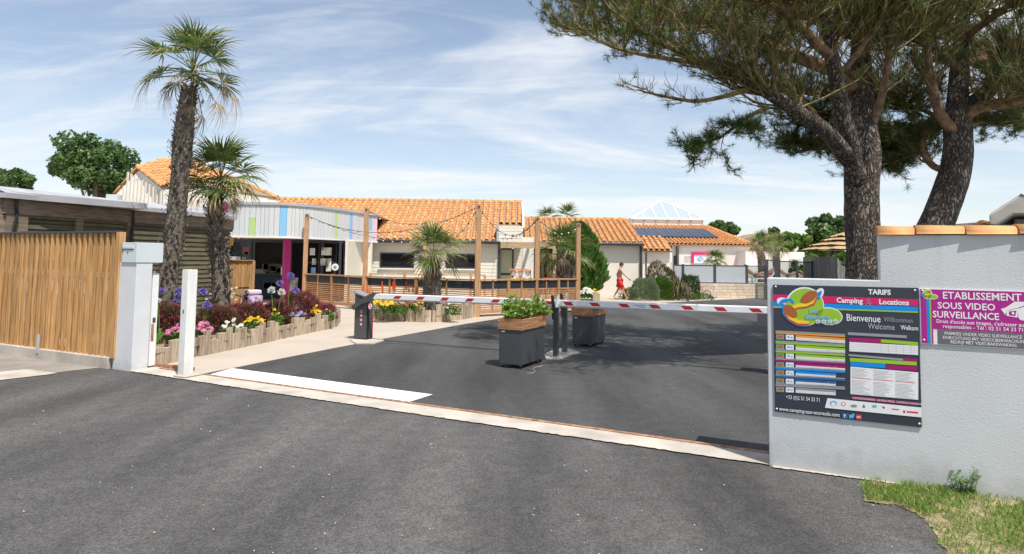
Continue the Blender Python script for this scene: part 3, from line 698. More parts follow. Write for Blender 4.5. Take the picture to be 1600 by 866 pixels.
def roof(parent, o, ux, uy, poly, w=.31, L=.38, nparts=300, key=None, mortar=True, ridge=None, deck=True):
    ux = Vector(ux).normalized(); uy = Vector(uy); uy = (uy-ux*uy.dot(ux)).normalized(); uz = ux.cross(uy)
    if uz.z < 0: ux = -ux; uz = -uz; poly = [(-a,b_) for a,b_ in poly]
    m4 = Matrix((ux,uy,uz)).transposed().to_4x4(); m4.translation = Vector(o)
    tm = tile_mesh(w, L, M['tile']); a0 = min(p[0] for p in poly); a1 = max(p[0] for p in poly); b1 = max(p[1] for p in poly)
    cells = []; rg = random.Random(4)
    for j in range(int(b1/L)+1):
        for i in range(int((a1-a0)/w)+1):
            ca = a0+(i+.5)*w; cb = (j+.5)*L
            if in2(ca, cb-L*.2, poly): cells.append((ca, j*L, j))
    if key: cells.sort(key=lambda c: key(m4 @ Vector((c[0], c[1], 0)), c))
    st = MB()
    for q,(ca,cb,j) in enumerate(cells):
        mm = m4 @ Matrix.Translation((ca+rg.uniform(-.008,.008), cb+rg.uniform(-.012,.012), .03+rg.uniform(0,.008))) @ Matrix.Rotation(rg.uniform(-.015,.015),4,'Z')
        if q < nparts: piece('roof_tile', tm, parent, mm)
        else:
            st.M = mm; st.add([v.co.copy() for v in tm.vertices], [tuple(p.vertices) for p in tm.polygons])
    if st.v: st.build('roof_tiles', M['tile_s'], parent, kind='stuff')
    if deck:
        d = MB(m4); d.prism([(a,b_,-.09) for a,b_ in poly], (0,0,.10)); d.build('roof_deck', M['soil'], parent)
    if mortar:
        d = MB(m4)
        for (ca,cb,j) in cells:
            if j == 0:
                n = 6; aw = w*.58
                d.add([(ca-w*.19-aw/2*math.cos(math.pi*i/n), -.012, .03+math.sin(math.pi*i/n)*aw*.42) for i in range(n+1)], [tuple(range(n+1))])
        if d.v: d.build('eave_mortar', M['white'], parent, kind='stuff')
    if ridge:
        p0, p1 = [Vector(p) for p in ridge]; L_ = (p1-p0).length; nn = int(L_/.42)
        rm = cap_mesh(.44, .26, .11, M['tile']); rm.name = 'ridge_tile'
        for i in range(nn):
            piece('ridge_tile', rm, parent, frame(p0+(p1-p0)*(i/nn)+ZU*(.03+.004*(i%2)), (p1-p0)))
    return m4
def boards(parent, x0, x1, y, z0, z1, mat, h=.16, name='board', dirv=(1,0,0), org=None, holes=(), th=.012):
    """horizontal boards with a small shadow gap, one piece each; holes = (x0,x1,z0,z1)"""
    z = z0; i = 0; cache = {}
    while z < z1-.02:
        hh = min(h, z1-z); segs = [(x0,x1)]
        for (a,b_,c,d) in holes:
            if z+hh*.5 > c and z+hh*.5 < d:
                ns = []
                for (s,e_) in segs:
                    if a > s: ns.append((s,min(a,e_)))
                    if b_ < e_: ns.append((max(b_,s),e_))
                segs = [q for q in ns if q[1]-q[0] > .02]
        for (s,e_) in segs:
            key = (round(e_-s,3), round(hh,3))
            if key not in cache:
                bb = MB(); L_ = e_-s; g = .012
                bb.add([(0,-th,0),(L_,-th,0),(L_,-th*.35,hh-g),(0,-th*.35,hh-g),(0,.01,0),(L_,.01,0),(L_,.01,hh-g),(0,.01,hh-g)],
                       [(0,1,2,3),(3,2,6,7),(0,4,5,1),(0,3,7,4),(1,5,6,2)])
                cache[key] = bb.mesh(name, mat)
            O = Vector(org) if org is not None else Vector((0,y,0))
            piece(name, cache[key], parent, frame(O+Vector(dirv)*s+ZU*z, dirv))
        z += h; i += 1
def zy(px, py, Y): return W(px,py,Y).z
def xx(px, Y, py=400): return W(px,py,Y).x
M['glass'] = glassm('window glass', (.55,.6,.6), .42, .02)
M['glassd'] = glassm('shop glass', (.75,.8,.8), .75, .02)
M['frost'] = None
def window(parent, x0, x1, y, z0, z1, fw=.07, name='window', glass='glass', mull=(), dpt=.06):
    b = MB()
    b.box(x0,x1,y-dpt,y+.02,z1-fw,z1); b.box(x0,x1,y-dpt,y+.02,z0,z0+fw)
    b.box(x0,x0+fw,y-dpt,y+.02,z0+fw,z1-fw); b.box(x1-fw,x1,y-dpt,y+.02,z0+fw,z1-fw)
    for mxx in mull: b.box(mxx-fw/2,mxx+fw/2,y-dpt+.004,y+.02,z0+fw,z1-fw)
    o = b.build(name, M['anth'], parent)
    g = MB(); g.box(x0+fw*.5,x1-fw*.5,y-.012,y-.004,z0+fw*.5,z1-fw*.5); g.build('pane', M[glass], o)
    return o

# --- reception building (cream boards, main tiled roof)
YR = 30.3
rec = thing('reception_building', 'long cream boarded building with orange tiled roof behind the deck fence', 'building', (-5,YR,0))
zE = 2.63; eY = 30.0; rY = 35.2; zRdg = zy(700,315.5,rY)
XL = xx(440,30)-2.6; XR = .53; XC = xx(779,YR)
zD = zy(800,350,30.05)
sl_ = (zRdg-zE)/(rY-eY); slen = math.hypot(rY-eY, zRdg-zE)
dv = (zD-zE)/(zRdg-zE)*slen
poly = [(XL,0),(XC+.0,0),(XC+.0,dv),(XR,dv),(XR,slen),(XL,slen)]
def keyr(p, c):
    d = p-CAM; px = 800+1000*p.x/p.y
    return (0 if px > 575 else (1 if px > 440 and c[2] > 4 else 2), c[2], -p.x)
roof(rec, (0,eY,zE), (1,0,0), (0,rY-eY,zRdg-zE), poly, key=keyr, ridge=((XL,rY,zRdg+.02),(XR,rY,zRdg+.02)))
b = MB(); b.prism([(XL,rY,zRdg-.1),(XR,rY,zRdg-.1),(XR,40,2.6),(XL,40,2.6)], (0,0,.1)); b.build('rear_roof', M['tile_s'], rec)
b = MB(); b.prism([(XR-.02,eY+.9,zD-.15),(XR-.02,rY,zRdg-.05),(XR-.02,rY,zRdg+.07),(XR-.02,eY+.9,zD+.0)], (.10,0,0)); b.build('verge', M['whitewood'], rec)
w1 = (xx(594,YR), xx(647.5,YR), zy(620,419,YR), zy(620,395,YR)); w2 = (xx(697,YR), xx(747,YR), zy(720,420,YR), zy(720,397,YR))
xl = xx(573,YR)
b = MB(); b.box(xl,w1[0],YR+.01,YR+.2,0,zE); b.box(w1[1],w2[0],YR+.01,YR+.2,0,zE); b.box(w2[1],XC,YR+.01,YR+.2,0,zE)
b.box(w1[0],w1[1],YR+.01,YR+.2,0,w1[2]); b.box(w1[0],w1[1],YR+.01,YR+.2,w1[3],zE); b.box(w2[0],w2[1],YR+.01,YR+.2,0,w2[2]); b.box(w2[0],w2[1],YR+.01,YR+.2,w2[3],zE)
b.box(XL,XC,39.5,39.8,0,2.7); b.box(XC-.15,XC,YR+.2,39.5,0,zE)
b.build('wall', M['cream'], rec)
boards(rec, xl, XC, YR, 0, zE-.04, M['cream'], .17, holes=(w1,w2))
for q in (w1,w2):
    window(rec, q[0],q[1],YR,q[2],q[3])
    b = MB(); b.box(q[0]-.08,q[1]+.08,YR-.09,YR-.0,q[2]-.06,q[2]-.003); b.build('window_sill', M['white'], rec)
b = MB(); b.box(XL,XC,34,34.1,0,2.7); b.build('inner_wall', M['darkwood'], rec)
b = MB(); b.box(xx(703,31),xx(745,31),31,31.06,1.25,1.75); b.box(xx(726,31),xx(744,31),31,31.06,1.76,2.2); b.build('bright_panel', M['creamwall'], rec)  # pale panels added behind the right window so it looks bright inside
b = MB(); b.tube([(xl-.1,eY-.06,zE-.03),(XC+.08,eY-.06,zE-.03)],.065,8); b.build('gutter', M['anth'], rec, smooth=True)
b = MB(); b.tube([(XC+.02,eY-.04,zE-.05),(XC+.02,YR-.07,zE-.35),(XC+.02,YR-.07,0)],.055,8); b.build('downpipe', M['anth'], rec)
# dormer box
b = MB(); b.box(XC+.0,XR,eY-.05,eY+1.9,zE-.02,zD-.10); b.build('dormer_box', M['cream'], rec)
b = MB(); b.box(XC-.10,XC-.003,eY-.07,eY+1.6,zE-.02,zD-.02); b.build('dormer_trim', M['zinc'], rec)
b = MB(); vm = M['dark']; b.tube([((XC+XR)/2+.1,eY-.08,2.95),((XC+XR)/2+.1,eY-.05,2.95)],.06,10); b.build('vent', M['zinc'], rec)
boards(rec, XC+.02, XR, eY-.05, zE+.0, zD-.14, M['cream'], .17)
# porch wall in the recess
YP = 31.6
b = MB(); xa = xx(783,YP); xb = xx(834,YP)
b.box(xa,xx(800,YP),YP+.01,YP+.1,0,zE+.3); b.box(xx(802,YP),xb,YP+.01,YP+.2,0,zE+.3); b.box(xb-.1,xb,YP+.2,33.3,0,zE+.3); b.build('porch_wall', M['cream'], rec)
boards(rec, xx(803,YP), xx(816.5,YP), YP, 0, zE+.2, M['cream'], .17)
M['greenwhite'] = pm('pale green door', (.62,.66,.50), .5, .03, 3)
b = MB(); b.box(xa,xx(800,YP),YP-.01,YP+.005,0,zy(790,389,YP)); b.build('door', M['greenwhite'], rec)
b = MB(); b.box(xx(800,YP),xx(802.5,YP),YP-.05,YP+.01,0,zy(790,389,YP)); b.box(xa,xx(800,YP),YP-.05,YP+.0,zy(790,390.5,YP),zy(790,388.5,YP)); b.box(xa,xx(800,YP),YP-.05,YP-.0,zy(790,430,YP),zy(790,427,YP)); b.build('door_frame', M['anth'], rec)
b = MB(); b.box(xx(816.5,YP-.05),xb,YP-.03,YP+.0,0,zE+.2); b.build('smooth_panel', M['whitewood'], rec)

# --- second wing
Y2 = 33.3; eY2 = 33.0; rY2 = 38.0; zE2 = zy(990,381,eY2); zR2 = zy(960,344,rY2)
wing = thing('wing_building', 'cream rendered wing with orange tiled roof right of the tall conifer', 'building', (4,Y2,0))
XA = xx(819,eY2); XB = xx(1005,eY2)
s2l = math.hypot(rY2-eY2, zR2-zE2)
roof(wing, (0,eY2,zE2), (1,0,0), (0,rY2-eY2,zR2-zE2), [(XA,0),(XB,0),(XB,s2l),(XA,s2l)], nparts=240, ridge=((XA,rY2,zR2+.02),(XB,rY2,zR2+.02)))
b = MB(); b.prism([(XA,rY2,zR2-.1),(XB,rY2,zR2-.1),(XB,43,2.6),(XA,43,2.6)], (0,0,.1)); b.build('rear_roof', M['tile_s'], wing)
b = MB(); b.box(xx(878,Y2),xx(1001,Y2),Y2,Y2+.3,0,zE2-.02); b.box(XB-.5,XB-.2,Y2+.3,42,0,zE2); b.box(XA,XB-.5,41.7,42,0,zE2)
b.prism([(XB-.2,Y2,zE2-.02),(XB-.2,42.8,zE2-.02),(XB-.2,rY2,zR2-.1)], (-.3,0,0)); b.build('wall', M['creamwall'], wing)
b = MB(); b.box(XA+.3,xx(878,Y2),36.5,36.7,0,zE2); b.box(xx(834,Y2),xx(878,Y2),Y2+.0,36.5,zE2-.1,zE2-.02); b.build('terrace_wall', M['darkwood'], wing)
b = MB(); b.tube([(XA,eY2-.06,zE2-.04),(XB+.03,eY2-.06,zE2-.04)],.065,8); b.build('gutter', M['anth'], wing, smooth=True)
b = MB(); b.box(xx(1000,Y2-.08),xx(1003.5,Y2-.08),Y2-.10,Y2-.003,0,zE2-.08); b.build('downpipe', M['anth'], wing)
b = MB(); b.box(xx(836,36.4),xx(850,36.4),36.3,36.45,.0,zy(840,397,36.4)); b.build('white_panel', M['white'], wing)
b = MB(); xw = [xx(p,34) for p in (845,858,870,878)]
for x in xw: b.box(x-.03,x+.03,34,34.06,0,2.6)
b.box(xw[0],xw[-1],34.0,34.05,2.2,2.27); b.build('terrace_frame', M['anth'], wing)

# pergola beam
per = thing('pergola', 'rough timber pergola beam over the porch between the light posts', 'pergola', (xx(782,28),28,0))
zb = zy(820,388,28); zc = zy(820,378.5,28)
b = MB(); b.box(xx(782,28),xx(868,28),28,28.12,zb,zc); b.build('beam', M['pergola'], per)
for p in (800,830,858):
    b = MB(); b.box(xx(p,28)-.06,xx(p,28)+.06,28.12,31.5,zc-.2,zc-.03); b.build('rafter', M['pergola'], per)
for p in (866.5,):
    b = MB(); b.box(xx(p,28)-.08,xx(p,28)+.08,28.0,28.16,0,zb-.003); b.build('post', M['pergola'], per)

# --- small annex
ann = thing('annex', 'small white annex with low orange tiled roof beside the wing', 'building', (xx(1030,36),36.3,0))
zA = zy(1030,392,36); zB = zy(1025,372.5,38)
xa, xb = xx(1006,36), xx(1051.5,36)
roof(ann, (0,36,zA), (1,0,0), (0,2,zB-zA), [(xa,0),(xb,0),(xb,math.hypot(2,zB-zA)),(xa,math.hypot(2,zB-zA))], nparts=60, mortar=False)
b = MB(); b.box(xa,xb-.1,36.3,38.5,0,zA-.03); b.build('wall', M['offwhite'], ann)
b = MB(); b.box(xa,xb,38.02,38.4,zA-.03,zB-.02); b.build('rear_wall', M['offwhite'], ann)
b = MB(); b.box(xx(1009,36.2),xx(1011,36.2),36.27,36.3,1.0,2.3); b.build('door_edge', M['anth'], ann)

# --- pool hall
Yp = 48.3; ze = zy(1110,383,48); zt_ = zy(1050,353.5,56)
hall = thing('pool_hall', 'white pool hall with broad hipped orange tiled roof', 'building', (xx(1100,48),Yp,0))
xa, xb = xx(985,48), xx(1178,48); xt0, xt1 = xx(960,56), xx(1104,56); sL = math.hypot(8,zt_-ze)
HM = roof(hall, (0,48,ze), (1,0,0), (0,8,zt_-ze), [(xa,0),(xb,0),(xt1,sL),(xt0,sL)], nparts=0, mortar=False)
# right hip side
pA = Vector((xb,48,ze)); pB = Vector((xt1,56,zt_)); pC = Vector((xb,66,ze))
b = MB(); b.prism([pA,pB,pC], (0,0,-.1)); b.prism([pB,pC,Vector((xa,66,ze)),Vector((xt0,56,zt_))], (0,0,-.1)); b.build('side_roof', M['tile_s'], hall)
rm = cap_mesh(.44,.3,.13,M['tile']); rm.name='hip_tile'
hv = (pB-pA); 
for i in range(18): piece('hip_tile', rm, hall, frame(pA+hv*(i/18)+ZU*.05, hv, Vector((0,-.2,1)) - hv.normalized()*hv.normalized().dot(Vector((0,-.2,1)))))
b = MB(); b.box(xx(1052,Yp),xx(1172,Yp),Yp,Yp+.3,0,ze-.05); b.box(xx(1172,Yp)-.3,xx(1172,Yp),Yp+.3,65,0,ze-.05); b.build('wall', M['offwhite'], hall)
b = MB(); b.box(xx(1060,47.5),xx(1063,47.5)+0,47.9,Yp-.003,0,ze-.1); b.box(xx(1052,Yp),xx(1057.5,Yp),Yp-.06,Yp-.003,0,zy(1055,400,Yp)); b.build('door', M['dark'], hall)
b = MB(); b.box(xx(1165,46.5),xx(1257,46.5),46.5,54,0,zy(1248,394,46.5)); b.build('flat_block', M['offwhite'], hall)
b = MB(); b.box(xx(1234,46.45),xx(1252,46.45),46.4,46.49,0,zy(1240,405,46.5)); b.build('shutter', M['zinc'], hall)
# banner with pink frame
bx0,bx1,bz0,bz1 = xx(1083,48.2),xx(1112,48.2),zy(1095,411.5,48.2),zy(1095,395.5,48.2)
ban = thing('pool_banner', 'blue and white banner in a pink frame on the pool hall wall', 'sign', (bx0,48.2,bz0))
b = MB(); b.box(bx0,bx1,48.22,48.29,bz0,bz1); b.build('banner', M['s_sw'], ban)
b = MB(); b.box(bx0-.1,bx1+.1,48.16,48.215,bz1-.14,bz1+.05); b.box(bx0-.1,bx0+.06,48.16,48.215,bz0,bz1-.14); b.build('frame', M['s_pink'], ban)
b = MB(); rg = random.Random(8)
for i in range(9):
    cx = rg.uniform(bx0+.35,bx1-.3); cz = rg.uniform(bz0+.15,bz0+.45); b.ball((cx,48.215,cz),rg.uniform(.07,.16),8,4,(1,.03,.6))
b.build('print', M['s_lblue'], ban, kind='stuff')
for k in range(4):
    b = MB(); zz_ = zy(1075,402+k*2.4,48.2); b.box(xx(1070,48.2),xx(1079.5,48.2)-.1*(k%2),48.27,48.296,zz_,zz_+(.07 if k == 0 else .035)); b.build('printed_line', M['s_tline'] if k == 0 else M['mbox'], hall)
# solar panels
hx = HM.to_3x3() @ Vector((1,0,0)); hy = HM.to_3x3() @ Vector((0,1,0)); hn = HM.to_3x3() @ Vector((0,0,1)); ho = HM.translation + hn*.16
def hitp(px, py):
    d = ray(px,py); t = (ho-CAM).dot(hn)/d.dot(hn); return CAM+d*t
q = [hitp(998,369.5), hitp(1122,372), hitp(1112.5,360), hitp(996,357.5)]
a0 = (q[0]-ho).dot(hx); a1 = (q[1]-ho).dot(hx); b0 = ((q[0]-ho).dot(hy)+(q[1]-ho).dot(hy))/2; b1 = ((q[3]-ho).dot(hy)+(q[2]-ho).dot(hy))/2
sp = thing('solar_array', 'row of dark blue solar panels on the pool hall roof', 'solar panels', ho+hx*a0+hy*b0)
M['solar'] = pm('solar glass', (.028,.042,.08), .3, .2, 3, spec=.3)
n = 7; pw = (a1-a0)/n
for i in range(n):
    b = MB(HM @ Matrix.Translation((0,0,.16))); b.box(a0+i*pw+.03,a0+(i+1)*pw-.03,b0,b1,0,.07)
    o = b.build('panel', M['solar'], sp)
    b = MB(HM @ Matrix.Translation((0,0,.16))); x0,x1 = a0+i*pw+.02,a0+(i+1)*pw-.02
    b.box(x0,x1,b0-.05,b0-.002,-.06,.08); b.box(x0,x1,b1+.002,b1+.05,-.06,.08); b.box(x0-.02,x0+.008,b0,b1,-.06,.08); b.box(x1-.008,x1+.02,b0,b1,-.06,.08); b.build('frame', M['dark'], o)
# glass pyramid lantern
zL0 = zy(1040,354,56.5); zL1 = zy(1040,341.5,56.5); gx0, gx1 = xx(988,56.5), xx(1098,56.5); gw = gx1-gx0
lan = thing('glass_lantern', 'white framed glass pyramid roof light standing on the pool hall roof', 'roof light', ((gx0+gx1)/2,56.5+gw/2,zL0-.8))
M['lglass'] = glassm('lantern glass', (.7,.78,.85), .12, .35, (.42,.48,.525))
b = MB(); b.box(gx0,gx1,56.5,56.5+gw,zL0-.9,zL1); b.build('upstand', M['white'], lan)
b = MB(); b.box(gx0-.15,gx1+.15,56.35,56.65+gw,zL1-.12,zL1+.06); b.build('cornice', M['white'], lan)
for i in range(7):
    x = gx0+gw*i/6; b = MB(); b.box(x-.05,x+.05,56.44,56.49,zL0-.4,zL1-.13); b.build('mullion', M['zinc'], lan)
ap = Vector(((gx0+gx1)/2-.0,56.5+gw/2, zy(1034,314,56.5+gw/2))); cz = zL1+.06
cs = [Vector((gx0,56.5,cz)),Vector((gx1,56.5,cz)),Vector((gx1,56.5+gw,cz)),Vector((gx0,56.5+gw,cz))]
for i in range(4):
    a, c = cs[i], cs[(i+1)%4]; b = MB(); b.prism([a,c,ap], (c-a).cross(ap-a).normalized()*-.04); b.build('pane', M['lglass'], lan)
    b = MB(); b.bar(a,ap,.16,.12)
    for k in range(1,6):
        p = a.lerp(c,k/6); f = 1-abs(k/6-.5)*2; base = p
        # ribs run up the slope until they meet a hip
        top = base + (ap-(a+c)/2)*f; b.bar(base,top,.09,.1)
    b.build('rib', M['white'], lan)
# distant brown roof and thatched hut
b = MB(); Yb = 75
xr0,xr1 = xx(1150,Yb),xx(1192,Yb); zr = zy(1180,364,Yb)
b.prism([(xr0,Yb,zr-1.0),(xr1,Yb,zr),(xr1+4,Yb,zr-1.3),(xr1+4,Yb,zr-1.8),(xr0,Yb,zr-1.8)], (0,6,0)); 
br = thing('far_house', 'distant house with dark brown roof behind the pool hall', 'building', (xr0,Yb,0)); b.build('roof', M['soil'], br)
b = MB(); b.box(xr0,xr1+4,Yb+.5,Yb+5.5,0,zr-1.8); b.build('wall', M['offwhite'], br)

# --- curved entrance canopy
ent = thing('entrance_canopy', 'curved white panelled canopy with blue, green and pink strips over the glass entrance', 'canopy', (-9,25,0))
M['panel'] = pm('grey white facade panel', (.59,.61,.61), .5, .02, 2, rnd=.03)
cp = [(345,24.2),(390,24.2),(440,24.35),(480,25.05),(515,26.2),(548,27.8),(589,29.9)]
def cy(px):
    for i in range(len(cp)-1):
        if cp[i][0] <= px <= cp[i+1][0]:
            f = (px-cp[i][0])/(cp[i+1][0]-cp[i][0])
            p0 = cp[max(i-1,0)][1]; p1 = cp[i][1]; p2 = cp[i+1][1]; p3 = cp[min(i+2,len(cp)-1)][1]
            return .5*((2*p1)+(p2-p0)*f+(2*p0-5*p1+4*p2-p3)*f*f+(3*p1-p0-3*p2+p3)*f**3)
    return cp[-1][1]
zb_, zt2 = 2.55, 3.82
def cpt(px): Y = cy(px); return Vector((xx(px,Y), Y, 0))
# panel breaks read from the photograph: (start px, colour, top fraction)
br_ = [(345,'w'),(352,'w'),(362,'w'),(372,'w'),(380,'w'),(387,'lg'),(397,'w'),(405,'w'),(411,'w'),(418,'w'),(426,'w'),(435,'bl'),(446,'w'),(454,'w'),(459,'w'),(466,'w'),(472,'w'),(476,'w'),(482,'w'),(489,'w'),(495,'w'),(500,'w'),(506,'w'),(511,'w'),(517,'w'),(522,'lg2'),(526.5,'w'),(532,'w'),(536,'w'),(540,'w'),(545,'bl2'),(549.5,'pk'),(551.5,'w'),(556,'w'),(561,'w'),(566,'w'),(571,'w'),(576,'bl3'),(580,'w'),(583,'pk2'),(588,'w')]
M['p_lg'] = flat('panel green', (.46,.62,.24)); M['p_bl'] = flat('panel blue', (.22,.50,.76)); M['p_pk'] = flat('panel pink', (.78,.50,.64))
M['mag'] = pm('magenta column paint', (.45,.02,.20), .4, .05, 3)
for i in range(len(br_)-1):
    a, c = cpt(br_[i][0]), cpt(br_[i+1][0]); k = br_[i][1]
    mt = M['panel'] if k=='w' else M['p_lg'] if k.startswith('lg') else M['p_bl'] if k.startswith('bl') else M['p_pk']
    d = (c-a).normalized(); n = Vector((d.y,-d.x,0)); g = d*.006
    b = MB(); zt3 = zt2-.06; zb3 = zb_+.04
    if k in ('lg',): 
        b.prism([a+g+ZU*zb3, c-g+ZU*zb3, c-g+ZU*(zb3+.66), a+g+ZU*(zb3+.66)], -n*.03); b.build('panel', mt, ent)
        b = MB(); b.prism([a+g+ZU*(zb3+.67), c-g+ZU*(zb3+.67), c-g+ZU*zt3, a+g+ZU*zt3], -n*.03); b.build('panel', M['panel'], ent)
    elif k == 'bl3':
        b.prism([a+g+ZU*(zb3+.5), c-g+ZU*(zb3+.5), c-g+ZU*zt3, a+g+ZU*zt3], -n*.03); b.build('panel', mt, ent)
        b = MB(); b.prism([a+g+ZU*zb3, c-g+ZU*zb3, c-g+ZU*(zb3+.49), a+g+ZU*(zb3+.49)], -n*.03); b.build('panel', M['panel'], ent)
    else:
        b.prism([a+g+ZU*zb3, c-g+ZU*zb3, c-g+ZU*zt3, a+g+ZU*zt3], -n*.03); b.build('panel', mt, ent)
cur = [cpt(345+ (589-345)*i/24) for i in range(25)]
def curband(z0, z1, offo, offi, name, mat):
    b = MB(); o_ = []; i_ = []
    for k,p in enumerate(cur):
        d = (cur[min(k+1,24)]-cur[max(k-1,0)]).normalized(); n = Vector((d.y,-d.x,0))
        o_.append(p+n*offo); i_.append(p+n*offi)
    n_ = len(cur); vs = [p+ZU*z0 for p in o_]+[p+ZU*z1 for p in o_]+[p+ZU*z1 for p in i_]+[p+ZU*z0 for p in i_]
    fs = []
    for k in range(n_-1):
        for q in range(4): fs.append((q*n_+k, q*n_+k+1, ((q+1)%4)*n_+k+1, ((q+1)%4)*n_+k))
    fs += [(0,n_,2*n_,3*n_),(n_-1,4*n_-1,3*n_-1,2*n_-1)]
    b.add(vs, fs); return b.build(name, mat, ent)
curband(zt2-.055, zt2+.05, .05, -.25, 'top_trim', M['zinc']); curband(zb_-.03, zb_+.035, .03, -.3, 'bottom_trim', M['white']); curband(zb_+.036, zt2-.056, -.035, -.06, 'backing', M['zinc'])
b = MB(); b.prism([p+ZU*(zb_-.0) for p in cur]+[Vector((cur[-1].x,33,zb_)),Vector((cur[0].x,33,zb_))], (0,0,.03)); b.build('soffit', M['offwhite'], ent)
b = MB(); b.prism([p+ZU*(zt2-.1) for p in cur]+[Vector((cur[-1].x,32.4,zt2-.1)),Vector((cur[0].x,32.4,zt2-.1))], (0,0,.03)); b.build('roof_sheet', M['zinc'], ent)
for (px,Y) in ((447,26.2),(540,27.9)):
    x = xx(px,Y,430); b = MB(); b.tube([(x,Y,0),(x,Y,zb_-.003)], .165 if px<500 else .15, 16); b.build('column', M['mag'], ent, smooth=False)
p = cpt(345); b = MB(); b.box(p.x-.02,p.x+.20,p.y-.12,p.y-.04,zb_-.0,zt2+.02); b.build('end_strip', M['mag'], ent)
# glass shop front
YG = 26.9
shop = thing('glass_frontage', 'dark framed glass frontage with posters under the canopy', 'shop front', (-9,YG,0))
gx = [xx(p,YG) for p in (354,397,455,478,500,528,536)]
gt = zb_-.03
def bar_(x, w_=.09, z0=0, z1=None): b = MB(); b.box(x-w_/2,x+w_/2,YG-.05,YG+.05,z0,z1 or gt); return b.build('mullion', M['anth'], shop)
for x in gx: bar_(x)
bar_(xx(503,YG),.16); bar_(xx(390,YG),.2); bar_(xx(532,YG),.28)
b = MB(); b.box(gx[0],gx[-1],YG-.06,YG+.06,gt-.12,gt); b.build('head', M['anth'], shop)
b = MB(); b.box(gx[0],gx[1]-.05,YG-.045,YG+.045,.0,.12); b.box(gx[2],gx[-1],YG-.045,YG+.045,.0,.10); b.box(gx[3],gx[5],YG-.045,YG+.045,1.55,1.62); b.build('transom', M['anth'], shop)
for i in range(len(gx)-1):
    if i == 1: continue
    g = MB(); g.box(gx[i]+.03,gx[i+1]-.03,YG-.006,YG+.006,.08,gt-.1); g.build('pane', M['glassd'], shop)
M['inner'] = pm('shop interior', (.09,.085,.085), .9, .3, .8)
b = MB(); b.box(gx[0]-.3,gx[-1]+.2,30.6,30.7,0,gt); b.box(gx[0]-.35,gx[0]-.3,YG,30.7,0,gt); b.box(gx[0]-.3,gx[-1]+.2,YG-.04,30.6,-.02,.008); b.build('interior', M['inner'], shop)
rg = random.Random(21)
def items(parent, x0,x1,y,z0,z1,n,cols,name,w=(.15,.4),h=(.15,.4),th=.02):
    for i in range(n):
        ww = rg.uniform(*w); hh = rg.uniform(*h); x = rg.uniform(x0,x1-ww); z = rg.uniform(z0,max(z0+.01,z1-hh))
        b = MB(); b.box(x,x+ww,y-th,y,z,z+hh); b.build(name, M[rg.choice(cols)], parent)
cnt_ = thing('shop_counter', 'dim shop counter with leaflets seen through the open entrance', 'counter', (xx(420,29),28.6,0))
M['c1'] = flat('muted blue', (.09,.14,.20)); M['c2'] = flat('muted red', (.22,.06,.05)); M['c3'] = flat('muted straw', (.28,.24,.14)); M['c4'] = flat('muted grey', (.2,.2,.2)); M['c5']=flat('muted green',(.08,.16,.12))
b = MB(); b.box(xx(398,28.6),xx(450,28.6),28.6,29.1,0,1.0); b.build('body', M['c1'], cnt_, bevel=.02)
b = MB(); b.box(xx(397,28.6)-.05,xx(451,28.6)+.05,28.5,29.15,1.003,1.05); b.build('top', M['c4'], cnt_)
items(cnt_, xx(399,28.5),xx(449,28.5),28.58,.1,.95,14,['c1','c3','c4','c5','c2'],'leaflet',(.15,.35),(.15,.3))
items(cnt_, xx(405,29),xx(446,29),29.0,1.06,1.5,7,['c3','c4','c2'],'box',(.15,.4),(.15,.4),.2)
for (x0,y0,x1,y1,c) in ((358,371,364,384,'s_orange'),(379,386,390,397,'c2'),(382,394,388,397,'s_sw'),(357,401,376,406,'s_tline'),(378,401.5,385,405,'c4'),
        (474,389,481,401,'tp1'),(484,388,492,399,'s_sw'),(502,387,518,399,'tp2'),(474,403,478,416,'s_tline'),(488,404,494,414,'tp3'),(501,404,509,415,'tp1'),(510,404,518,424,'tp2'),(487,418,494,427,'s_lblue'),(449,434,467,459,'tp3'),(440,417,444,430,'s_sw')):
    if c not in M: M[c] = pm('poster '+c, {'tp1':(.45,.33,.32),'tp2':(.36,.42,.22),'tp3':(.50,.40,.16)}[c], .4, .75, 3.5, col2=(.6,.6,.55), detail=2)
    b = MB(); Yq = YG-.062; b.box(xx(x0,Yq),xx(x1,Yq),Yq-.01,Yq,zy((x0+x1)/2,y1,Yq),zy((x0+x1)/2,y0,Yq)); b.build('poster', M[c], shop)
b = MB(); M['tealp'] = flat('teal panel', (.02,.20,.17)); b.box(xx(349,YG-.3),xx(354,YG-.3),YG-.32,YG-.28,0,gt); b.build('side_panel', M['tealp'], shop)
# cream wall right of the glass with notice board
cw = MB(); cw.box(gx[-1]+.10,gx[-1]+.2,YG-.05,YG+2.6,0,gt); cw.box(gx[-1]+.201,xx(576,YG+2),YG+2.6,YG+2.8,0,gt); cw.build('cream_wall', M['cream'], shop)
Yn = YG+2.58
nb = thing('notice_board', 'pale blue notices on the cream wall beside the glass front', 'notice board', (xx(553,Yn),Yn,1.2))
b = MB(); b.box(xx(544,Yn),xx(563,Yn),Yn-.03,Yn,zy(553,426,Yn),zy(553,392,Yn)); b.build('board', M['panel'], nb)
items(nb, xx(545,Yn),xx(562,Yn),Yn-.031,zy(553,424,Yn),zy(553,394,Yn),7,['s_lblue','s_tline','c4'],'notice',(.12,.35),(.08,.3),.008)

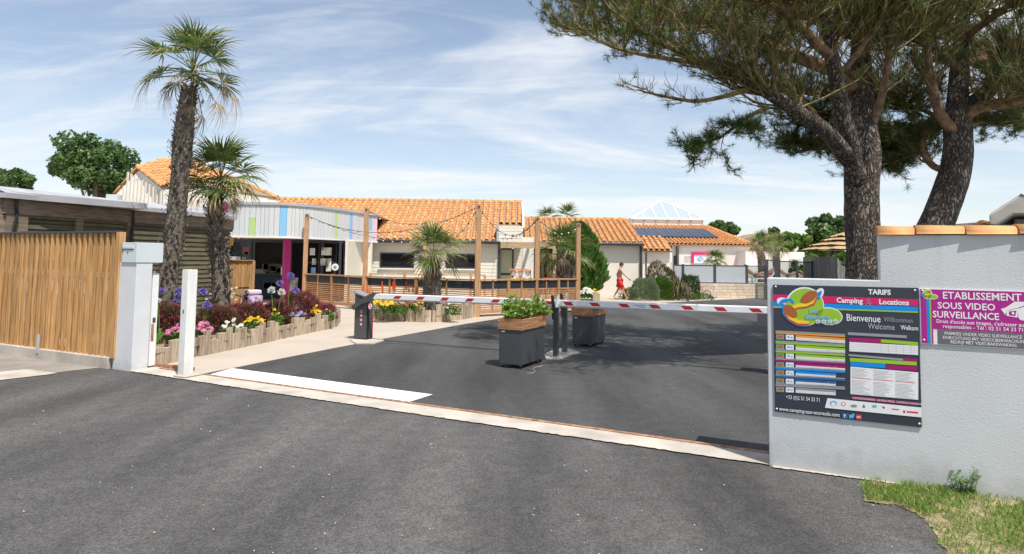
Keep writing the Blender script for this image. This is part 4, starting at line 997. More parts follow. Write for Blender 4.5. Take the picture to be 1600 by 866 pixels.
# --- timber partition near the entrance
pt = thing('timber_partition', 'short orange brown vertical board partition left of the shop entrance', 'partition', (xx(372,20.5),20.5,0))
x0,x1 = xx(338,20.5),xx(396,20.5); n = 13; ztp = zy(370,407.5,20.5)
bm2 = boxm('board',(x1-x0)/n-.012,.03,ztp,M['slat'])
for i in range(n): piece('board', bm2, pt, Matrix.Translation((x0+(i+.5)*(x1-x0)/n, 20.5+(.012 if i%2 else 0), 0)))
b = MB(); b.box(x0,x1+.03,20.44,20.56,ztp+.002,ztp+.03); b.build('cap', M['postwood'], pt)
b = MB(); b.box(x1-.0,x1+.05,20.45,20.55,0,ztp); b.build('end_post', M['postwood'], pt)

# --- tiled upper house at left
A = W(217,262.5,27); D = W(256,292.5,24.8); C_ = W(433,309,26.6); Lf = W(180,304,27.2)
_n = (D-A).cross(C_-A).normalized()
def onp(px, py):
    d = ray(px,py); return CAM + d*((A-CAM).dot(_n)/d.dot(_n))
B_ = onp(284,246.5); E = onp(292,288)
house = thing('upper_house', 'cream house with hipped orange tiled roof rising behind the dark timber building', 'house', (D.x,D.y,0))
def triroof(P, w_=.31, nparts=0, shift=0):
    o = P[0]; ux = (P[1]-P[0]); nrm = (P[1]-P[0]).cross(P[2]-P[0])
    if nrm.z < 0: nrm = -nrm
    nrm.normalize(); uxn = ux.normalized(); uy = nrm.cross(uxn)
    return roof(house, o, uxn, uy, [((p-o).dot(uxn), (p-o).dot(uy)) for p in P], w=w_, nparts=nparts, mortar=False, deck=True)
# front-left slope: eave D->E, ridge A->B
triroof([D,E,C_,B_,A], nparts=300)
b = MB(); zlow = 3.3
b.prism([Lf, A+ZU*-.1, D+ZU*-.12, Vector((D.x,D.y,zlow)), Vector((Lf.x,Lf.y,zlow))], Vector((.25,.2,0))); b.build('gable_wall', M['creamwall'], house)
M['creamlit'] = M['creamwall']
Cb = C_+ZU*-.13
b = MB(); b.prism([Vector((D.x,D.y,zlow)),Vector((E.x,E.y,zlow)),E+ZU*-.13,D+ZU*-.12], Vector((0,.2,0))); b.prism([Vector((E.x,E.y,zlow)),Vector((Cb.x,Cb.y,zlow)),Cb,E+ZU*-.13], Vector((0,.25,0))); b.build('front_wall', M['creamwall'], house)
# corrugated ribs on the gable
d = (D-Lf); d.z = 0; L_ = d.length; d.normalize(); nn = Vector((d.y,-d.x,0))
for i in range(13):
    f = (i+.5)/13; p = Lf+d*(L_*f); fa = ((A-Lf).dot(d))/L_
    zt4 = Lf.z+(A.z-Lf.z)*min((f-.035)/fa,1)-.42 if f < fa else A.z-.2+(D.z-A.z)*(f-fa)/(1-fa)
    b = MB(); b.prism([Vector((p.x,p.y,zlow))-d*.05+nn*.0, Vector((p.x,p.y,zlow))+d*.05+nn*.0, Vector((p.x,p.y,zt4))+d*.05, Vector((p.x,p.y,zt4))-d*.05], nn*.045); b.build('cladding_rib', M['creamwall'], house)
for (p,q,nm) in ((Lf,A,'verge_tile'),(A,D,'verge_tile'),(A,B_,'ridge_tile'),(B_,C_,'ridge_tile')):
    v = q-p; n = max(int(v.length/.42),1); rm2 = cap_mesh(.44,.24,.10,M['tile']); rm2.name = nm
    for i in range(n):
        t_ = v.normalized(); uz = ZU-t_*t_.z; piece(nm, rm2, house, frame(p+v*(i/n)+ZU*.02, v, uz))
b = MB(); c = W(176,309,26.5); b.box(c.x-.28,c.x+.2,c.y,c.y+.35,c.z-.1,c.z+.14); ac = b.build('air_conditioner', M['mbox'], None, loc=(c.x,c.y,c.z)); tag(ac, 'small pale air conditioning box at the eave of the upper house', 'air conditioner')

# --- dark timber building at left
zF = 2.9
c0 = W(27,312,12.8); c1 = W(319,340,18.1); c0.z = c1.z = 0
dd = (c1-c0).normalized(); Lw = (c1-c0).length*1.22; nn = Vector((dd.y,-dd.x,0))
tim = thing('timber_building', 'low dark weathered timber building with metal roof edge behind the slat fence', 'building', c0)
FM = frame(c0, dd)
b = MB(FM); b.box(0,Lw,.06,.2,0,zF-.03); b.box(Lw-.2,Lw,.2,5,0,zF-.03); b.build('wall', M['darkwood'], tim)
M['louvre'] = pm('olive weathered board', (.115,.10,.058), .8, .35, 4, .3, 40, rnd=.22, stretch=(.6,3,8))
def xs(px):
    # parameter along the wall for an image column (at 330)
    d = ray(px,345); t = (c0-CAM).dot(nn)/d.dot(nn); return (CAM+d*t-c0).dot(dd)
bays = [(xs(37),xs(115)),(xs(127),xs(196)),(xs(203),Lw-.05)]
for (s,e_) in bays:
    boards(tim, s, e_, 0, 0.2, zF-.36, M['louvre'], .125, name='louvre_board', dirv=dd, org=c0+nn*.0, th=.035)
    b = MB(FM); b.box(s-.05,e_+.05,-.05,.055,zF-.36,zF-.30); b.build('frame_head', M['louvre'], tim)
pos = [-.02]+[(bays[i][1]+bays[i+1][0])/2 for i in range(2)]
for i,x in enumerate(pos):
    w_ = .22 if i==0 else (bays[i][0]-bays[i-1][1])/2-.004
    b = MB(FM); b.box(x-w_,x+w_,-.07,.055,0,zF-.30); b.build('post', M['beam'], tim)
b = MB(FM); b.box(-.3,Lw,-.09,.05,zF-.298,zF-.003); b.build('beam', M['beam'], tim)
b = MB(FM); b.box(-.4,Lw,-.20,.3,zF,zF+.10); b.add([(-.4,-.20,zF+.10),(Lw,-.20,zF+.10),(Lw,.3,zF+.26),(-.4,.3,zF+.26)],[(0,1,2,3)]); b.box(-.4,Lw,.3,5,zF+.0,zF+.255); b.build('roof_edge', M['zinc'], tim)
for x in (pos[2]+.02, -.12): 
    b = MB(FM); b.tube([(x,-.14,zF-.02),(x,-.14,zF-.15),(x+.05,-.11,zF-.3),(x,-.11,zF-.6),(x,-.11,.3)],.03,6); b.build('downpipe', M['black'], tim)
# side return to the left
sd = -U; c9 = c0 - dd*.35
FM2 = frame(c9-U*4.0, U); b = MB(FM2); b.box(0,4.0,0,.15,0,2.2); b.build('side_wall', M['darkwood'], tim)
b = MB(FM2); b.box(0,4.0,-.05,.12,zF-.32,zF-.01); b.box(3.7,4.0,-.06,.14,0,zF-.33); b.build('side_beam', M['beam'], tim)
b = MB(FM2); b.box(0,4.05,-.12,3,zF,zF+.14); b.build('side_roof_edge', M['zinc'], tim)
b = MB(FM2); b.box(2.2,3.7,.02,.05,1.6,zF-.33); b.build('side_window', M['glass'], tim)

# --- frosted windbreak fence on stone wall
YS = 33.0
sw = thing('stone_wall', 'low pale stone block wall in front of the pool terrace', 'wall', (xx(1150,YS),YS,0))
M['stone'] = pm('pale stone', (.62,.50,.38), .85, .12, 4, .4, 40, rnd=.10, bd=.01); M['mortar'] = pm('mortar', (.62,.55,.46), .9, .05, 4)
sx0, sx1 = xx(1072,YS), xx(1360,YS); zs = zy(1150,443.5,YS)
b = MB(); b.box(sx0,sx1,YS,YS+.3,0,zs-.01); b.build('core', M['mortar'], sw)
nr = 5; hh = zs/nr; rg = random.Random(3); bms = [boxm('stone_block', w_, .05, hh-.012, M['stone']) for w_ in (.30,.36,.42)]
bw = (.30,.36,.42)
for j in range(nr):
    x = sx0 - rg.uniform(0,.2)
    while x < sx1:
        k = rg.randrange(3); piece('stone_block', bms[k], sw, Matrix.Translation((x+bw[k]/2, YS-.018-rg.uniform(0,.008), j*hh+.006))); x += bw[k]+.012
M['frost'] = glassm('frosted glass', (.55,.58,.6), .12, .35, (.50,.53,.55)); M['clearp'] = glassm('clear panel', (.85,.9,.9), .82, .05)
wb = thing('windbreak_fence', 'frosted glass windbreak with dark posts on the stone wall by the pool', 'fence', (xx(1070,YS),YS+.15,zs))
zt5 = zy(1120,414.5,YS)
psx = [xx(p,YS+.15) for p in (1052,1067,1116.5,1166.5,1196)]
for i,x in enumerate(psx):
    if i == 0: continue
    b = MB(); b.box(x-.055,x+.055,YS+.09,YS+.2,zs,zt5+.03); b.build('post', M['dark'], wb)
for i in range(len(psx)-1):
    b = MB(); b.box(psx[i]+.05,psx[i+1]-.05,YS+.135,YS+.15,zs+.05,zt5-.04); b.build('pane', M['frost'] if i<3 else M['clearp'], wb)
    b = MB(); b.box(psx[i]+.05,psx[i+1]-.056,YS+.12,YS+.16,zt5-.04,zt5); b.build('rail', M['dark'], wb); b = MB(); b.box(psx[i]+.05,psx[i+1]-.056,YS+.12,YS+.16,zs-.0,zs+.05); b.build('rail', M['dark'], wb)
wb2 = thing('tall_windbreak', 'taller glass windbreak with dark posts beside the thatched hut', 'fence', (xx(1200,YS-1),YS-1,0))
ps2 = [(1198.5,406.5),(1214.5,406),(1245,408),(1268,409),(1286,409.5),(1302,410)]
for i,(p,t_) in enumerate(ps2):
    Yq = YS-.6; x = xx(p,Yq); w_ = .14 if p==1214.5 else .05
    b = MB(); b.box(x-w_,x+w_,Yq-.03,Yq+.03,.0,zy(p,t_,Yq)+.03); b.build('post', M['dark'], wb2)
    if i < len(ps2)-1:
        x2 = xx(ps2[i+1][0],Yq); zq = zy(p,t_,Yq); zq2 = zy(ps2[i+1][0],ps2[i+1][1],Yq)
        b = MB(); b.box(x+w_+.002,x2-.052,Yq-.006,Yq+.006,.35,zq2-.06); b.build('pane', M['frost'] if i == 3 else M['clearp'], wb2)
        b = MB(); b.box(x+w_+.002,x2-.052,Yq-.02,Yq+.02,zq2-.058,zq2-.0); b.build('rail', M['dark'], wb2)
# thatched hut
hut = thing('thatched_hut', 'grey plank hut with layered straw roof just left of the big pine trunk', 'hut', (xx(1310,30),30,0))
M['thatch'] = pm('straw thatch', (.50,.33,.15), .95, .35, 4, .8, 30, stretch=(14,14,2), col2=(.60,.42,.22), bd=.04)
M['greywood'] = pm('grey plank', (.20,.185,.17), .85, .35, 4, .3, 30, rnd=.22, stretch=(7,7,.6))
hc = Vector((xx(1340,31.5),31.8,0)); hw = 1.75
pl = boxm('plank', .135,.03,2.15,M['greywood'])
for k in range(4):
    d4 = [Vector((1,0,0)),Vector((0,1,0)),Vector((-1,0,0)),Vector((0,-1,0))][k]; n4 = [Vector((0,-1,0)),Vector((1,0,0)),Vector((0,1,0)),Vector((-1,0,0))][k]
    for i in range(int(2*hw/.145)):
        if k == 0 and 3 <= i <= 6: continue
        piece('plank', pl, hut, frame(hc+n4*hw+d4*(-hw+.07+i*.145), d4))
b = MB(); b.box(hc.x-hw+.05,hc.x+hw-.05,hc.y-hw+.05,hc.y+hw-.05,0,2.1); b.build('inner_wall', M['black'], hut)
zth = zy(1278,387,30)-.05
for L_,(r0,r1,z0,z1) in enumerate(((2.25,1.6,zth,zth+.22),(1.88,1.1,zth+.22,zth+.44),(1.4,.7,zth+.46,zth+.66),(.95,.1,zth+.68,zth+1.0))):
    b = MB(); n = 44; rg = random.Random(L_)
    lo = []; hi = []; un = []
    for i in range(n):
        a = 2*math.pi*i/n; sq = 1/max(abs(math.cos(a)),abs(math.sin(a)))**.45; j = rg.uniform(-.05,.05)
        lo.append((hc.x+math.cos(a)*(r0*sq+j),hc.y+math.sin(a)*(r0*sq+j),z0+rg.uniform(-.04,.03))); hi.append((hc.x+math.cos(a)*r1*sq,hc.y+math.sin(a)*r1*sq,z1)); un.append((hc.x+math.cos(a)*(r0*sq-.25),hc.y+math.sin(a)*(r0*sq-.25),z0+.03))
    b.add(lo+hi+un, [(i,(i+1)%n,n+(i+1)%n,n+i) for i in range(n)]+[(2*n+i,2*n+(i+1)%n,(i+1)%n,i) for i in range(n)]+[tuple(n+i for i in range(n))])
    b.build('thatch_layer', M['thatch'], hut)
# tarp covered structure behind the wall at right
Yt = 10.5
tp = thing('covered_shelter', 'grey tarpaulin covered roof over timber shelter behind the tiled wall at the right edge', 'shelter', W(1575,350,Yt)*1.0)
tp.location.z = 0
M['tarp'] = pm('grey tarpaulin', (.33,.31,.27), .7, .12, 1.2, .35, 3, bd=.05)
q = [W(1545.5,334,Yt), W(1546,353,Yt), W(1556,354,Yt), W(1583,336.5,Yt), W(1640,337,Yt), W(1640,300,Yt), W(1596,302,Yt)]
b = MB(); b.prism(q, (2.2,2.6,0)); b.build('tarpaulin', M['tarp'], tp, bevel=.04)
b = MB(); p = W(1596,302,Yt); b.prism([W(1594,302,Yt-.02),W(1640,298,Yt-.02),W(1640,301.5,Yt-.02),W(1600,304.5,Yt-.02)], (2.2,2.7,0)); b.build('top_edge', M['white'], tp)
for i in range(9):
    x = W(1562+i*9.5,345,Yt+.25).x; b = MB(); b.box(x-.045,x+.045,Yt+.25,Yt+.29,0,W(1590,341,Yt).z+(0 if i>2 else -.09)); b.build('plank', M['greywood'], tp)
b = MB(); b.box(W(1556,345,Yt+.35).x,W(1640,345,Yt+.35).x,Yt+.35,Yt+.4,1.8,W(1590,337,Yt).z); b.build('rail', M['darkwood'], tp)
# far tiled ridge peeping over the wall
Yf = 13
fr = thing('tiled_gable', 'small pale gable end with one ridge tile peeping over the tiled wall', 'building', (W(1530,350,Yf).x,Yf,0))
b = MB(); b.prism([W(1508,362,Yf),W(1533,347,Yf),W(1560,356,Yf),W(1560,366,Yf),W(1508,366,Yf)], (0,3,0)); b.build('gable', M['offwhite'], fr)
v = W(1533,346,Yf)-W(1516,356,Yf)
b = MB(); b.bar(W(1518,355,Yf-.04),W(1534,346,Yf-.04),.1,.05); b.bar(W(1534,346,Yf-.04),W(1548,350,Yf-.04),.1,.05); b.build('verge_tile', M['tile'], fr)
x0 = W(1508,362,Yf).x; x1 = W(1560,362,Yf).x; b = MB(); b.box(x0,x1,Yf+.02,Yf+2.9,0,W(1530,366,Yf).z+.0); b.build('wall', M['offwhite'], fr)
# ---------------------------------------------------------------- vegetation
M['frond'] = leafm('palm frond green', [(.06,.11,.02),(.10,.17,.035),(.15,.21,.05),(.25,.26,.07)], .35, .42, .5)
M['frondtip'] = leafm('palm frond yellowing', [(.24,.22,.05),(.44,.32,.11),(.52,.38,.20),(.42,.27,.14)], .25, .5)
M['frondry'] = leafm('dry palm frond', [(.26,.18,.11),(.42,.31,.20),(.52,.41,.28),(.20,.14,.09)], .15, .8)
M['stalk'] = pm('palm stalk', (.13,.15,.05), .6, .2, 5)
M['ptrunk'] = pm('palm trunk fibre', (.12,.10,.08), .95, .4, 9, .9, 40, col2=(.19,.16,.13), stretch=(1,1,2.2), bd=.04)
M['boot'] = leafm('old leaf base', [(.07,.06,.045),(.17,.14,.11),(.34,.29,.23),(.10,.08,.06)], 0.0, .9)
def fan_mesh(seed, Lp, Lf, n=26, spread=118, droop=.35, dry=False, split=.42, name='frond'):
    rg = random.Random(seed); b = MB()
    pts = [(Lp*t, 0, .10*Lp*math.sin(t*math.pi*.6)) for t in (0,.3,.6,1)]
    b.tube(pts, [.016,.012,.010,.009], 4, 1)
    h = Vector(pts[-1]); cut = rg.uniform(.0,.2)
    for i in range(n):
        a = R(-spread+2*spread*(i+.5)/n); da = R(spread/n)*.98
        if rg.random() < (.12 if dry else .12): continue
        L = Lf*(.72+.28*math.cos(a*.75))*rg.uniform(.86,1.05); rm_ = L*split
        f = 3 if dry else 2
        dr = droop*rg.uniform(.7,1.4)
        def P(r, ang, fold=0):
            z = -dr*(r/Lf)**2*Lf + fold + abs(math.sin(ang))*r*.22
            return h+Vector((math.cos(ang)*r, math.sin(ang)*r, z))
        m = 2 if dry else 0
        mt = 2 if dry else (3 if rg.random() < .85 else 0)
        r1 = rm_; t2 = a+rg.uniform(-.03,.03)
        dipz = Vector((0,0,-L*dr*.55*rg.uniform(0,1)))
        ctr = P(r1,a,.02*L)
        b.add([h, P(r1,a-da), ctr, P(r1,a+da), P(r1+(L-r1)*.55,t2-da*.3), P(r1+(L-r1)*.55,t2+da*.3), P(L,t2)+dipz],
              [(0,1,2),(0,2,3),(1,4,5,2),(2,5,3)], m)
        b.add([P(r1+(L-r1)*.55,t2-da*.3), P(r1+(L-r1)*.55,t2+da*.3), P(L,t2)+dipz], [(0,2,1)], mt)
    return b.mesh(name, [M['frond'],M['stalk'],M['frondry'],M['frondtip']])
FR = {}
def fronds(kind, Lp, Lf):
    key = (kind, round(Lp,2), round(Lf,2))
    if key not in FR:
        if kind == 'green': FR[key] = [fan_mesh(s_, Lp, Lf, 25-3*s_, 118-14*s_, .22+.16*s_) for s_ in range(3)]
        else: FR[key] = [fan_mesh(10+s_, Lp*1.15, Lf*.62, 20, 62-22*s_, .7+.4*s_, True, .3, 'dry_frond') for s_ in range(2)]
    return FR[key]
def palm(label, path, rads, crown, Lp, Lf, ng, nd, seed, ringy=True, group=None, boots=260, spec=None, bl=.16):
    rg = random.Random(seed)
    base = Vector(path[0]); t = thing('palm_tree', label, 'palm tree', base, group)
    pp = [Vector(p) for p in path]; fine = []; fr = []
    n = 24; segs = len(pp)-1
    for i in range(n+1):
        u = i/n*segs; k = min(int(u), segs-1); f = u-k
        p0 = pp[max(k-1,0)]; p1 = pp[k]; p2 = pp[k+1]; p3 = pp[min(k+2,segs)]
        fine.append(.5*((2*p1)+(p2-p0)*f+(2*p0-5*p1+4*p2-p3)*f*f+(3*p1-p0-3*p2+p3)*f**3)); fr.append((rads[k]*(1-f)+rads[k+1]*f)*rg.uniform(.93,1.04))
    b = MB(); b.tube(fine, fr, 14); b.build('trunk', M['ptrunk'], t, smooth=True)
    # old leaf bases
    b = MB()
    for i in range(boots):
        u = (i+rg.random())/boots*n; k = min(int(u), n-1); f = u-k; c = fine[k].lerp(fine[k+1],f); r = fr[k]*.92
        a = i*2.39996+rg.uniform(-.3,.3); d = Vector((math.cos(a),math.sin(a),0)); s_ = Vector((-d.y,d.x,0))
        L = bl*rg.uniform(.5,1.25); w_ = L*.30
        p0 = c+d*r; up = ZU
        b.add([p0-s_*w_, p0+s_*w_, p0+d*L*.45+up*L*.5+s_*w_*.7, p0+d*L*.45+up*L*.5-s_*w_*.7, p0+d*L*(.75)+up*L*rg.uniform(.55,1.0)+s_*w_*.25, p0+d*L*.7+up*L*.8-s_*w_*.25, p0+d*L*.95+up*L*rg.uniform(.2,.6)],
              [(0,1,2,3),(3,2,4,5),(5,4,6)])
    b.build('leaf_bases', M['boot'], t, kind='stuff')
    C = Vector(crown)
    for i in range(ng):
        f = (i+.5)/ng; el = R(88-118*f**.9)+rg.uniform(-.12,.12); az = i*2.39996+rg.uniform(-.2,.2)
        d = Vector((math.cos(az)*math.cos(el), math.sin(az)*math.cos(el), math.sin(el)))
        ref = ZU if abs(d.z) < .95 else Vector((math.cos(az+3.14),math.sin(az+3.14),0))
        uz = (ref-d*ref.dot(d)).normalized()
        sc = rg.uniform(.85,1.08)
        mm = frame(C+Vector((0,0,-.08*Lf*f)), d, uz) @ Matrix.Rotation(rg.uniform(-.5,.5),4,'X') @ Matrix.Scale(sc,4)
        # frame() needs orthonormal axes
        piece('frond', fronds('green',Lp,Lf)[rg.randrange(3)], t, mm)
    for i in range(nd):
        el = R(rg.uniform(-70,12)); az = rg.uniform(0,6.283)
        d = Vector((math.cos(az)*math.cos(el), math.sin(az)*math.cos(el), math.sin(el))); uz = (ZU-d*d.z).normalized()
        piece('dry_frond', fronds('dry',Lp,Lf)[rg.randrange(2)], t, frame(C+Vector((0,0,-.18*Lf)), d, uz) @ Matrix.Rotation(rg.uniform(-.6,.6),4,'X') @ Matrix.Scale(rg.uniform(.7,1.05),4))
    for (az, el, sc, k) in (spec or []):
        d = Vector((math.cos(R(az))*math.cos(R(el)), math.sin(R(az))*math.cos(R(el)), math.sin(R(el)))); uz = (ZU-d*d.z).normalized()
        piece('dry_frond', fronds('dry',Lp,Lf)[k], t, frame(C+Vector((0,0,-.25*Lf)), d, uz) @ Matrix.Scale(sc,4))
    return t
Y = 13.6
def PW(l, Y): return [W(x,y,Y) for x,y in l]
palm('tallest palm with long shaggy leaning trunk at the left', [Vector((W(260,470,Y).x,Y,.05))]+PW([(263,430),(273,360),(281,280),(287,210),(296,135)],Y), [.20,.20,.19,.185,.20,.15],
     W(302,108,Y), .62, .66, 23, 9, 3, boots=560, bl=.12, spec=[(178,-8,1.25,1),(160,-25,1.0,1),(-5,-30,1.35,1),(-20,-48,1.3,0),(-30,-72,1.3,1),(-60,-78,1.0,0)])
Y = 15.0
palm('medium palm with broad green head standing right of the tallest palm', [Vector((W(347,475,Y).x,Y,.05))]+PW([(345,430),(338,380),(336,340),(339,300)],Y), [.20,.20,.19,.165,.13],
     W(345,278,Y), .55, .72, 24, 16, 5, boots=300)
Y = 19.0
palm('short stout palm in the front flower bed before the cream building', [Vector((W(675,478,Y).x,Y,.05))]+PW([(675,450),(676,425),(677,403)],Y), [.25,.27,.24,.15],
     W(678,396,Y), .50, .72, 17, 6, 8, boots=170, bl=.13)
Y = 25.0
palm('drooping palm behind the deck fence beside the tall conifer', [Vector((W(886,470,Y).x,Y,.0))]+PW([(886,440),(885,420),(885,400)],Y), [.42,.42,.40,.25],
     W(880,394,Y), .60, .85, 15, 12, 12, boots=170, bl=.2)
Y = 36
palm('small bright green palm behind the frosted windbreak', [Vector((W(1117,450,Y).x,Y,.0))]+PW([(1117,430),(1118,412)],Y), [.22,.22,.15],
     W(1118,406,Y), .28, .62, 16, 4, 14, boots=60)
Y = 37
palm('left one of the two brownish palms on the pool terrace', [Vector((W(1191,450,Y).x,Y,.0))]+PW([(1191,430),(1190,405),(1187,389)],Y), [.22,.25,.22,.14],
     W(1188,382,Y), .45, .62, 14, 22, 16, boots=120)
Y = 39
palm('right one of the two brownish palms on the pool terrace', [Vector((W(1213,450,Y).x,Y,.0))]+PW([(1213,430),(1213,405),(1213,393)],Y), [.18,.2,.2,.14],
     W(1213,386,Y), .45, .62, 14, 22, 18, boots=100)
Y = 52
palm('small palm head showing left above the wing ridge', [Vector((W(855,400,Y).x,Y,.0))]+PW([(855,370),(855,345)],Y), [.25,.2,.14], W(855,341,Y), .5, .85, 14, 2, 20, boots=30)
palm('larger palm head showing right above the wing ridge', [Vector((W(886,400,Y).x,Y,.0))]+PW([(886,370),(886,345)],Y), [.25,.2,.14], W(886,340,Y), .6, 1.0, 15, 2, 21, boots=30)

# --- broadleaf trees
M['leafd'] = leafm('dark tree leaf', [(.045,.10,.025),(.07,.145,.035),(.10,.19,.05),(.18,.25,.10)], .35, .45)
M['leafb'] = leafm('bright tree leaf', [(.07,.14,.02),(.11,.21,.03),(.17,.28,.05)], .4, .5)
M['leafm_'] = leafm('mid tree leaf', [(.03,.075,.016),(.055,.11,.025),(.09,.15,.04)], .3, .5)
M['bark'] = pm('tree bark', (.16,.13,.10), .95, .4, 6, .8, 25, stretch=(2,2,.5))
def leaf(mb, p, s, rg, nrm=None, m=0):
    a = rg.uniform(0,6.283); e_ = rg.uniform(-1,1)
    n = Vector((math.cos(a)*math.sqrt(1-e_*e_), math.sin(a)*math.sqrt(1-e_*e_), e_))
    if nrm is not None: n = (n+nrm*1.1).normalized()
    x = n.orthogonal().normalized(); x = (Matrix.Rotation(rg.uniform(0,6.28),3,n) @ x); y = n.cross(x)
    mb.add([p-x*s*.5, p+y*s*.32-n*s*.05, p+x*s*.5, p-y*s*.32-n*s*.05], [(0,1,2,3)], m)
def crown_leaves(mb, blobs, n, s, rg, m=0, fill=.25):
    tot = sum(r[0]*r[1]+r[1]*r[2] for _,r in blobs)
    for c, r in blobs:
        k = int(n*(r[0]*r[1]+r[1]*r[2])/tot)
        for _ in range(k):
            a = rg.uniform(0,6.283); e_ = rg.uniform(-1,1); q = math.sqrt(1-e_*e_)
            d = Vector((math.cos(a)*q, math.sin(a)*q, e_)); rad = 1.0-abs(rg.gauss(0,.16)) if rg.random() > fill else rg.random()**.5
            nz = 1+.28*noise.noise(Vector((d.x*2.3+c[0],d.y*2.3+c[1],d.z*2.3)))
            leaf(mb, Vector((c[0]+d.x*r[0]*rad*nz, c[1]+d.y*r[1]*rad*nz, c[2]+d.z*r[2]*rad*nz)), s*rg.uniform(.6,1.2), rg, d, m)
def tree(label, name, px, Y, ybase, ytop, pxw, mat, n, s, seed, nb=26, trunk=True, group=None, sq=1.0, cat='tree'):
    rg = random.Random(seed); cx = W(px,400,Y).x; zt = W(px,ytop,Y).z; zb = W(px,ybase,Y).z; w_ = pxw/1000*Y/2
    o = Vector((cx,Y,0)); t = thing(name, label, cat, o, group); h = (zt-zb)/2; cz = (zt+zb)/2
    blobs = []
    for i in range(nb):
        a = rg.uniform(0,6.283); e_ = rg.uniform(-.9,1); q = math.sqrt(1-e_*e_); rr = rg.uniform(.45,.86)
        r = w_*rg.uniform(.16,.32)
        blobs.append(((cx+math.cos(a)*q*w_*rr, Y+math.sin(a)*q*w_*rr, cz+e_*h*rr), (r,r,r*.85*sq)))
    b = MB(); crown_leaves(b, blobs, n, s, rg); b.build('crown', mat, t)
    if trunk:
        b = MB(); b.tube([(cx,Y,-.05),(cx+.1,Y,zb*.6),(cx,Y,cz)], [w_*.10,w_*.075,w_*.03], 9)
        for i in range(9):
            q = rg.choice(blobs)[0]; b.tube([(cx,Y,max(.3,zb*.7)+i*.1),((cx+q[0])/2,(Y+q[1])/2,(zb+q[2])/2+.2),q],[w_*.04,w_*.025,w_*.01],5)
        b.build('trunk', M['bark'], t)
    return t
tree('round dense green tree behind the upper house at the left', 'broadleaf_tree', 142, 44, 322, 204, 132, M['leafd'], 11000, .30, 31, nb=46)
tree('green tree cut by the left edge of the picture', 'broadleaf_tree', 5, 46, 312, 266, 80, M['leafd'], 3500, .34, 32, nb=18)
tree('big dark green tree just left of the pine trunk', 'broadleaf_tree', 1296, 60, 425, 326, 92, M['leafd'], 7000, .5, 33, nb=30)
tree('bright yellow green bushy tree beside the thatched hut', 'broadleaf_tree', 1242, 55, 436, 355, 62, M['leafb'], 5000, .4, 34, nb=24)
tree('distant dark tree top behind the pool hall roof', 'broadleaf_tree', 1128, 80, 380, 344, 50, M['leafd'], 2600, .55, 35, nb=14)
tree('low green tree behind the white flat block', 'broadleaf_tree', 1215, 75, 420, 358, 60, M['leafm_'], 3000, .5, 36, nb=16)
tree('wide green tree hidden behind the thatched hut', 'broadleaf_tree', 1350, 62, 430, 352, 60, M['leafm_'], 3000, .5, 37, nb=16)
tree('light green garden palm shrub behind the clear windbreak panels', 'shrub', 1246, 36, 436, 405, 34, M['leafb'], 1400, .28, 38, nb=12, trunk=False, cat='shrub')
tree('small bright bush against the pine trunk by the hut', 'shrub', 1316, 27, 420, 388, 22, M['leafb'], 600, .16, 39, nb=8, trunk=False, cat='shrub')

# --- conifer and rounded shrubs
M['conif'] = leafm('conifer spray', [(.05,.12,.025),(.10,.22,.04),(.16,.31,.065),(.22,.37,.09)], .45, .55)
def cone_tree(label, px, Y, ybase, ytop, pxw, n, seed):
    rg = random.Random(seed); cx = W(px,430,Y).x; H = W(px,ytop,Y).z; w_ = pxw/2000*Y; t = thing('conifer', label, 'conifer', (cx,Y,0))
    b = MB(); b.tube([(cx,Y,-.05),(cx,Y,H*.9)],[.12,.02],7); b.build('trunk', M['bark'], t)
    b = MB()
    for i in range(n):
        f = rg.random()**.8; z = .1+f*(H-.15); prof = (min(1,(f+.12)*2.6)**.6)*(1-f**1.7)**.72+.02
        a = rg.uniform(0,6.283); nz = 1+.34*noise.noise(Vector((math.cos(a)*1.6,math.sin(a)*1.6,z*1.5)))+.28*noise.noise(Vector((math.cos(a)*5,math.sin(a)*5,z*5)))
        rad = w_*prof*nz*(1-abs(rg.gauss(0,.09)) if rg.random() > .2 else rg.random())
        p = Vector((cx+math.cos(a)*rad, Y+math.sin(a)*rad, z)); d = Vector((math.cos(a)*.55,math.sin(a)*.55,.85+rg.uniform(-.3,.3))).normalized()
        L = rg.uniform(.14,.36); sd = d.cross(Vector((rg.uniform(-1,1),rg.uniform(-1,1),rg.uniform(-1,1)))).normalized()*L*.17
        b.add([p, p+d*L*.5+sd, p+d*L, p+d*L*.5-sd], [(0,1,2,3)])
    b.build('foliage', M['conif'], t); return t
cone_tree('tall dense green conifer between the deck and the walking man', 903, 29.0, 467, 352, 88, 16000, 41)
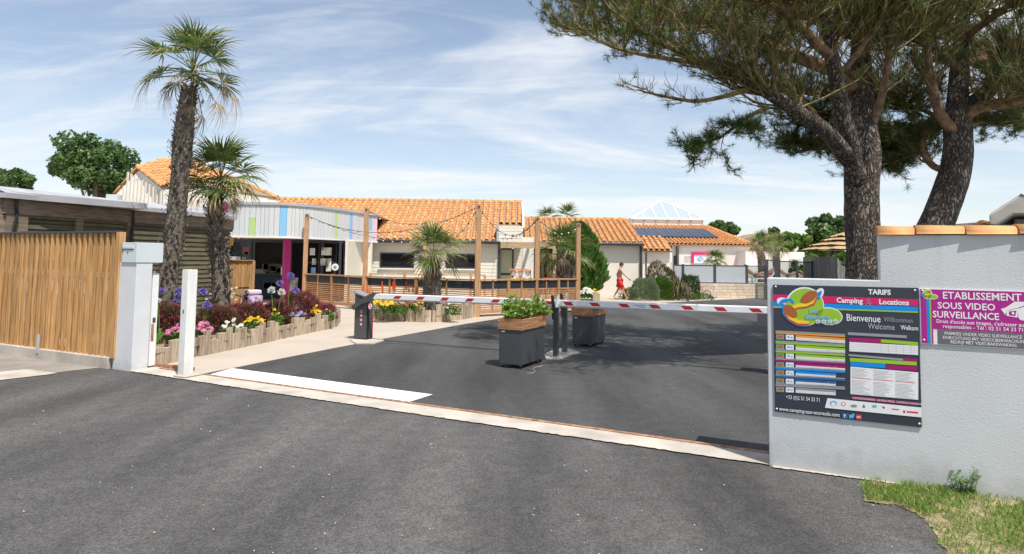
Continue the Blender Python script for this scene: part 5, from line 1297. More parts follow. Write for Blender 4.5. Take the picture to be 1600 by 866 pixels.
def mound(label, name, px, Y, ybase, ytop, pxw, mat, n, s, seed, spiky=0, m2=None, f2=0, group=None, base=None, depth=1.0):
    rg = random.Random(seed); cx = base.x if base else W(px,ybase,Y).x; Yc = base.y if base else Y
    z0 = base.z if base else 0; H = W(px,ytop,Yc).z-z0; w_ = pxw/2000*Yc
    t = thing(name, label, 'shrub' if name != 'flowering_shrub' else 'flowering shrub', (cx,Yc,z0), group)
    b = MB(); f_ = MB()
    for i in range(n):
        a = rg.uniform(0,6.283); e_ = rg.random(); q = math.sqrt(1-e_*e_); d = Vector((math.cos(a)*q,math.sin(a)*q,e_))
        nz = 1+.16*noise.noise(d*2.5+Vector((seed,0,0)))+.08*noise.noise(d*7); rad = nz*(1-abs(rg.gauss(0,.06)) if rg.random() > .12 else rg.random()**.6)
        kq = max(q,.05)**-.3; p = Vector((cx+d.x*w_*rad*kq, Yc+d.y*w_*rad*depth*kq, z0+.04+max(0,e_*(H-.04)*rad)))
        if spiky:
            L = s*rg.uniform(.6,1.4)*spiky; dd_ = (d+ZU*(.6 if spiky > 1 else .1)+Vector((rg.uniform(-.4,.4),rg.uniform(-.4,.4),rg.uniform(-.2,.4)))).normalized()
            sd = dd_.cross(Vector((rg.uniform(-1,1),rg.uniform(-1,1),.2))).normalized()*s*.11
            tgt = b
            b.add([p-dd_*L*.5, p+sd, p+dd_*L*.5, p-sd], [(0,1,2,3)])
            if f2 and rg.random() < f2: leaf(f_, p+dd_*L*.5, s*.42, rg)
        else:
            leaf(b, p, s*rg.uniform(.6,1.2), rg, d)
            if f2 and rg.random() < f2: leaf(f_, p*1.0+d*.03, s*.6, rg, d)
    b.build('foliage', mat, t)
    if f_.v: f_.build('blossom', m2, t, kind='stuff')
    return t
M['silver'] = leafm('silvery leaf', [(.13,.19,.10),(.20,.27,.14),(.30,.37,.22),(.09,.14,.06)], .2, .7)
M['limeleaf'] = leafm('lime leaf', [(.05,.13,.012),(.09,.20,.02),(.14,.27,.03)], .35, .5)
M['redbrown'] = leafm('reddish brown leaf', [(.10,.09,.035),(.16,.13,.05),(.20,.15,.07),(.10,.15,.035)], .25, .6)
M['phorm'] = leafm('strap leaf', [(.09,.10,.03),(.20,.15,.08),(.14,.16,.05),(.28,.22,.13)], .2, .5)
mound('silvery grey green clipped round shrub', 'round_shrub', 1007, 30.2, 467, 434, 48, M['silver'], 17000, .075, 51, spiky=.8)
mound('bright green upright shrub behind the silvery round one', 'round_shrub', 1033, 30.6, 467, 434, 36, M['limeleaf'], 11000, .085, 52, spiky=.9)
mound('tall reddish brown loose shrub by the corner of the wing', 'loose_shrub', 1032, 31.6, 466, 411, 52, M['redbrown'], 6000, .10, 53, spiky=1.6)
mound('dark green feathery shrub beside the bicycle', 'loose_shrub', 1077, 31.4, 466, 428, 34, M['leafm_'], 3600, .09, 54, spiky=1.8)
mound('low green plant at the foot of the tall conifer', 'low_shrub', 985, 30.6, 466, 449, 24, M['leafb'], 1300, .09, 55, spiky=1.2)
# phormium: radiating strap leaves
def straps(label, px, Y, ybase, ytop, pxw, n, mat, seed, cat='shrub', name='strap_plant', base=None):
    rg = random.Random(seed); c = base or Vector((W(px,ybase,Y).x,Y,0)); H = W(px,ytop,c.y).z-c.z; w_ = pxw/2000*c.y
    b = MB()
    for i in range(n):
        a = rg.uniform(0,6.283); sp = rg.random(); L = H*rg.uniform(.75,1.1); out_ = w_*sp; d = Vector((math.cos(a),math.sin(a),0)); s_ = Vector((-d.y,d.x,0))*H*.028
        p1 = c+d*out_*.35+ZU*L*.55; p2 = c+d*out_*.75+ZU*L*(.95-.25*sp); p3 = c+d*out_*1.1+ZU*L*(.95-.75*sp)
        b.add([c-s_+d*.05, c+s_+d*.05, p1+s_, p1-s_, p2+s_*.8, p2-s_*.8, p3], [(0,1,2,3),(3,2,4,5),(5,4,6)])
    return tag(b.build(name, mat, loc=c), label, cat)
straps('brown and green strap leaved plant between the shrubs and the bicycle', 1060, 30.4, 467, 433, 38, 170, M['phorm'], 61)
straps('small strap plant at the road edge left of the leaning bicycle', 1075, 30.0, 468, 452, 24, 60, M['phorm'], 62)
mound('low green groundcover under the leaning bicycle', 'low_shrub', 1098, 30.8, 467, 459, 34, M['leafb'], 900, .08, 56, spiky=1.2)
b = MB(); ks = [G(x,y) for x,y in ((1040,466.5),(1075,469),(1122,465.5),(1120,463.5),(1040,464))]
b.prism([(p.x,p.y,-.02) for p in ks],(0,0,.08)); struct(b, 'kerb', M['oldconc'])

# --- maritime pines
def barkm():
    m, t, p = newmat('pine bark'); L = t.links; tc = N(t,'ShaderNodeTexCoord'); mp = N(t,'ShaderNodeMapping'); mp.inputs['Scale'].default_value = (1,1,.38); L.new(tc.outputs['Object'], mp.inputs[0])
    nz = N(t,'ShaderNodeTexNoise'); nz.inputs['Scale'].default_value = 5; nz.inputs['Detail'].default_value = 5; L.new(mp.outputs[0], nz.inputs['Vector'])
    ad = N(t,'ShaderNodeMixRGB', blend_type='ADD'); ad.inputs[0].default_value = .35; L.new(mp.outputs[0], ad.inputs[1]); L.new(nz.outputs['Color'], ad.inputs[2])
    v = N(t,'ShaderNodeTexVoronoi', feature='DISTANCE_TO_EDGE'); v.inputs['Scale'].default_value = 17; L.new(ad.outputs[0], v.inputs['Vector'])
    v2 = N(t,'ShaderNodeTexVoronoi', feature='F1'); v2.inputs['Scale'].default_value = 17; L.new(ad.outputs[0], v2.inputs['Vector'])
    n2 = N(t,'ShaderNodeTexNoise'); n2.inputs['Scale'].default_value = 45; n2.inputs['Detail'].default_value = 5; L.new(mp.outputs[0], n2.inputs['Vector'])
    c1 = N(t,'ShaderNodeValToRGB'); e = c1.color_ramp.elements; e[0].position = .0; e[0].color = (.05,.04,.032,1); e[1].position = .30; e[1].color = (.25,.195,.155,1); L.new(v.outputs['Distance'], c1.inputs[0])
    sp_ = N(t,'ShaderNodeSeparateColor'); L.new(v2.outputs['Color'], sp_.inputs[0]); k = math_(t,'ADD', math_(t,'MULTIPLY', sp_.outputs[0], .8), math_(t,'MULTIPLY', n2.outputs[0], 1.1)); 
    mm = N(t,'ShaderNodeMixRGB', blend_type='MULTIPLY'); mm.inputs[0].default_value = 1; L.new(c1.outputs[0], mm.inputs[1]); L.new(k, mm.inputs[2]); L.new(mm.outputs[0], p.inputs['Base Color']); p.inputs['Roughness'].default_value = .95
    h = math_(t,'ADD', math_(t,'MINIMUM', math_(t,'MULTIPLY', v.outputs['Distance'], 4.0), .8), math_(t,'MULTIPLY', n2.outputs[0], .35))
    bu = N(t,'ShaderNodeBump'); bu.inputs['Strength'].default_value = 1; bu.inputs['Distance'].default_value = .045; L.new(h, bu.inputs['Height']); L.new(bu.outputs[0], p.inputs['Normal']); return m
M['pbark'] = barkm()
M['plimb'] = pm('pine limb bark', (.15,.10,.065), .9, .4, 8, .8, 25, stretch=(1,1,1), col2=(.27,.16,.09), bd=.03)
M['ptwig'] = pm('lichened twig', (.13,.095,.05), .9, .4, 6, 0, 25, col2=(.26,.20,.07))
M['needle'] = leafm('pine needle', [(.03,.060,.016),(.06,.105,.022),(.10,.155,.032),(.19,.235,.045)], .42, .5, .35)
def spl(pts, n):
    pp = [Vector(p) for p in pts]; s_ = len(pp)-1; o_ = []
    for i in range(n+1):
        u = i/n*s_; k = min(int(u), s_-1); f = u-k; p0 = pp[max(k-1,0)]; p1 = pp[k]; p2 = pp[k+1]; p3 = pp[min(k+2,s_)]
        o_.append(.5*((2*p1)+(p2-p0)*f+(2*p0-5*p1+4*p2-p3)*f*f+(3*p1-p0-3*p2+p3)*f**3))
    return o_
def radl(r, n):
    o_ = []
    for i in range(n+1):
        u = i/n*(len(r)-1); k = min(int(u),len(r)-2); o_.append(r[k]*(1-(u-k))+r[k+1]*(u-k))
    return o_
def tuft(mb, p, d, s, rg, n=22):
    d = d.normalized(); x = d.orthogonal().normalized(); y = d.cross(x)
    for i in range(n):
        a = rg.uniform(0,6.283); e_ = rg.uniform(-.15,1.0); q = Vector(x*math.cos(a)+y*math.sin(a)); v = (d*e_+q*rg.uniform(.5,1.0)).normalized()
        L = s*rg.uniform(.6,1.0); w_ = v.cross(d+q*.3).normalized()*s*.020
        b0 = p-d*s*rg.uniform(0,.7)
        mb.add([b0-w_, b0+w_, b0+v*L], [(0,1,2)])
def twigs(tw, nd, limb, rg, n, L0, up, depth=1, shade=1.0, ndens=1.0, zmin=0, tuftp=.9, s=.165, u0=.22):
    """secondary branches with twigs and needle tufts off a limb polyline"""
    m = len(limb)
    for i in range(n):
        u = rg.uniform(u0,1.0)*(m-1); k = min(int(u),m-2); p = limb[k].lerp(limb[k+1],u-k); t_ = (limb[k+1]-limb[k]).normalized()
        a = rg.uniform(0,6.283); d = (t_*rg.uniform(.3,.9)+Vector((math.cos(a),math.sin(a),rg.uniform(-.35,.5)+up))*.9).normalized()
        L = L0*rg.uniform(.5,1.2)
        q1 = p+d*L*.4+Vector((rg.uniform(-.1,.1),rg.uniform(-.1,.1),-.04))*L; d2 = (d+Vector((rg.uniform(-.4,.4),rg.uniform(-.4,.4),up*.7+rg.uniform(-.2,.4)))).normalized(); q2 = q1+d2*L*.6
        tw.tube([p,q1,q2],[.016*L,.011*L,.005*L],4)
        for j in range(10):
            f = rg.uniform(.2,1); c = p.lerp(q1,f/.5) if f < .5 else q1.lerp(q2,(f-.5)/.5)
            e = (d2+Vector((rg.uniform(-1,1),rg.uniform(-1,1),rg.uniform(-.6,.9)+up*.5))).normalized(); l2 = L*rg.uniform(.18,.42); c1 = c+e*l2*.5; e2 = (e+Vector((rg.uniform(-.5,.5),rg.uniform(-.5,.5),.35))).normalized(); c2 = c1+e2*l2*.6; e2 = (e2+Vector((rg.uniform(-.6,.6),rg.uniform(-.6,.6),.5))).normalized(); c2b = c2; c2 = c2+e2*l2*.3
            tw.tube([c,c1,c2b,c2],[.006,.005,.004,.003],3,cap=False)
            if rg.random() < tuftp*ndens*(.55 if j < 5 else 1): tuft(nd, c2, e2, s*rg.uniform(.7,1.15), rg, 34)
            if rg.random() < .22*ndens: tuft(nd, c1, e2, s*.85, rg, 22)
        if rg.random() < ndens: tuft(nd, q2, d2, s*1.15, rg, 44)
def pine(label, base, trunk, trad, limbs, seed, extra):
    rg = random.Random(seed); t = thing('pine_tree', label, 'pine tree', base)
    tr = spl(trunk, 40); rr = radl(trad, 40); b = MB(); vs = []
    n = 22
    for i,p in enumerate(tr):
        for j in range(n):
            a = 2*math.pi*j/n; r = rr[i]*(1+.10*noise.noise(Vector((math.cos(a)*2,math.sin(a)*2,p.z*1.3+seed)))+.055*noise.noise(Vector((math.cos(a)*6,math.sin(a)*6,p.z*4+seed))))
            vs.append((p.x+math.cos(a)*r,p.y+math.sin(a)*r,p.z))
    b.add(vs, [(i*n+j,i*n+(j+1)%n,(i+1)*n+(j+1)%n,(i+1)*n+j) for i in range(40) for j in range(n)]); b.build('trunk', M['pbark'], t, smooth=True)
    tw = MB(); nd = MB()
    for (pts, rads, ntw, L0, up, nden) in limbs:
        L_ = spl(pts, 14); b = MB(); r_ = [x*rg.uniform(.92,1.08) for x in radl(rads,14)]; b.tube(L_, r_, 10); b.build('limb', M['plimb'] if rads[0] < .14 else M['pbark'], t, smooth=True)
        if ntw: twigs(tw, nd, L_, rg, int(ntw*1.5), L0, up, ndens=nden, u0=.55 if rads[0] > .15 and ntw < 40 else .3)
    for (pts, ntw, L0, up, nden) in extra:   # thin leafy side limbs, kept in the twig mesh
        L_ = spl(pts, 10); tw.tube(L_, radl([.05,.03,.012],10), 6); twigs(tw, nd, L_, rg, ntw, L0, up, ndens=nden)
    tw.build('twigs', M['ptwig'], t, kind='stuff'); nd.build('needles', M['needle'], t, kind='stuff')
    return t
Y = 12.0
b1 = Vector((W(1347,435,Y).x,Y,-.05))
L1 = lambda l: [W(x,y,Yq) for x,y,Yq in l]
pine('thick trunked pine nearer the gateway with a limb reaching far left', b1,
     [b1]+L1([(1348,435,Y),(1348,370,Y),(1346,300,Y),(1348,240,Y),(1349,170,Y+.1),(1345,90,Y+.2),(1340,10,Y+.4),(1338,-80,Y+.6)]), [.33,.295,.29,.305,.30,.20,.175,.15,.12],
     [(L1([(1338,285,Y-.1),(1330,240,Y-.3),(1314,170,Y-.6),(1300,90,Y-.9),(1278,0,Y-1.2),(1262,-60,Y-1.3)]), [.20,.17,.15,.135,.11,.08], 18, 1.3, .3, .7),
      (L1([(1326,250,Y-.3),(1290,205,Y-.8),(1235,168,Y-1.2),(1170,130,Y-1.2),(1105,100,Y-.8),(1040,70,Y-.2),(985,40,Y+.3)]), [.15,.13,.115,.10,.08,.06,.03], 60, 1.5, .30, .9),
      (L1([(1335,140,Y),(1290,105,Y+.4),(1210,75,Y+.8),(1120,40,Y+1.2),(1030,10,Y+1.6),(965,-10,Y+1.8)]), [.13,.12,.10,.08,.06,.03], 66, 1.6, .25, .95),
      (L1([(1340,120,Y),(1262,100,Y+1.2),(1180,60,Y+2.0),(1080,30,Y+2.6)]), [.11,.09,.07,.04], 50, 1.6, .25, 1),
      (L1([(1345,230,Y+.1),(1372,170,Y-.2),(1385,110,Y-.6),(1392,40,Y-.9),(1400,-30,Y-1.1)]), [.08,.07,.06,.05,.03], 30, 1.3, .3, .8),
      (L1([(1310,120,Y-.6),(1350,70,Y-.9),(1385,20,Y-1.2)]), [.06,.05,.03], 16, 1.2, .3, .8),
      (L1([(1344,60,Y+.2),(1250,20,Y-1.2),(1150,-30,Y-2.4)]), [.10,.08,.05], 44, 1.6, .25, .95),
      (L1([(1300,90,Y-.9),(1230,20,Y-1.8),(1160,-60,Y-2.6)]), [.09,.07,.04], 36, 1.5, .2, .95),
      (L1([(1340,30,Y+.4),(1400,10,Y+2),(1450,20,Y+3.2)]), [.10,.08,.05], 50, 1.6, .1, 1)],
     71,
     [(L1([(1105,100,Y-.8),(1030,90,Y-.6),(960,75,Y-.3),(915,52,Y+.1),(900,45,Y+.2)]), 34, 1.0, .30, 1.0),
      (L1([(1120,40,Y+1.2),(1010,50,Y+1.2),(950,45,Y+1.3)]), 34, 1.2, .25, 1.0),
      (L1([(1200,168,Y-1.2),(1165,185,Y-1.3),(1125,215,Y-1.3),(1085,228,Y-1.3)]), 26, .55, -.08, 1.3),
      (L1([(1170,140,Y-1.2),(1095,158,Y-1.2),(1035,150,Y-1.1),(995,140,Y-1)]), 9, .7, 0, .12),
      (L1([(1290,200,Y+.3),(1250,150,Y+1.4),(1200,130,Y+2.0),(1120,110,Y+2.2)]), 44, 1.1, .1, 1.0),
      (L1([(1335,250,Y+.4),(1300,232,Y+1.2),(1258,222,Y+1.9),(1245,215,Y+2.1)]), 55, .7, -.1, 1.3),
      (L1([(1340,200,Y+.6),(1300,180,Y+1.8),(1250,185,Y+2.6)]), 50, .9, -.05, 1.2),
      (L1([(1345,180,Y+.6),(1380,190,Y+1.6),(1400,215,Y+2.2)]), 50, .9, -.1, 1.2),
      (L1([(1340,180,Y+.4),(1290,150,Y+1.5),(1240,140,Y+2.4)]), 34, 1.1, .1, 1.0),
      (L1([(1030,30,Y+1.4),(950,15,Y+1.6),(920,0,Y+1.7)]), 34, 1.1, .25, 1.0)])
Y = 12.6
b2 = Vector((W(1440,400,Y).x-.15,Y,-.05))
pine('leaning pine with a forked crown behind the tiled wall', b2,
     [b2]+L1([(1440,395,Y),(1460,355,Y),(1482,300,Y),(1495,250,Y),(1497,205,Y),(1496,160,Y+.1),(1500,90,Y+.3),(1505,10,Y+.5),(1505,-60,Y+.7)]), [.34,.34,.32,.29,.27,.25,.20,.16,.12,.09],
     [(L1([(1490,205,Y-.1),(1470,180,Y-.3),(1455,130,Y-.5),(1448,80,Y-.6),(1452,20,Y-.7),(1465,-40,Y-.8)]), [.10,.10,.09,.08,.07,.05], 26, 1.3, .3, .9),
      (L1([(1500,190,Y),(1530,168,Y-.2),(1570,162,Y-.5),(1620,150,Y-.8)]), [.12,.11,.10,.08], 30, 1.4, .2, .9),
      (L1([(1500,175,Y),(1535,150,Y+.1),(1575,115,Y),(1615,75,Y-.2)]), [.17,.15,.13,.10], 34, 1.5, .3, .9),
      (L1([(1485,262,Y),(1462,262,Y+.2),(1444,240,Y+.4),(1445,205,Y+.6),(1466,185,Y+.8)]), [.07,.07,.065,.06,.04], 14, .9, .1, 1),
      (L1([(1500,110,Y+.2),(1440,60,Y-.4),(1400,10,Y-1)]), [.09,.07,.04], 40, 1.6, .25, .9),
      (L1([(1504,60,Y+.3),(1560,20,Y-.4),(1610,-20,Y-1)]), [.09,.07,.04], 40, 1.6, .25, .9),
      (L1([(1502,100,Y+.3),(1550,90,Y+1.6),(1600,90,Y+2.6)]), [.09,.07,.04], 44, 1.6, .1, 1),
      (L1([(1502,60,Y+.3),(1450,40,Y+1.6),(1400,60,Y+2.8)]), [.09,.07,.04], 44, 1.6, .1, 1)],
     72,
     [(L1([(1490,200,Y+.4),(1440,200,Y+1.4),(1395,210,Y+2.2),(1372,232,Y+2.4)]), 100, .9, -.1, 1.3),
      (L1([(1460,180,Y+.8),(1410,160,Y+1.8),(1365,150,Y+2.6)]), 90, 1.2, .1, 1.2),
      (L1([(1440,240,Y+.8),(1410,245,Y+1.4),(1385,255,Y+1.6)]), 30, .8, -.05, 1.0),
      (L1([(1510,200,Y+.4),(1550,185,Y+1.2),(1600,182,Y+1.6)]), 60, .9, -.1, 1.2),
      (L1([(1500,150,Y+.6),(1560,130,Y+1.8),(1630,130,Y+2.6)]), 50, 1.2, .1, 1.0)])

# --- flower beds with upright log edging
def stake_run(bed, pts, tops, seed, Hs=1.0):
    rg = random.Random(seed); tot = sum((pts[i+1]-pts[i]).length for i in range(len(pts)-1)); d = 0; k = 0
    while d < tot:
        w_ = rg.uniform(.115,.21); dd_ = d+w_/2; acc = 0
        for i in range(len(pts)-1):
            l = (pts[i+1]-pts[i]).length
            if acc+l >= dd_: break
            acc += l
        tdir = (pts[i+1]-pts[i]).normalized(); p = pts[i]+tdir*(dd_-acc); h = tops[k%len(tops)]*Hs*rg.uniform(.93,1.07); k += 1
        b = MB(frame(Vector((p.x,p.y,0)), tdir)); hw_ = w_/2-.007; b.M = b.M @ Matrix.Translation((0,rg.uniform(-.02,.02),0)) @ Matrix.Rotation(rg.uniform(-.18,.18),4,'Z'); lean = rg.uniform(-.01,.01)
        b.add([(-hw_,0,-.03),(hw_,0,-.03),(hw_*.9,.09,-.03),(-hw_*.9,.09,-.03),(-hw_+lean,0,h),(hw_+lean,0,h+rg.uniform(-.015,.015)),(hw_*.85+lean,.09,h-.006),(-hw_*.85+lean,.09,h-.006)],
              [(0,3,2,1),(4,5,6,7),(0,1,5,4),(1,2,6,5),(2,3,7,6),(3,0,4,7)])
        b.build('stake', M['stake'], bed, bevel=.008); d += w_
bed1_front = [G(x,y) for x,y in ((231,574),(279,564.5),(306,558),(353,548.5),(412,536),(466,524),(512,514.5),(527,510),(531,504),(526,500))]
bed1_back = [G(505,494),G(440,492),G(330,500),G(245,520)]
bed1_back = [Vector((-6.2,17.3,0)),Vector((-7.2,18.2,0)),Vector((-9.0,17.6,0)),Vector((-8.6,13.0,0)),Vector((-7.3,11.5,0))]
bed = thing('flower_bed', 'long raised flower bed edged with upright split logs left of the path', 'flower bed', bed1_front[3])
stake_run(bed, bed1_front, [.36,.33,.34,.47,.46,.30,.40,.44,.52,.33,.42,.44,.52,.34,.44,.50,.30,.40,.46,.50,.36,.52,.44,.34], 4, .84)
b = MB(); b.poly([(p.x,p.y,.20) for p in bed1_front+bed1_back]); b.build('soil', M['soil'], bed)
bed2_front = [G(x,y) for x,y in ((584,494),(583,499),(598,500.5),(626,502),(664,503.8),(695,503),(725,499),(746,495),(750,491))]
bedb = thing('flower_bed', 'curved raised flower bed edged with upright split logs behind the barrier', 'flower bed', bed2_front[4])
stake_run(bedb, bed2_front, [.32,.52,.42,.30,.50,.38,.34,.32,.46,.48,.40,.28,.48,.36,.32,.50,.42,.34], 9, 1.0)
b = MB(); b.poly([(p.x,p.y,.18) for p in bed2_front+[Vector((-1.3,20.1,0)),Vector((-2.9,20.9,0)),Vector((-4.6,21.2,0))]]); b.build('soil', M['soil'], bedb)
M['gaura'] = leafm('burgundy foliage', [(.05,.09,.02),(.13,.055,.035),(.20,.06,.055),(.08,.13,.03),(.17,.07,.05)], .3, .6)
M['crim'] = leafm('crimson blossom', [(.36,.02,.08),(.52,.05,.15),(.62,.12,.22)], .4, .6)
def fshrub(label, px, py, Y, ytop, pxw, seed, n=3800, f=.34, s=.07, mat='gaura', m2='crim'):
    p = W(px,py,Y); base = Vector((p.x,Y,.18))
    return mound(label, 'flowering_shrub', px, Y, py, ytop, pxw, M[mat], n, s, seed, spiky=1.7, m2=M[m2], f2=f, base=base)
fshrub('crimson flowering bush between the gate pillar and the white post', 262, 540, 12.5, 478, 74, 81, 5200, .26)
fshrub('low burgundy bush just right of the white gate post', 340, 525, 13.7, 479, 66, 82, 4600, .12)
fshrub('burgundy bush in front of the parked bicycle', 385, 512, 14.8, 474, 70, 83, 4600, .25)
fshrub('pink speckled bush in the middle of the long bed', 430, 505, 15.7, 473, 60, 84, 4000, .35)
fshrub('largest crimson plumed bush at the right end of the long bed', 468, 500, 16.5, 459, 68, 85, 5600, .5)
fshrub('small burgundy bush at the rounded end of the long bed', 508, 495, 17.0, 476, 34, 86, 1800, .35)
M['petw'] = leafm('white petal', [(.75,.75,.72),(.82,.82,.80)], .3, .6); M['pety'] = leafm('yellow petal', [(.80,.55,.01),(.85,.66,.03)], .3, .6)
M['petp'] = leafm('pink petal', [(.62,.10,.38),(.75,.22,.52)], .3, .6); M['petv'] = leafm('violet petal', [(.22,.16,.48),(.32,.26,.62),(.42,.36,.72)], .3, .6)
M['petr'] = leafm('red petal', [(.60,.03,.02),(.75,.12,.03)], .3, .6); M['peto'] = leafm('orange red petal', [(.80,.10,.015),(.85,.22,.03)], .3, .6)
M['greenl'] = leafm('bedding leaf', [(.05,.13,.02),(.09,.20,.03),(.14,.28,.05)], .35, .5)
def daisy(b, p, r, rg, m, npet=9, cm=None):
    n = Vector((rg.uniform(-.5,.5), -rg.uniform(.2,.9), rg.uniform(.4,1))).normalized(); x = n.orthogonal().normalized(); y = n.cross(x)
    for i in range(npet):
        a = 6.283*i/npet; da = .30; v = lambda an, rr, h=0: p+(x*math.cos(an)+y*math.sin(an))*rr+n*h
        b.add([p, v(a-da,r*.7,.004), v(a,r,.0), v(a+da,r*.7,.004)], [(0,1,2,3)], m)
    if cm is not None: b.add([p+(x*math.cos(6.283*i/6)+y*math.sin(6.283*i/6))*r*.25+n*.008 for i in range(6)], [tuple(range(6))], cm)
def bedding(label, px, py, Y, pxw, h, nf, pet, seed, r=.035, base_z=.2, nl=260):
    rg = random.Random(seed); c = W(px,py,Y); w_ = pxw/2000*Y; b = MB(); f = MB()
    o = Vector((c.x,Y,base_z)); t = thing('bedding_plant', label, 'flowers', o)
    for i in range(nl):
        a = rg.uniform(0,6.283); q = rg.random()**.5; p = o+Vector((math.cos(a)*w_*q, math.sin(a)*w_*q*.8, rg.uniform(.02,h*(1.1-.5*q))))
        leaf(b, p, rg.uniform(.04,.08), rg, ZU)
    for i in range(nf):
        a = rg.uniform(0,6.283); q = rg.random()**.5; p = o+Vector((math.cos(a)*w_*q, math.sin(a)*w_*q*.8-.03, h*(1.12-.45*q)+rg.uniform(-.03,.04)))
        daisy(f, p, r*rg.uniform(.8,1.2), rg, 0, cm=1)
    b.build('foliage', M['greenl'], t); f.build('blossom', [M[pet], M['pety'] if pet != 'pety' else M['peto']], t, kind='stuff'); return t
bedding('pink flowers showing left of the white gate post', 277, 528, 11.6, 34, .34, 22, 'petp', 91, .045)
bedding('pink flowers showing right of the white gate post', 316, 523, 12.15, 30, .36, 24, 'petp', 92, .05)
bedding('white daisies behind the log edging', 362, 515, 13.0, 34, .30, 14, 'petw', 93, .05)
bedding('yellow daisies in the middle of the long bed', 398, 508, 13.9, 32, .32, 34, 'pety', 94, .035)
bedding('bright green leafy plant with few yellow flowers', 431, 500, 14.7, 22, .38, 6, 'pety', 95, .035)
bedding('purple flowered plant near the right end of the long bed', 466, 503, 15.6, 24, .30, 12, 'petv', 96, .05)
bedding('golden yellow flowers near the right end of the long bed', 495, 496, 16.3, 18, .34, 20, 'pety', 97, .045)
bedding('small green plant at the rounded end of the long bed', 514, 496, 16.5, 18, .28, 3, 'petp', 98, .03)
bedding('large yellow flowers beside the barrier cabinet', 600, 482, 18.4, 32, .52, 26, 'pety', 101, .08)
bedding('bright green clump with red flowers', 622, 490, 18.6, 30, .40, 8, 'petr', 102, .04, nl=500)
bedding('dark red flowers behind the edging', 641, 486, 19.0, 26, .42, 14, 'petr', 103, .05)
bedding('yellow and orange flowers left of the stout palm', 655, 488, 18.6, 20, .40, 10, 'pety', 104, .05)
bedding('low green plant right of the stout palm', 708, 488, 18.6, 26, .36, 3, 'petw', 105, .04, nl=420)
bedding('dark leafy plant at the foot of the stout palm', 690, 488, 19.4, 22, .34, 2, 'petw', 106, .04)
bedding('white flowers at the foot of the tall conifer', 917, 458, 27.6, 26, .62, 60, 'petw', 107, .06, base_z=0)
bedding('yellow and mauve flowers right of the white ones by the conifer', 930, 458, 27.8, 14, .55, 20, 'pety', 108, .06, base_z=0)
bedding('red flowers at the feet of the walking man', 972, 461, 30.9, 16, .55, 22, 'petr', 109, .07, base_z=0)
# small log edging by the conifer
bl_ = thing('log_edging', 'short pale upright log at the end of the conifer planting', 'edging', (W(934,465,27.3).x,27.3,0))
stake_run(bl_, [Vector((W(928,465,27.3).x,27.3,0)), Vector((W(939,465,27.3).x,27.3,0))], [.5,.42], 3)
# agapanthus
M['agst'] = pm('flower stalk', (.12,.22,.04), .6, .1, 5)
def agap(label, heads, Y, pet, seed, z0=.2, r=.10, nl=16):
    rg = random.Random(seed); pts = [W(x,y,Y) for x,y in heads]; c = Vector((sum(p.x for p in pts)/len(pts), Y, z0)); t = thing('agapanthus', label, 'agapanthus', c)
    for p in pts:
        b = MB(); q = c+Vector((rg.uniform(-.06,.06),rg.uniform(-.06,.06),0)); b.tube([q,q.lerp(p,.55)+Vector((rg.uniform(-.04,.04),0,0)),p],[.009,.008,.007],5); st_ = b.build('stalk', M['agst'], t)
        b = MB()
        for i in range(70):
            a = rg.uniform(0,6.283); e_ = rg.uniform(-.75,1); k = math.sqrt(1-e_*e_); d = Vector((math.cos(a)*k,math.sin(a)*k,e_)); x = d.orthogonal().normalized(); y = d.cross(x); L = r*rg.uniform(.8,1.1)
            for s_ in (x,y): b.add([p+d*L*.35, p+d*L*.8+s_*r*.22, p+d*L, p+d*L*.8-s_*r*.22], [(0,1,2,3)])
        b.build('flower_head', M[pet], st_)
    b = MB()
    for i in range(nl):
        a = rg.uniform(0,6.283); d = Vector((math.cos(a),math.sin(a),0)); s_ = Vector((-d.y,d.x,0))*.018; L = rg.uniform(.25,.42)
        b.add([c-s_,c+s_,c+d*L*.5+ZU*L*.7+s_,c+d*L*.5+ZU*L*.7-s_,c+d*L+ZU*L*.5], [(0,1,2,3),(3,2,4)])
    b.build('leaves', M['greenl'], t, kind='stuff'); return t
agap('violet agapanthus behind the left of the white gate post', [(281,456),(279,470)], 12.9, 'petv', 111, r=.105)
agap('violet agapanthus to the right of the white gate post', [(317,457),(324,478)], 12.9, 'petv', 112, r=.10)
agap('violet agapanthus at the foot of the tallest palm', [(252,456)], 12.8, 'petv', 113, r=.085)
agap('white agapanthus pair in the middle of the long bed', [(424,454),(440,457)], 15.3, 'petw', 114, r=.10)
agap('violet agapanthus before the magenta column', [(454,432),(437,443),(462,454)], 15.7, 'petv', 115, r=.10)
agap('white lily like flower beside the gate stile', [(247,470)], 11.8, 'petw', 116, r=.06)
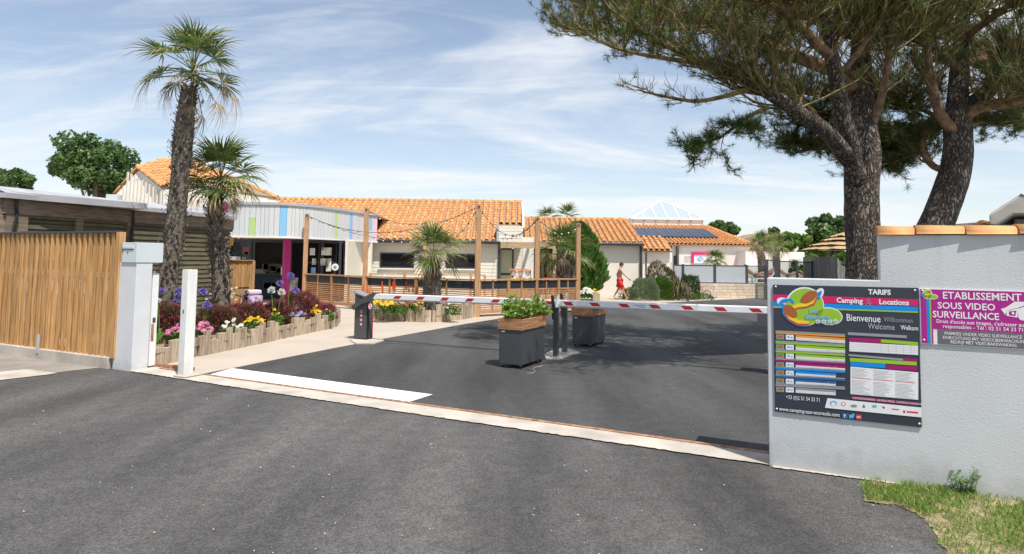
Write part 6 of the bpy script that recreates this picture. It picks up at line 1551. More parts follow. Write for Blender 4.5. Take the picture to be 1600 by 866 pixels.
# red hot pokers
def poker(label, heads, Y, seed, group=None):
    rg = random.Random(seed); pts = [W(x,y,Y) for x,y in heads]; c = Vector((sum(p.x for p in pts)/len(pts), Y, .18)); t = thing('red_hot_poker', label, 'flowers', c, group)
    for p in pts:
        b = MB(); q = Vector((c.x+(p.x-c.x)*.6, c.y, .18)); b.tube([q,p],[.008,.007],5); st_ = b.build('stalk', M['agst'], t)
        b = MB()
        for i in range(46):
            f = i/46; a = i*2.4; d = Vector((math.cos(a),math.sin(a),-.5)); rr = .05*(1-f*.6); o_ = p+ZU*(-.10+.22*f); s_ = Vector((-d.y,d.x,0))*.018
            b.add([o_+d*rr*.2-s_, o_+d*rr*.2+s_, o_+d*rr*1.5], [(0,1,2)])
        b.build('flower_spike', M['peto'], st_)
    b = MB()
    for i in range(26):
        a = rg.uniform(0,6.283); d = Vector((math.cos(a),math.sin(a),0)); s_ = Vector((-d.y,d.x,0))*.014; L = rg.uniform(.3,.5)
        b.add([c-s_,c+s_,c+d*L*.5+ZU*L*.7+s_,c+d*L*.5+ZU*L*.7-s_,c+d*L+ZU*L*.4], [(0,1,2,3),(3,2,4)])
    b.build('leaves', M['greenl'], t, kind='stuff')
poker('orange red pokers above the barrier cabinet', [(568,448),(574,455),(577,460),(582,458)], 18.6, 121)
poker('orange red pokers left of the middle of the bed', [(597,446),(598,453),(609,450)], 18.8, 122)
poker('tallest orange red pokers in the bed', [(616,442),(617,449),(614,447)], 18.8, 123)
poker('deep red pokers left of the stout palm', [(635,446),(639,450),(645,450),(651,453)], 19.0, 124)
# ---------------------------------------------------------------- deck fence, light posts, strings of bulbs
M['tint'] = glassm('tinted pane', (.30,.35,.40), .35, .08, (.035,.045,.055))
def linehit(a, b_, px):   # parameter point where an image column crosses a ground line
    d = ray(px, 440); A_ = Vector((a.x,a.y)); D_ = Vector((b_.x-a.x,b_.y-a.y)); n = Vector((D_.y,-D_.x))
    t = (A_ - Vector((CAM.x,CAM.y))).dot(n)/Vector((d.x,d.y)).dot(n); return Vector((d.x*t, d.y*t, 0))
def gpt(px, Y): return Vector((W(px,470,Y).x, Y, 0))
fp = [gpt(475,24.6), gpt(569,22.4), gpt(745.5,20.4), gpt(903,23.0)]
ZR = 1.17
runs = [(0,1,[497,519,545],[519],'left run of timber and glass deck fence before the shop entrance'),
        (1,2,[609,651,698],[651],'middle run of timber and glass deck fence behind the flower bed'),
        (2,3,[770,794,815,838,853.5,872,887],[794,838,872],'right run of timber and glass deck fence from the tallest post to the conifer')]
for (i0,i1,cuts,thick,lab) in runs:
    a, c = fp[i0], fp[i1]; d = (c-a).normalized(); fe = thing('deck_fence', lab, 'fence', a)
    pts = [a]+[linehit(a,c,x) for x in cuts]+[c]; n_ = Vector((d.y,-d.x,0))
    for k,x in enumerate(cuts):
        p = pts[k+1]; th_w = .10 if x in thick else .045
        b = MB(frame(p,d)); b.box(-th_w/2,th_w/2,-.05 if x in thick else -.025,.05 if x in thick else .025,0 if x in thick else .12,ZR+(.03 if x in thick else -.03)); b.build('post' if x in thick else 'stile', M['deckwood'], fe)
    for (p,s_) in ((a,1),(c,-1)):
        b = MB(frame(p+d*.09*s_,d)); b.box(-.03,.03,-.03,.03,.1,ZR-.03); b.build('stile', M['deckwood'], fe)
    L_ = (c-a).length; b = MB(frame(a,d)); b.box(.06,L_-.06,-.06,.06,ZR-.028,ZR+.015); b.build('hand_rail', M['deckwood'], fe)
    b = MB(frame(a,d)); b.box(.12,L_-.12,-.022,.022,.10,.19); b.build('bottom_rail', M['deckwood'], fe)
    for k in range(len(pts)-1):
        p, q = pts[k], pts[k+1]; l = (q-p).length
        w0 = .125 if k == 0 else (.055 if cuts[k-1] in thick else .028); w1_ = l-(.125 if k == len(pts)-2 else (.055 if cuts[k] in thick else .028))
        if w1_-w0 < .05: continue
        Fm = frame(p,d)
        b = MB(Fm); b.box(w0+.01,w1_-.01,-.006,.006,.87,ZR-.04); b.build('pane', M['tint'], fe)
        b = MB(Fm); b.box(w0,w1_,-.02,.02,.82,.865); b.build('mid_rail', M['deckwood'], fe)
        sm_ = MB(); sm_.box(0,w1_-w0,-.012,.012,0,.042); sm_ = sm_.mesh('slat', M['deckwood'])
        for j in range(9): piece('slat', sm_, fe, frame(p+d*w0+ZU*(.20+j*.068), d))
lp = []
def light_post(px, Y, py_top, w_, label, y0=0):
    g_ = gpt(px,Y); zt = W(px,py_top,Y).z
    b = MB(frame(g_,(1,.15,0))); b.box(-w_/2,w_/2,-w_/2,w_/2,y0,zt); o = b.build('shaft', M['postwood'], None, loc=g_); 
    t = thing('light_post', label, 'post', g_, 'timber posts carrying the bulb strings'); o.location = (0,0,0); o.parent = t
    b = MB(frame(g_,(1,.15,0))); b.tube([(0,-w_/2-.03,zt-.06),(0,-w_/2,zt-.06)],.03,6); b.build('hook', M['anth'], t)
    return Vector((g_.x,g_.y-.05,zt-.06))
T = {}
T[478] = light_post(475,24.6,334,.15,'leftmost light post, left of the shop entrance corner')
T[571] = light_post(569,22.4,325,.16,'light post directly behind the barrier cabinet')
T[748] = light_post(745.5,20.4,320,.17,'tallest looking light post left of the pergola')
T[840] = light_post(838.5,22.2,339,.15,'light post standing under the pergola beam')
T[903] = light_post(903,23.0,349,.14,'rightmost light post at the fence end by the conifer')
T[663] = light_post(662.5,28.6,346,.15,'thin light post against the cream wall behind the stout palm')
M['bulb'] = pm('glass bulb', (.78,.78,.74), .2, .02, 5)
bs = MB(); bs.tube([(0,0,0),(0,0,-.055)],.020,6); bsm = bs.mesh('socket', M['black'])
bb = MB(); bb.ball((0,0,-.08),.029,7,5,(1,1,1.15)); bbm = bb.mesh('bulb', M['bulb'], smooth=True)
def bulbs(label, p0, p1, sag, n):
    t = thing('bulb_string', label, 'string lights', p0, 'strings of round bulbs between the posts')
    pts = [p0.lerp(p1,i/24)-ZU*sag*4*(i/24)*(1-i/24) for i in range(25)]
    b = MB(); b.tube(pts,.009,4); b.build('cable', M['black'], t)
    for i in range(n):
        f = (i+.5)/n; p = p0.lerp(p1,f)-ZU*sag*4*f*(1-f)
        s_ = piece('socket', bsm, t, Matrix.Translation(p)); q = bpy.data.objects.new('bulb', bbm); COL.objects.link(q); q.parent = s_
bulbs('long bulb string from the leftmost post to the tallest post', T[478], T[748], .75, 16)
bulbs('bulb string from the leftmost post towards the cream wall', T[478], W(662,374,28.2), .35, 12)
bulbs('bulb string from the post behind the cabinet to the thin post', T[571], T[663], .25, 8)
bulbs('steep bulb string from the tallest post back to the thin post', T[748], T[663], .95, 11)
bulbs('bulb string from the tallest post down to the pergola post', T[748], T[840], .75, 8)
bulbs('bulb string from the pergola post to the dormer box', T[840], W(783,372,29.8), .25, 7)
bulbs('bulb string from the pergola post to the rightmost post', T[840], T[903], .35, 6)
# inner rail on the deck
ir = thing('inner_rail', 'low cream and timber inner railing on the deck before the cream building', 'railing', gpt(575,26.8))
a, c = gpt(575,26.8), gpt(758,26.8); d = (c-a).normalized()
b = MB(frame(a,d)); b.box(0,(c-a).length,-.04,.04,1.13,1.18); b.build('rail', M['pergola'], ir)
for px in (577,601,631,665,700,735,757):
    p = gpt(px,26.8); b = MB(); b.box(p.x-.05,p.x+.05,p.y-.05,p.y+.05,0,1.125 if px not in (631,735) else 1.32); b.build('post', M['white'] if px in (601,665,700) else M['postwood'], ir)
# drinks stand on the deck
ds = thing('drinks_stand', 'drinks stand with orange top, white bowls and yellow cups behind the deck fence', 'drinks stand', gpt(812,25))
x0_, x1_ = xx(797,25), xx(831,25); M['orange'] = flat('orange board', (.72,.26,.05)); M['yel'] = flat('yellow plastic', (.80,.48,.04))
b = MB(); b.box(x0_,x1_,25,25.4,0,.95); b.box(x0_-.02,x1_+.1,24.98,25.42,.952,1.0); b.build('counter', M['postwood'], ds)
b = MB(); zo = zy(812,420.5,25)
for i in range(4): xq = x0_+(x1_-x0_)*i/4; b.prism([(xq,25.05,zo),(xq+(x1_-x0_)/4-.01,25.05,zo-(.03 if i%2 else -.0)),(xq+(x1_-x0_)/4-.01,25.05,zo-.06),(xq,25.05,zo-.06)],(0,.3,0))
b.build('top_board', M['orange'], ds)
for f in (0,1): b = MB(); xq = x0_+.03 if f == 0 else x1_-.05; b.box(xq,xq+.03,25.1,25.13,1.0,zo-.06); b.build('upright', M['postwood'], ds)
for i in range(3):
    xq = x0_+.14+i*.28; b = MB(); b.tube([(xq,25.2,zo-.27),(xq,25.2,zo-.2),(xq,25.2,zo-.08)],[.05,.10,.115],10); b.build('bowl', M['white'], ds, smooth=True)
for i in range(4):
    xq = x0_+.08+i*.24; b = MB(); b.tube([(xq,25.15,1.003),(xq,25.15,1.12)],[.06,.075],9); b.build('cup', M['yel'], ds)
# cafe table and chairs under the pergola
M['redp'] = flat('red plastic', (.50,.03,.03))
ct = thing('cafe_table', 'small white cafe table under the pergola by the drooping palm', 'table', gpt(868,27.3))
p = gpt(868,27.3); b = MB(); b.tube([(p.x,p.y,.98),(p.x,p.y,1.02)],.42,16); b.build('table_top', M['white'], ct)
b = MB(); b.tube([(p.x,p.y,.02),(p.x,p.y,.978)],.03,8); b.tube([(p.x,p.y,0),(p.x,p.y,.02)],.22,12); b.build('pedestal', M['dark'], ct)
def chair(label, px, Y, rz, sc=1):
    g_ = gpt(px,Y); t = thing('cafe_chair', label, 'chair', g_, 'cafe chairs under the pergola'); t.rotation_euler.z = 0
    Mx = Matrix.Translation(g_) @ Matrix.Rotation(rz,4,'Z') @ Matrix.Scale(sc,4)
    b = MB(Mx); b.box(-.21,.21,-.21,.21,.66,.70); b.build('seat', M['redp'], t)
    b = MB(Mx); b.box(-.20,.20,.20,.23,.78,1.08); b.build('backrest', M['redp'], t)
    for (x,y) in ((-.19,-.19),(.19,-.19),(-.19,.21),(.19,.21)):
        b = MB(Mx); b.bar((x,y,0),(x,y,.655 if y<0 else 1.05),.03,.03); b.build('leg', M['white'], t)
chair('red cafe chair left of the white cafe table', 859, 27.0, .5); chair('red cafe chair right behind the white cafe table', 874, 27.8, -.8)
# round white plate sign on the fence post
p = gpt(522,23.9); rs = thing('round_sign', 'small round white sign on a stem above the left deck fence', 'sign', Vector((p.x,p.y,ZR)))
zc_ = W(522,417.5,23.9).z; b = MB(); b.tube([(p.x,p.y-.02,zc_),(p.x,p.y+.01,zc_)],.13,18); b.build('plate', M['white'], rs)
b = MB(); b.tube([(p.x,p.y,ZR),(p.x,p.y,zc_-.12)],.012,6); b.build('stem', M['dark'], rs); b = MB(); b.tube([(p.x,p.y-.026,zc_),(p.x,p.y-.021,zc_)],.06,12); b.build('emblem', M['s_photo'], rs)

# ---------------------------------------------------------------- barrier gates
M['cab'] = pm('anthracite powder coat', (.075,.077,.080), .4, .08, 3, .08, 60); M['cab2'] = pm('grey cabinet lid', (.24,.25,.27), .4, .05, 3)
M['redtape'] = flat('red reflective tape', (.48,.012,.015)); M['boom'] = pm('white boom', (.82,.82,.81), .35, .03, 4, coat=.2)
bc = G(571,532)
def tv(px, py, v):   # point on the vertical plane offset v from the cabinet's front face
    d = ray(px,py); t = ((bc+V*v)-CAM).dot(V)/d.dot(V); return CAM+d*t
zb_l, zb_r = tv(590,463.5,-.05).z, 1.05
bg = thing('barrier_gate', 'left barrier, dark cabinet with white boom and slanting red marks', 'barrier', bc)
b = MB(GF(bc)); b.add([(-.33,0,.02),(0,0,.02),(0,.24,.02),(-.33,.24,.02),(-.33,0,1.02),(0,0,.93),(0,.24,.93),(-.33,.24,1.02)],
      [(0,3,2,1),(4,5,6,7),(0,1,5,4),(1,2,6,5),(2,3,7,6),(3,0,4,7)]); b.build('cabinet', M['cab'], bg, bevel=.012)
b = MB(GF(bc)); b.add([(-.35,-.02,1.026),(.012,-.02,.932),(.012,.26,.932),(-.35,.26,1.026),(-.35,-.02,1.066),(.012,-.02,.968),(.012,.26,.968),(-.35,.26,1.066)],
      [(0,3,2,1),(4,5,6,7),(0,1,5,4),(1,2,6,5),(2,3,7,6),(3,0,4,7)]); b.build('lid', M['cab2'], bg, bevel=.008)
b = MB(GF(bc)); b.box(-.37,.04,-.03,.27,.0,.02); b.build('base_plate', M['cab2'], bg)
b = MB(GF(bc)); b.box(.001,.008,.02,.10,.05,.90); b.build('door_recess', M['black'], bg); b = MB(GF(bc)); b.box(.0005,.010,.215,.235,.03,.55); b.build('red_strip', M['redtape'], bg)
arm = [tv(x,y,-.035) for x,y in ((550.5,478),(553.5,484.5),(568,474.5),(586,468.5),(597,459.5),(585,457),(577,460.5),(566,467.5))]
b = MB(); b.prism(arm, -V*.05); b.build('boom_bracket', M['cab'], bg, bevel=.008)
def disc(par, name, c, nrm, r, mat, th=.002, n=20):
    nrm = Vector(nrm).normalized(); b = MB(); b.tube([c, c+nrm*th], r, n); return b.build(name, mat, par)
def dec(y, z, r, face='side'):
    return (bc+U*(.001)+V*y+ZU*z) if face == 'side' else (bc+U*y-V*.001+ZU*z)
c = dec(.12,.74,0); disc(bg,'prohibition_sign',c,U,.075,M['s_tred'],.010); disc(bg,'prohibition_sign',c,U,.060,M['s_sw'],.012)
b = MB(); b.bar(c+U*.0135+V*.045+ZU*-.045, c+U*.0135+V*-.045+ZU*.045, .014,.002, up=U); b.build('prohibition_bar', M['s_tred'], bg)
b = MB(); b.tube([c+U*.0125+ZU*.03,c+U*.0135+ZU*.03],.012,8); b.bar(c+U*.013+ZU*.02,c+U*.013+ZU*-.04,.018,.002,up=U); b.build('walker_pictogram', M['black'], bg)
b = MB(GF(bc)); b.box(-.165,-.105,-.004,-.0005,.60,.66); b.build('sticker', M['s_tline'], bg)
b = MB(GF(bc)); b.box(-.155,-.145,-.006,-.0045,.615,.65); b.box(-.13,-.115,-.006,-.0045,.615,.65); b.build('sticker_print', M['s_navy'], bg, kind='stuff')
for z in (.54,.44,.345):
    c = dec(-.135,z,0,'front'); disc(bg,'warning_sticker',c,-V,.034,M['s_tred'],.003); disc(bg,'warning_sticker',c,-V,.023,M['s_sw'],.005); disc(bg,'sticker_print',c,-V,.008,M['s_navy'],.0065,8)
rest = Vector(tv(875,470,-.06)); tE = (rest-bc).dot(U)
def boomf(px):  # t on boom plane
    return (tv(px,470,-.06)-bc).dot(U)
def bz(t): return zb_l+(1.052-zb_l)*(t-boomf(590))/(8.3)
def boom(parent, t0, t1, marks, lean, v=-.06, taper=None):
    P = lambda t,z,o: bc+U*t+V*(v+o)+ZU*(bz(t)+z)
    hh = .063; hd = .032
    prof = [(-hh,-hd*.55),(-hh*.72,-hd),(hh*.80,-hd),(hh,-hd*.5),(hh,hd*.5),(hh*.8,hd),(-hh*.72,hd),(-hh,hd*.55)]
    b = MB(); n = len(prof); e_ = .10*lean
    def sh(t, first): return [P(t+((z/hh)*.05*lean if first else 0),z,o) for z,o in prof]
    r0 = sh(t0, True); r1 = sh(t1, False); b.add(r0+r1, [(i,(i+1)%n,n+(i+1)%n,n+i) for i in range(n)]+[tuple(range(n-1,-1,-1)),tuple(range(n,2*n))]); b.build('boom', M['boom'], parent)
    for px in marks:
        t = boomf(px); w_ = .13; hm = hh*.50; ln = .065*lean
        b = MB(); b.prism([P(t-w_/1.6-ln*.5,-hm,-hd-.0005), P(t+w_/1.6-ln*.5,-hm,-hd-.0005), P(t+w_/1.6+ln*.5,hm,-hd-.0005), P(t-w_/1.6+ln*.5,hm,-hd-.0005)], -V*.0015); b.build('red_mark', M['redtape'], parent)
    b = MB(); b.prism([P(t0+.05,-hh-.002,-.02),P(t1-.05,-hh-.002,-.02),P(t1-.05,-hh-.012,-.02),P(t0+.05,-hh-.012,-.02)], V*.03); b.build('rubber_edge', M['s_tline'], parent)
boom(bg, boomf(586), boomf(868.5)+.0, (622,658,696,735,775.5,820,858), 1)
for k_ in range(2):
    b = MB(); t_ = boomf(794); b.M = frame(bc+U*(t_)+V*(-.0935)+ZU*(bz(t_)+.004-k_*.03), U); b.box(0+.05*k_,.20,-.001,.001,0,.020-.006*k_); b.build('maker_mark', M['s_lblue'] if k_ == 0 else M['s_tline'], bg)
bgr = thing('barrier_gate', 'right barrier boom with red marks running behind the tariff board wall', 'barrier', bc+U*8.4)
tR_ = 8.35
boom(bgr, boomf(869.5)+.05, tR_, (889,930.5,976,1024,1074.5,1126,1181), -1)
for k_ in range(2):
    b = MB(); t_ = boomf(992); b.M = frame(bc+U*(t_)+V*(-.0935)+ZU*(bz(t_)+.004-k_*.03), U); b.box(0+.05*k_,.20,-.001,.001,0,.020-.006*k_); b.build('maker_mark', M['s_lblue'] if k_ == 0 else M['s_tline'], bgr)
b = MB(GF(bc+U*8.3)); b.box(0,.34,0,.24,.0,1.0); b.build('cabinet', M['cab'], bgr, bevel=.012)
b = MB(GF(bc+U*8.3)); b.box(-.02,.36,-.02,.26,1.003,1.04); b.build('lid', M['cab2'], bgr, bevel=.008); b = MB(GF(bc+U*8.3)); b.box(-.15,.3,-.09,-.003,.80,1.0); b.build('boom_bracket', M['cab'], bgr)
# rests
def restpost(label, px, py):
    g_ = G(px,py); g_ = Vector((g_.x,g_.y,.025)); t = thing('boom_rest', label, 'barrier post', g_, 'dark forked posts the booms rest on')
    tb = (g_-bc).dot(U); zf = bz(tb)-.075
    b = MB(GF(g_)); b.box(-.05,.05,-.035,.035,.012,zf-g_.z); b.build('post', M['cab'], t, bevel=.006)
    b = MB(GF(g_)); b.tube([(0,0,0),(0,0,.012)],.115,16); b.build('base_plate', M['cab2'], t)
    for i in range(4):
        a = R(45+90*i); b = MB(GF(g_)); b.tube([(math.cos(a)*.085,math.sin(a)*.085,.012),(math.cos(a)*.085,math.sin(a)*.085,.03)],.011,6); b.build('anchor_bolt', M['zinc'], t)
    b = MB(GF(g_)); z0 = zf-g_.z
    b.box(-.045,.045,-.16,.06,z0-.012,z0-.001); b.build('cradle', M['cab'], t)
    b = MB(GF(g_)); b.add([(-.04,-.12,z0-.22),(.04,-.12,z0-.22),(.035,-.155,z0+.03),(-.035,-.155,z0+.03),(.02,-.20,z0+.235),(-.03,-.20,z0+.235)],[(0,1,2,3),(3,2,4,5)]); 
    b.add([(-.04,-.105,z0-.22),(.04,-.105,z0-.22),(.035,-.14,z0+.03),(-.035,-.14,z0+.03),(.02,-.185,z0+.235),(-.03,-.185,z0+.235)],[(3,2,1,0),(5,4,2,3)]); b.build('near_tine', M['cab'], t)
    b = MB(GF(g_)); b.prism([(-.03,.045,z0),(.03,.045,z0),(.02,.10,z0+.24),(-.02,.10,z0+.24)],(0,.012,0)); b.build('far_tine', M['mbox'], t)
restpost('dark forked boom rest nearer the leafy planter', 868.5, 559.5); restpost('dark forked boom rest further back on the pale pad', 882, 553)
# ---------------------------------------------------------------- planters
M['plbox'] = pm('anthracite planter panel', (.050,.055,.060), .5, .10, 2.5, .12, 40); M['plwood'] = pm('stained planter wood', (.30,.13,.055), .65, .35, 3, .2, 30, stretch=(.8,.8,9), col2=(.40,.20,.09))
def planter(label, px, py, H):
    g_ = G(px,py); t = thing('planter', label, 'planter', g_, 'dark planters on castors beside the barrier'); Fm = GF(g_)
    zb1, zw = .065, H-.185; Wd, Dp = .43, .97
    b = MB(Fm); b.box(-Wd,0,0,Dp,zb1,zw-.003); b.build('box', M['plbox'], t, bevel=.006)
    for (nm,x0,x1,y0,y1) in (('wood_rim',-Wd-.02,.02,-.02,.012),('wood_rim',-Wd-.02,.02,Dp-.012,Dp+.02),('wood_rim',-Wd-.02,-Wd+.012,.0125,Dp-.0125),('wood_rim',-.012,.02,.0125,Dp-.0125)):
        b = MB(Fm); b.box(x0,x1,y0,y1,zw,H); b.build(nm, M['plwood'], t, bevel=.003)
    b = MB(Fm); b.box(-Wd+.013,-.013,.013,Dp-.013,zw,H-.04); b.build('soil', M['soil'], t)
    for (x,y) in ((-.05,.06),(-Wd+.05,.06),(-.05,Dp-.06),(-Wd+.05,Dp-.06)):
        b = MB(Fm); b.tube([(x-.012,y,.03),(x+.012,y,.03)],.03,10); b.build('castor', M['black'], t); b = MB(Fm); b.box(x-.02,x+.02,y-.02,y+.02,.045,.0645); b.build('castor_plate', M['zinc'], t)
    b = MB(Fm); b.box(-Wd+.04,-Wd+.11,-.004,-.0005,zw-.045,zw-.025); b.build('maker_plate', M['white'], t)
    for x in (-Wd-.006,.006):
        for z in (zw+.05,zw+.14): b = MB(Fm); b.ball((x,-.022,z),.008,6,4); b.build('screw', M['zinc'], t)
    return t, g_
p1, g1 = planter('front planter filled with a bushy green plant, nearer the camera', 815,577.5, .83)
p2, g2 = planter('rear planter half in tree shade behind the boom rests', 924,543.5, .83)
M['pitto'] = leafm('glossy planter leaf', [(.07,.16,.02),(.13,.28,.03),(.22,.38,.05),(.32,.44,.10)], .4, .35, .5)
def clump(label, cs, seed, zb):
    rg = random.Random(seed); b = MB(); o = GF(g1) @ Vector((cs[0][0],cs[0][1],zb)); st = MB()
    for (x,y,r,h,n) in cs:
        for i in range(n):
            a = rg.uniform(0,6.283); q = rg.random()**.5*r; p = GF(g1) @ Vector((x+math.cos(a)*q*.5,y+math.sin(a)*q*.5,zb))
            tip = GF(g1) @ Vector((x+math.cos(a)*q*1.35,y+math.sin(a)*q*1.35,zb+h*(1.1-.6*(q/r)**2)*rg.uniform(.6,1.05)))
            st.tube([p,p.lerp(tip,.55)+Vector((0,0,.03)),tip],[.006,.005,.003],4)
            for k in range(9):
                c = p.lerp(tip,rg.uniform(.35,1.0)); an = rg.uniform(0,6.283); el = rg.uniform(-.1,1.2); d = Vector((math.cos(an)*math.cos(el),math.sin(an)*math.cos(el),math.sin(el))); s_ = d.orthogonal().normalized(); L = rg.uniform(.045,.085)
                b.add([c, c+d*L*.55+s_*L*.28, c+d*L, c+d*L*.55-s_*L*.28], [(0,1,2,3)])
    t = thing('planter_shrub', label, 'shrub', o); b.build('foliage', M['pitto'], t); st.build('stems', M['plwood'], t, kind='stuff')
clump('bushy bright green plant growing out of the front planter', [(-.26,.26,.17,.48,70),(-.20,.58,.15,.27,46),(-.12,.86,.17,.38,64),(-.05,1.0,.12,.24,34),(-.26,.1,.12,.22,22)], 5, .79)
# trailing dry stems over the planter side
# string / hose on the ground
b = MB(); cv = [G(x,y)+ZU*.008 for x,y in ((824,583.5),(829,584),(834,583),(836,580.5),(833,577.5),(836,575),(842,573.5),(848,572))]; b.tube(spl(cv,24),.0035,5)
tag(b.build('cord', M['conc'], loc=cv[0]), 'thin pale cord lying on the asphalt by the front planter', 'cord')

# ---------------------------------------------------------------- bicycles
M['tyre'] = pm('tyre rubber', (.02,.02,.02), .8, .1, 5); M['chrome'] = pm('bare metal', (.5,.5,.5), .3, .05, 5, metal=.8)
def torus(b, c, r, rr, ax, n=24, m=6):
    ax = Vector(ax).normalized(); x = ax.orthogonal().normalized(); y = ax.cross(x); vs = []
    for i in range(n):
        a = 6.283185*i/n; d = x*math.cos(a)+y*math.sin(a)
        for j in range(m): e_ = 6.283185*j/m; vs.append(c+d*(r+rr*math.cos(e_))+ax*rr*math.sin(e_))
    b.add(vs, [(i*m+j,i*m+(j+1)%m,((i+1)%n)*m+(j+1)%m,((i+1)%n)*m+j) for i in range(n) for j in range(m)])
def bike(label, o, heading, s, mats, lean=.06, basket=False):
    o = Vector(o); h = Vector(heading).normalized(); ax = Vector((-h.y,h.x,0)); t = thing('bicycle', label, 'bicycle', o)
    up = (ZU+ax*lean).normalized(); P = lambda f,z,y=0: o+h*f*s+up*z*s+ax*y*s
    r = .335; wb = .53
    for f,nm in ((-wb,'rear_wheel'),(wb,'front_wheel')):
        b = MB(); torus(b,P(f,r),r*s*.96,.02*s,ax); w_ = b.build(nm, M['tyre'], t, smooth=True)
        b = MB(); torus(b,P(f,r),r*s*.88,.012*s,ax,24,4); b.build('rim', M['chrome'], w_)
        b = MB(); x = ax.orthogonal().normalized(); y = ax.cross(x)
        for i in range(14): a = 6.283*i/14; b.tube([P(f,r)+ax*.02*s*(1 if i%2 else -1),P(f,r)+(x*math.cos(a)+y*math.sin(a))*r*s*.88],.0022,3)
        b.tube([P(f,r,-.05),P(f,r,.05)],.02*s,6); b.build('spokes', M['chrome'], w_, kind='stuff')
    bb_ = (-.06,.29); st = (-.20,.78); hd = (.36,.84); hb = (.40,.70)
    b = MB()
    for p,q in ((bb_,st),(bb_,hb),((-.17,.68),hd),(hd,hb)): b.tube([P(*p),P(*q)],.017*s,7)
    for y in (-.05,.05): b.tube([P(-wb,r,y),P(bb_[0],bb_[1],y*.5)],.009*s,5); b.tube([P(-wb,r,y),P(-.175,.70,y*.4)],.009*s,5)
    b.build('frame', mats[0], t, smooth=True)
    b = MB(); 
    for y in (-.05,.05): b.tube([P(*hb,y*.7),P(wb,r,y)],.011*s,5)
    b.build('fork', mats[0], t)
    b = MB(); b.tube([P(.36,.84),P(.33,.98)],.014*s,6); b.tube([P(.22,1.0,-.28),P(.34,1.0,-.16),P(.36,.98,0),P(.34,1.0,.16),P(.22,1.0,.28)],.012*s,6); b.build('handlebar', M['black'], t)
    b = MB(); b.tube([P(-.19,.74),P(-.225,.88)],.013*s,6); b.build('seat_post', M['chrome'], t)
    b = MB(); b.prism([P(-.36,.90,-.07),P(-.36,.90,.07),P(-.20,.90,.06),P(-.05,.895,.02),P(-.05,.895,-.02),P(-.20,.90,-.06)], up*.045*s); b.build('saddle', mats[1], t, bevel=.01*s)
    b = MB(); b.tube([P(bb_[0],bb_[1],-.06),P(bb_[0],bb_[1],-.05)],.09*s,14); b.tube([P(bb_[0],bb_[1],-.08),P(.08,.20,-.08)],.01*s,5); b.tube([P(bb_[0],bb_[1],.08),P(-.20,.38,.08)],.01*s,5)
    b.tube([P(bb_[0],bb_[1],-.08),P(bb_[0],bb_[1],.08)],.012*s,5); b.build('crank', M['chrome'], t)
    for (f,z,y) in ((.08,.20,-.12),(-.20,.38,.12)): b = MB(); b.bar(P(f-.04,z,y),P(f+.04,z,y),.08*s,.02*s); b.build('pedal', M['black'], t)
    if basket:
        b = MB(); b.bar(P(-.75,.70),P(-.25,.72),.14*s,.015*s); b.tube([P(-.7,.69,.05),P(-wb,r,.05)],.006,4); b.tube([P(-.7,.69,-.05),P(-wb,r,-.05)],.006,4); b.build('rack', M['black'], t)
        for y in (-.15,.15): b = MB(); b.prism([P(-.72,.40,y-.06*(1 if y>0 else 1)),P(-.34,.40,y-.06),P(-.30,.70,y-.06),P(-.74,.70,y-.06)], ax*.12*s); b.build('pannier', mats[2], t, bevel=.03)
        b = MB(); b.prism([P(-.72,.725,-.16),P(-.34,.725,-.16),P(-.34,.725,.16),P(-.72,.725,.16)], up*.13*s); b.build('cushion', mats[3], t, bevel=.04)
        b = MB(); b.box(0,0,0,0,0,0)
        b = MB(); torus(b,P(-wb,r),r*s*1.06,.012*s,ax,24,4); b.build('mudguard', M['black'], t)
    return t
M['pann'] = pm('patterned pannier cloth', (.20,.15,.34), .8, .7, 16, col2=(.55,.42,.60)); M['pinkc'] = pm('pale pink cloth', (.72,.58,.68), .8, .06, 5)
bike('parked bicycle with patterned panniers and a pale pink cushion behind the flower bed', (W(366,470,18.2).x,18.2,0), (-.62,-.78,0), 1.0, [M['dark'],M['black'],M['pann'],M['pinkc']], basket=True)
bike('small dark bicycle with pink saddle leaning by the stone wall', (W(1094,463,32.3).x,32.3,0), (-1,.1,0), .62, [M['black'],M['s_pink']])
b = MB(); rg = random.Random(4); pc_ = W(350,461,17.7)
for i in range(90): daisy(b, pc_+Vector((rg.gauss(0,.16),rg.gauss(0,.08),rg.gauss(0,.09))), .045, rg, 0 if rg.random()<.55 else 1, 6)
fb = b.build('flower_bunch', [M['petw'],M['silver']], loc=pc_); tag(fb, 'bunch of white and grey green flowers beside the parked bicycle', 'flowers', kind='stuff')

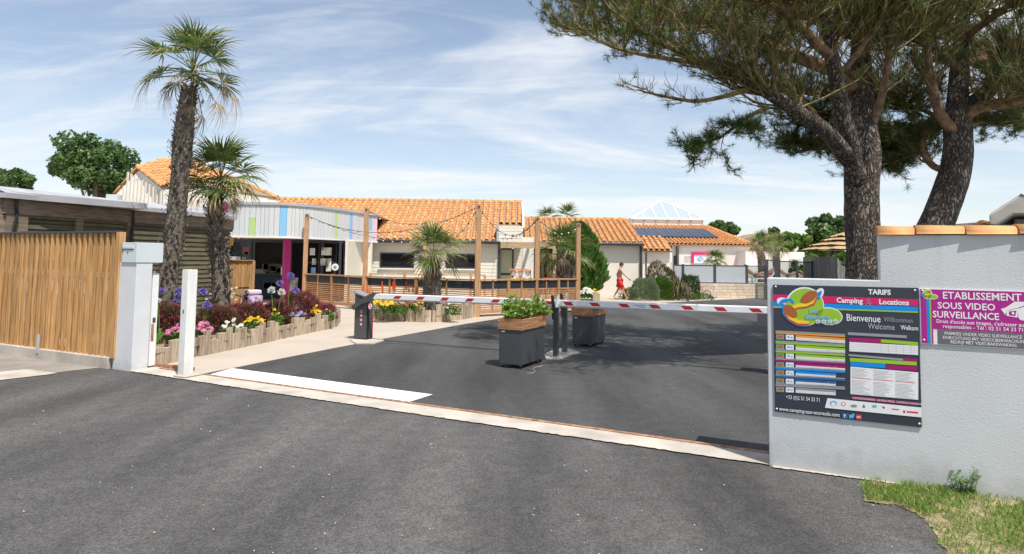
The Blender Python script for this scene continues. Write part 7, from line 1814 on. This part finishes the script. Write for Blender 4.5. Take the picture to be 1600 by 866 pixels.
# ---------------------------------------------------------------- people
M['skin'] = pm('skin', (.52,.28,.19), .55, .05, 3); M['skin2'] = pm('tanned skin', (.42,.19,.12), .55, .05, 3); M['hair'] = pm('dark hair', (.045,.03,.02), .8, .2, 30, .4, 90); M['redc'] = pm('red swim shorts', (.55,.008,.015), .75, .08, 5, .3, 12)
def skinned(name, J, E_, root, mat, parent, sub=2):
    keys = list(J); me = bpy.data.meshes.new(name); me.from_pydata([J[k][0] for k in keys], [(keys.index(a),keys.index(b)) for a,b in E_], [])
    o = bpy.data.objects.new('tmp', me); COL.objects.link(o); o.modifiers.new('s','SKIN'); sv = me.skin_vertices[0].data
    for i,k in enumerate(keys): sv[i].radius = J[k][1] if isinstance(J[k][1], tuple) else (J[k][1],J[k][1]); sv[i].use_root = (k == root)
    m = o.modifiers.new('u','SUBSURF'); m.levels = sub; m.render_levels = sub; bpy.context.view_layer.update()
    m2 = bpy.data.meshes.new_from_object(o.evaluated_get(bpy.context.evaluated_depsgraph_get())); COL.objects.unlink(o); bpy.data.objects.remove(o)
    m2.materials.clear(); m2.materials.append(mat); m2.polygons.foreach_set('use_smooth',[True]*len(m2.polygons)); m2.name = name
    r = bpy.data.objects.new(name, m2); COL.objects.link(r); r.parent = parent; return r
def body(J, parent, mat):
    J = dict(J); E_ = [('pel','sp'),('sp','ch'),('ch','nb'),('nb','nk'),('nk','hd'),('hd','tp'),('hd','nose')]
    for s_ in 'lr':
        E_ += [('ch','sh'+s_),('sh'+s_,'el'+s_),('el'+s_,'wr'+s_),('wr'+s_,'pa'+s_),('pel','hp'+s_),('hp'+s_,'kn'+s_),('kn'+s_,'an'+s_),('an'+s_,'ba'+s_),('ba'+s_,'to'+s_)]
        w_ = Vector(J['wr'+s_][0]); pa = Vector(J['pa'+s_][0]); d = (pa-w_).normalized(); sd = d.cross(Vector((0,1,0)) if abs(d.y) < .8 else ZU).normalized()
        for i,(off,L) in enumerate(((-.028,.070),(-.010,.082),(.010,.078),(.027,.060))):
            a = 'f%d%s'%(i,s_); c = pa+sd*off+d*.03; J[a+'a'] = (tuple(c),.009); J[a+'b'] = (tuple(c+d*L*.5+Vector((0,0,-.008))),.0085); J[a+'c'] = (tuple(c+d*L+Vector((0,0,-.02))),.0075); E_ += [('pa'+s_,a+'a'),(a+'a',a+'b'),(a+'b',a+'c')]
        c = w_.lerp(pa,.5)+sd*-.035; J['th'+s_] = (tuple(c+d*.02-sd*.015),.0095); J['ti'+s_] = (tuple(c+d*.055-sd*.02),.008); E_ += [('pa'+s_,'th'+s_),('th'+s_,'ti'+s_)]
    return skinned('body', J, E_, 'pel', mat, parent)
def bodyJ(f):
    return {'pel':((0,0,.95),(.12,.135)),'sp':((.0,0,1.10),(.10,.125)),'ch':((.01,0,1.32),(.115,.15)),'nb':((.03,0,1.46),.065),'nk':((.05,0,1.53),.055),'hd':((.085,0,1.62),(.088,.075)),'tp':((.095,0,1.70),(.07,.06)),'nose':((.18,0,1.60),.014)}
g_ = Vector((W(968.5,467,30.4).x,30.4,0)); man = thing('person', 'bare chested person in red swim shorts walking past the conifer', 'person', g_)
J = bodyJ(0)
J.update({'shr':((.02,-.17,1.42),.052),'elr':((.16,-.22,1.20),.040),'wrr':((.37,-.20,1.02),.028),'par':((.43,-.19,.975),(.022,.03)),
 'shl':((.0,.17,1.42),.052),'ell':((-.12,.21,1.18),.040),'wrl':((-.06,.20,.93),.028),'pal':((-.03,.19,.87),(.022,.03)),
 'hpr':((.0,-.09,.88),.085),'knr':((.10,-.09,.50),.055),'anr':((.30,-.09,.09),.036),'bar':((.40,-.09,.035),.034),'tor':((.48,-.09,.028),.024),
 'hpl':((-.01,.09,.88),.085),'knl':((-.06,.09,.49),.055),'anl':((-.28,.09,.12),.036),'bal':((-.20,.09,.04),.034),'tol':((-.13,.09,.024),.024)})
body(J, man, M['skin'])
b = MB(); b.tube([(0,0,.99),(0,0,.90),(0,0,.82)],[.15,.165,.15],16); o_ = MB()
b.tube([(.0,-.085,.88),(.045,-.09,.70),(.085,-.09,.57)],[.105,.115,.12],14); b.tube([(-.01,.085,.88),(-.04,.09,.70),(-.06,.09,.57)],[.105,.115,.12],14)
sh = bpy.data.objects.new('shorts', b.mesh('shorts', M['redc'], smooth=True)); COL.objects.link(sh); sh.parent = man
b = MB(); b.ball((.075,0,1.675),.098,12,8,(1.0,.85,.9)); b.ball((.03,0,1.64),.07,10,6,(.9,1,1)); hr = bpy.data.objects.new('hair', b.mesh('hair', M['hair'], smooth=True)); COL.objects.link(hr); hr.parent = man
for y in (-.078,.078): b = MB(); b.ball((.07,y,1.61),.02,8,5,(.9,.4,1.3)); e_ = bpy.data.objects.new('ear', b.mesh('ear', M['skin'], smooth=True)); COL.objects.link(e_); e_.parent = man
for y in (-.03,.03): b = MB(); b.ball((.162,y,1.625),.010,6,4); e_ = bpy.data.objects.new('eye', b.mesh('eye', M['black'])); COL.objects.link(e_); e_.parent = man
man.rotation_euler.z = R(-6)
# pool terrace and sunbathers
b = MB(); b.box(xx(1052,33.3), 30, 33.31, 46.4, -.02, .70); struct(b, 'pool_terrace', M['offwhite'])
def sunbather(label, px, Y, flip, mat, lab2):
    g_ = Vector((W(px,430,Y).x,Y,.70)); lo = thing('sun_lounger', lab2, 'sun lounger', g_); k = -1 if flip else 1
    b = MB(Matrix.Translation(g_)); b.box(-.5*1,.9 if k>0 else .5,-.3,.3,.25,.30) if k>0 else b.box(-.9,.5,-.3,.3,.25,.30); b.build('bed', M['white'], lo)
    b = MB(Matrix.Translation(g_)); b.prism([(-.5*k,-.3,.30),(-.5*k,.3,.30),(-.95*k,.3,.62),(-.95*k,-.3,.62)], (0,0,.03)); b.build('backrest', M['white'], lo)
    for x in (-.4,.4):
        for y in (-.26,.26): b = MB(Matrix.Translation(g_)); b.box(x-.02,x+.02,y-.02,y+.02,0,.25); b.build('leg', M['white'], lo)
    t = thing('person', label, 'person', g_)
    q = lambda x,y,z: (x*k,y,z)
    J = {'pel':(q(-.40,0,.42),(.12,.13)),'sp':(q(-.50,0,.52),(.1,.12)),'ch':(q(-.66,0,.66),(.11,.15)),'nb':(q(-.76,0,.76),.06),'nk':(q(-.80,0,.81),.05),'hd':(q(-.84,0,.90),(.085,.075)),'tp':(q(-.85,0,.97),(.07,.06)),'nose':(q(-.745,0,.89),.013)}
    for s_,y in (('r',-1),('l',1)):
        J.update({'sh'+s_:(q(-.72,y*.17,.70),.05),'el'+s_:(q(-.52,y*.25,.55),.038),'wr'+s_:(q(-.30,y*.20,.56),.027),'pa'+s_:(q(-.22,y*.16,.56),(.022,.028)),
          'hp'+s_:(q(-.34,y*.09,.41),.08),'kn'+s_:(q(.03,y*.11,.62 if y<0 else .45),.055),'an'+s_:(q(.38,y*.10,.38),.036),'ba'+s_:(q(.45,y*.10,.42),.03),'to'+s_:(q(.50,y*.10,.48),.022)})
    body(J, t, mat)
    b = MB(); b.ball(q(-.865,0,.95),.09,10,6,(.95,.9,.9)); h_ = bpy.data.objects.new('hair', b.mesh('hair', M['hair'], smooth=True)); COL.objects.link(h_); h_.parent = t
    b = MB(); b.tube([q(-.45,0,.44),q(-.30,0,.44)],.15,12); h_ = bpy.data.objects.new('swimwear', b.mesh('swimwear', M['redc'] if flip else M['c1'], smooth=True)); COL.objects.link(h_); h_.parent = t
sunbather('sunbathing person behind the clear panel left of the brown palm', 1190, 34.6, False, M['skin'], 'white sun lounger under the person left of the brown palm')
sunbather('tanned sunbathing person just right of the tall windbreak post', 1188, 37.6, True, M['skin2'], 'white sun lounger at the tall windbreak post')
sunbather('sunbathing person between the garden palm shrub and the tall post', 1240, 35.2, False, M['skin'], 'white sun lounger left of the garden palm shrub')
sunbather('sunbathing person right of the garden palm shrub', 1268, 35.6, False, M['skin'], 'white sun lounger right of the garden palm shrub')
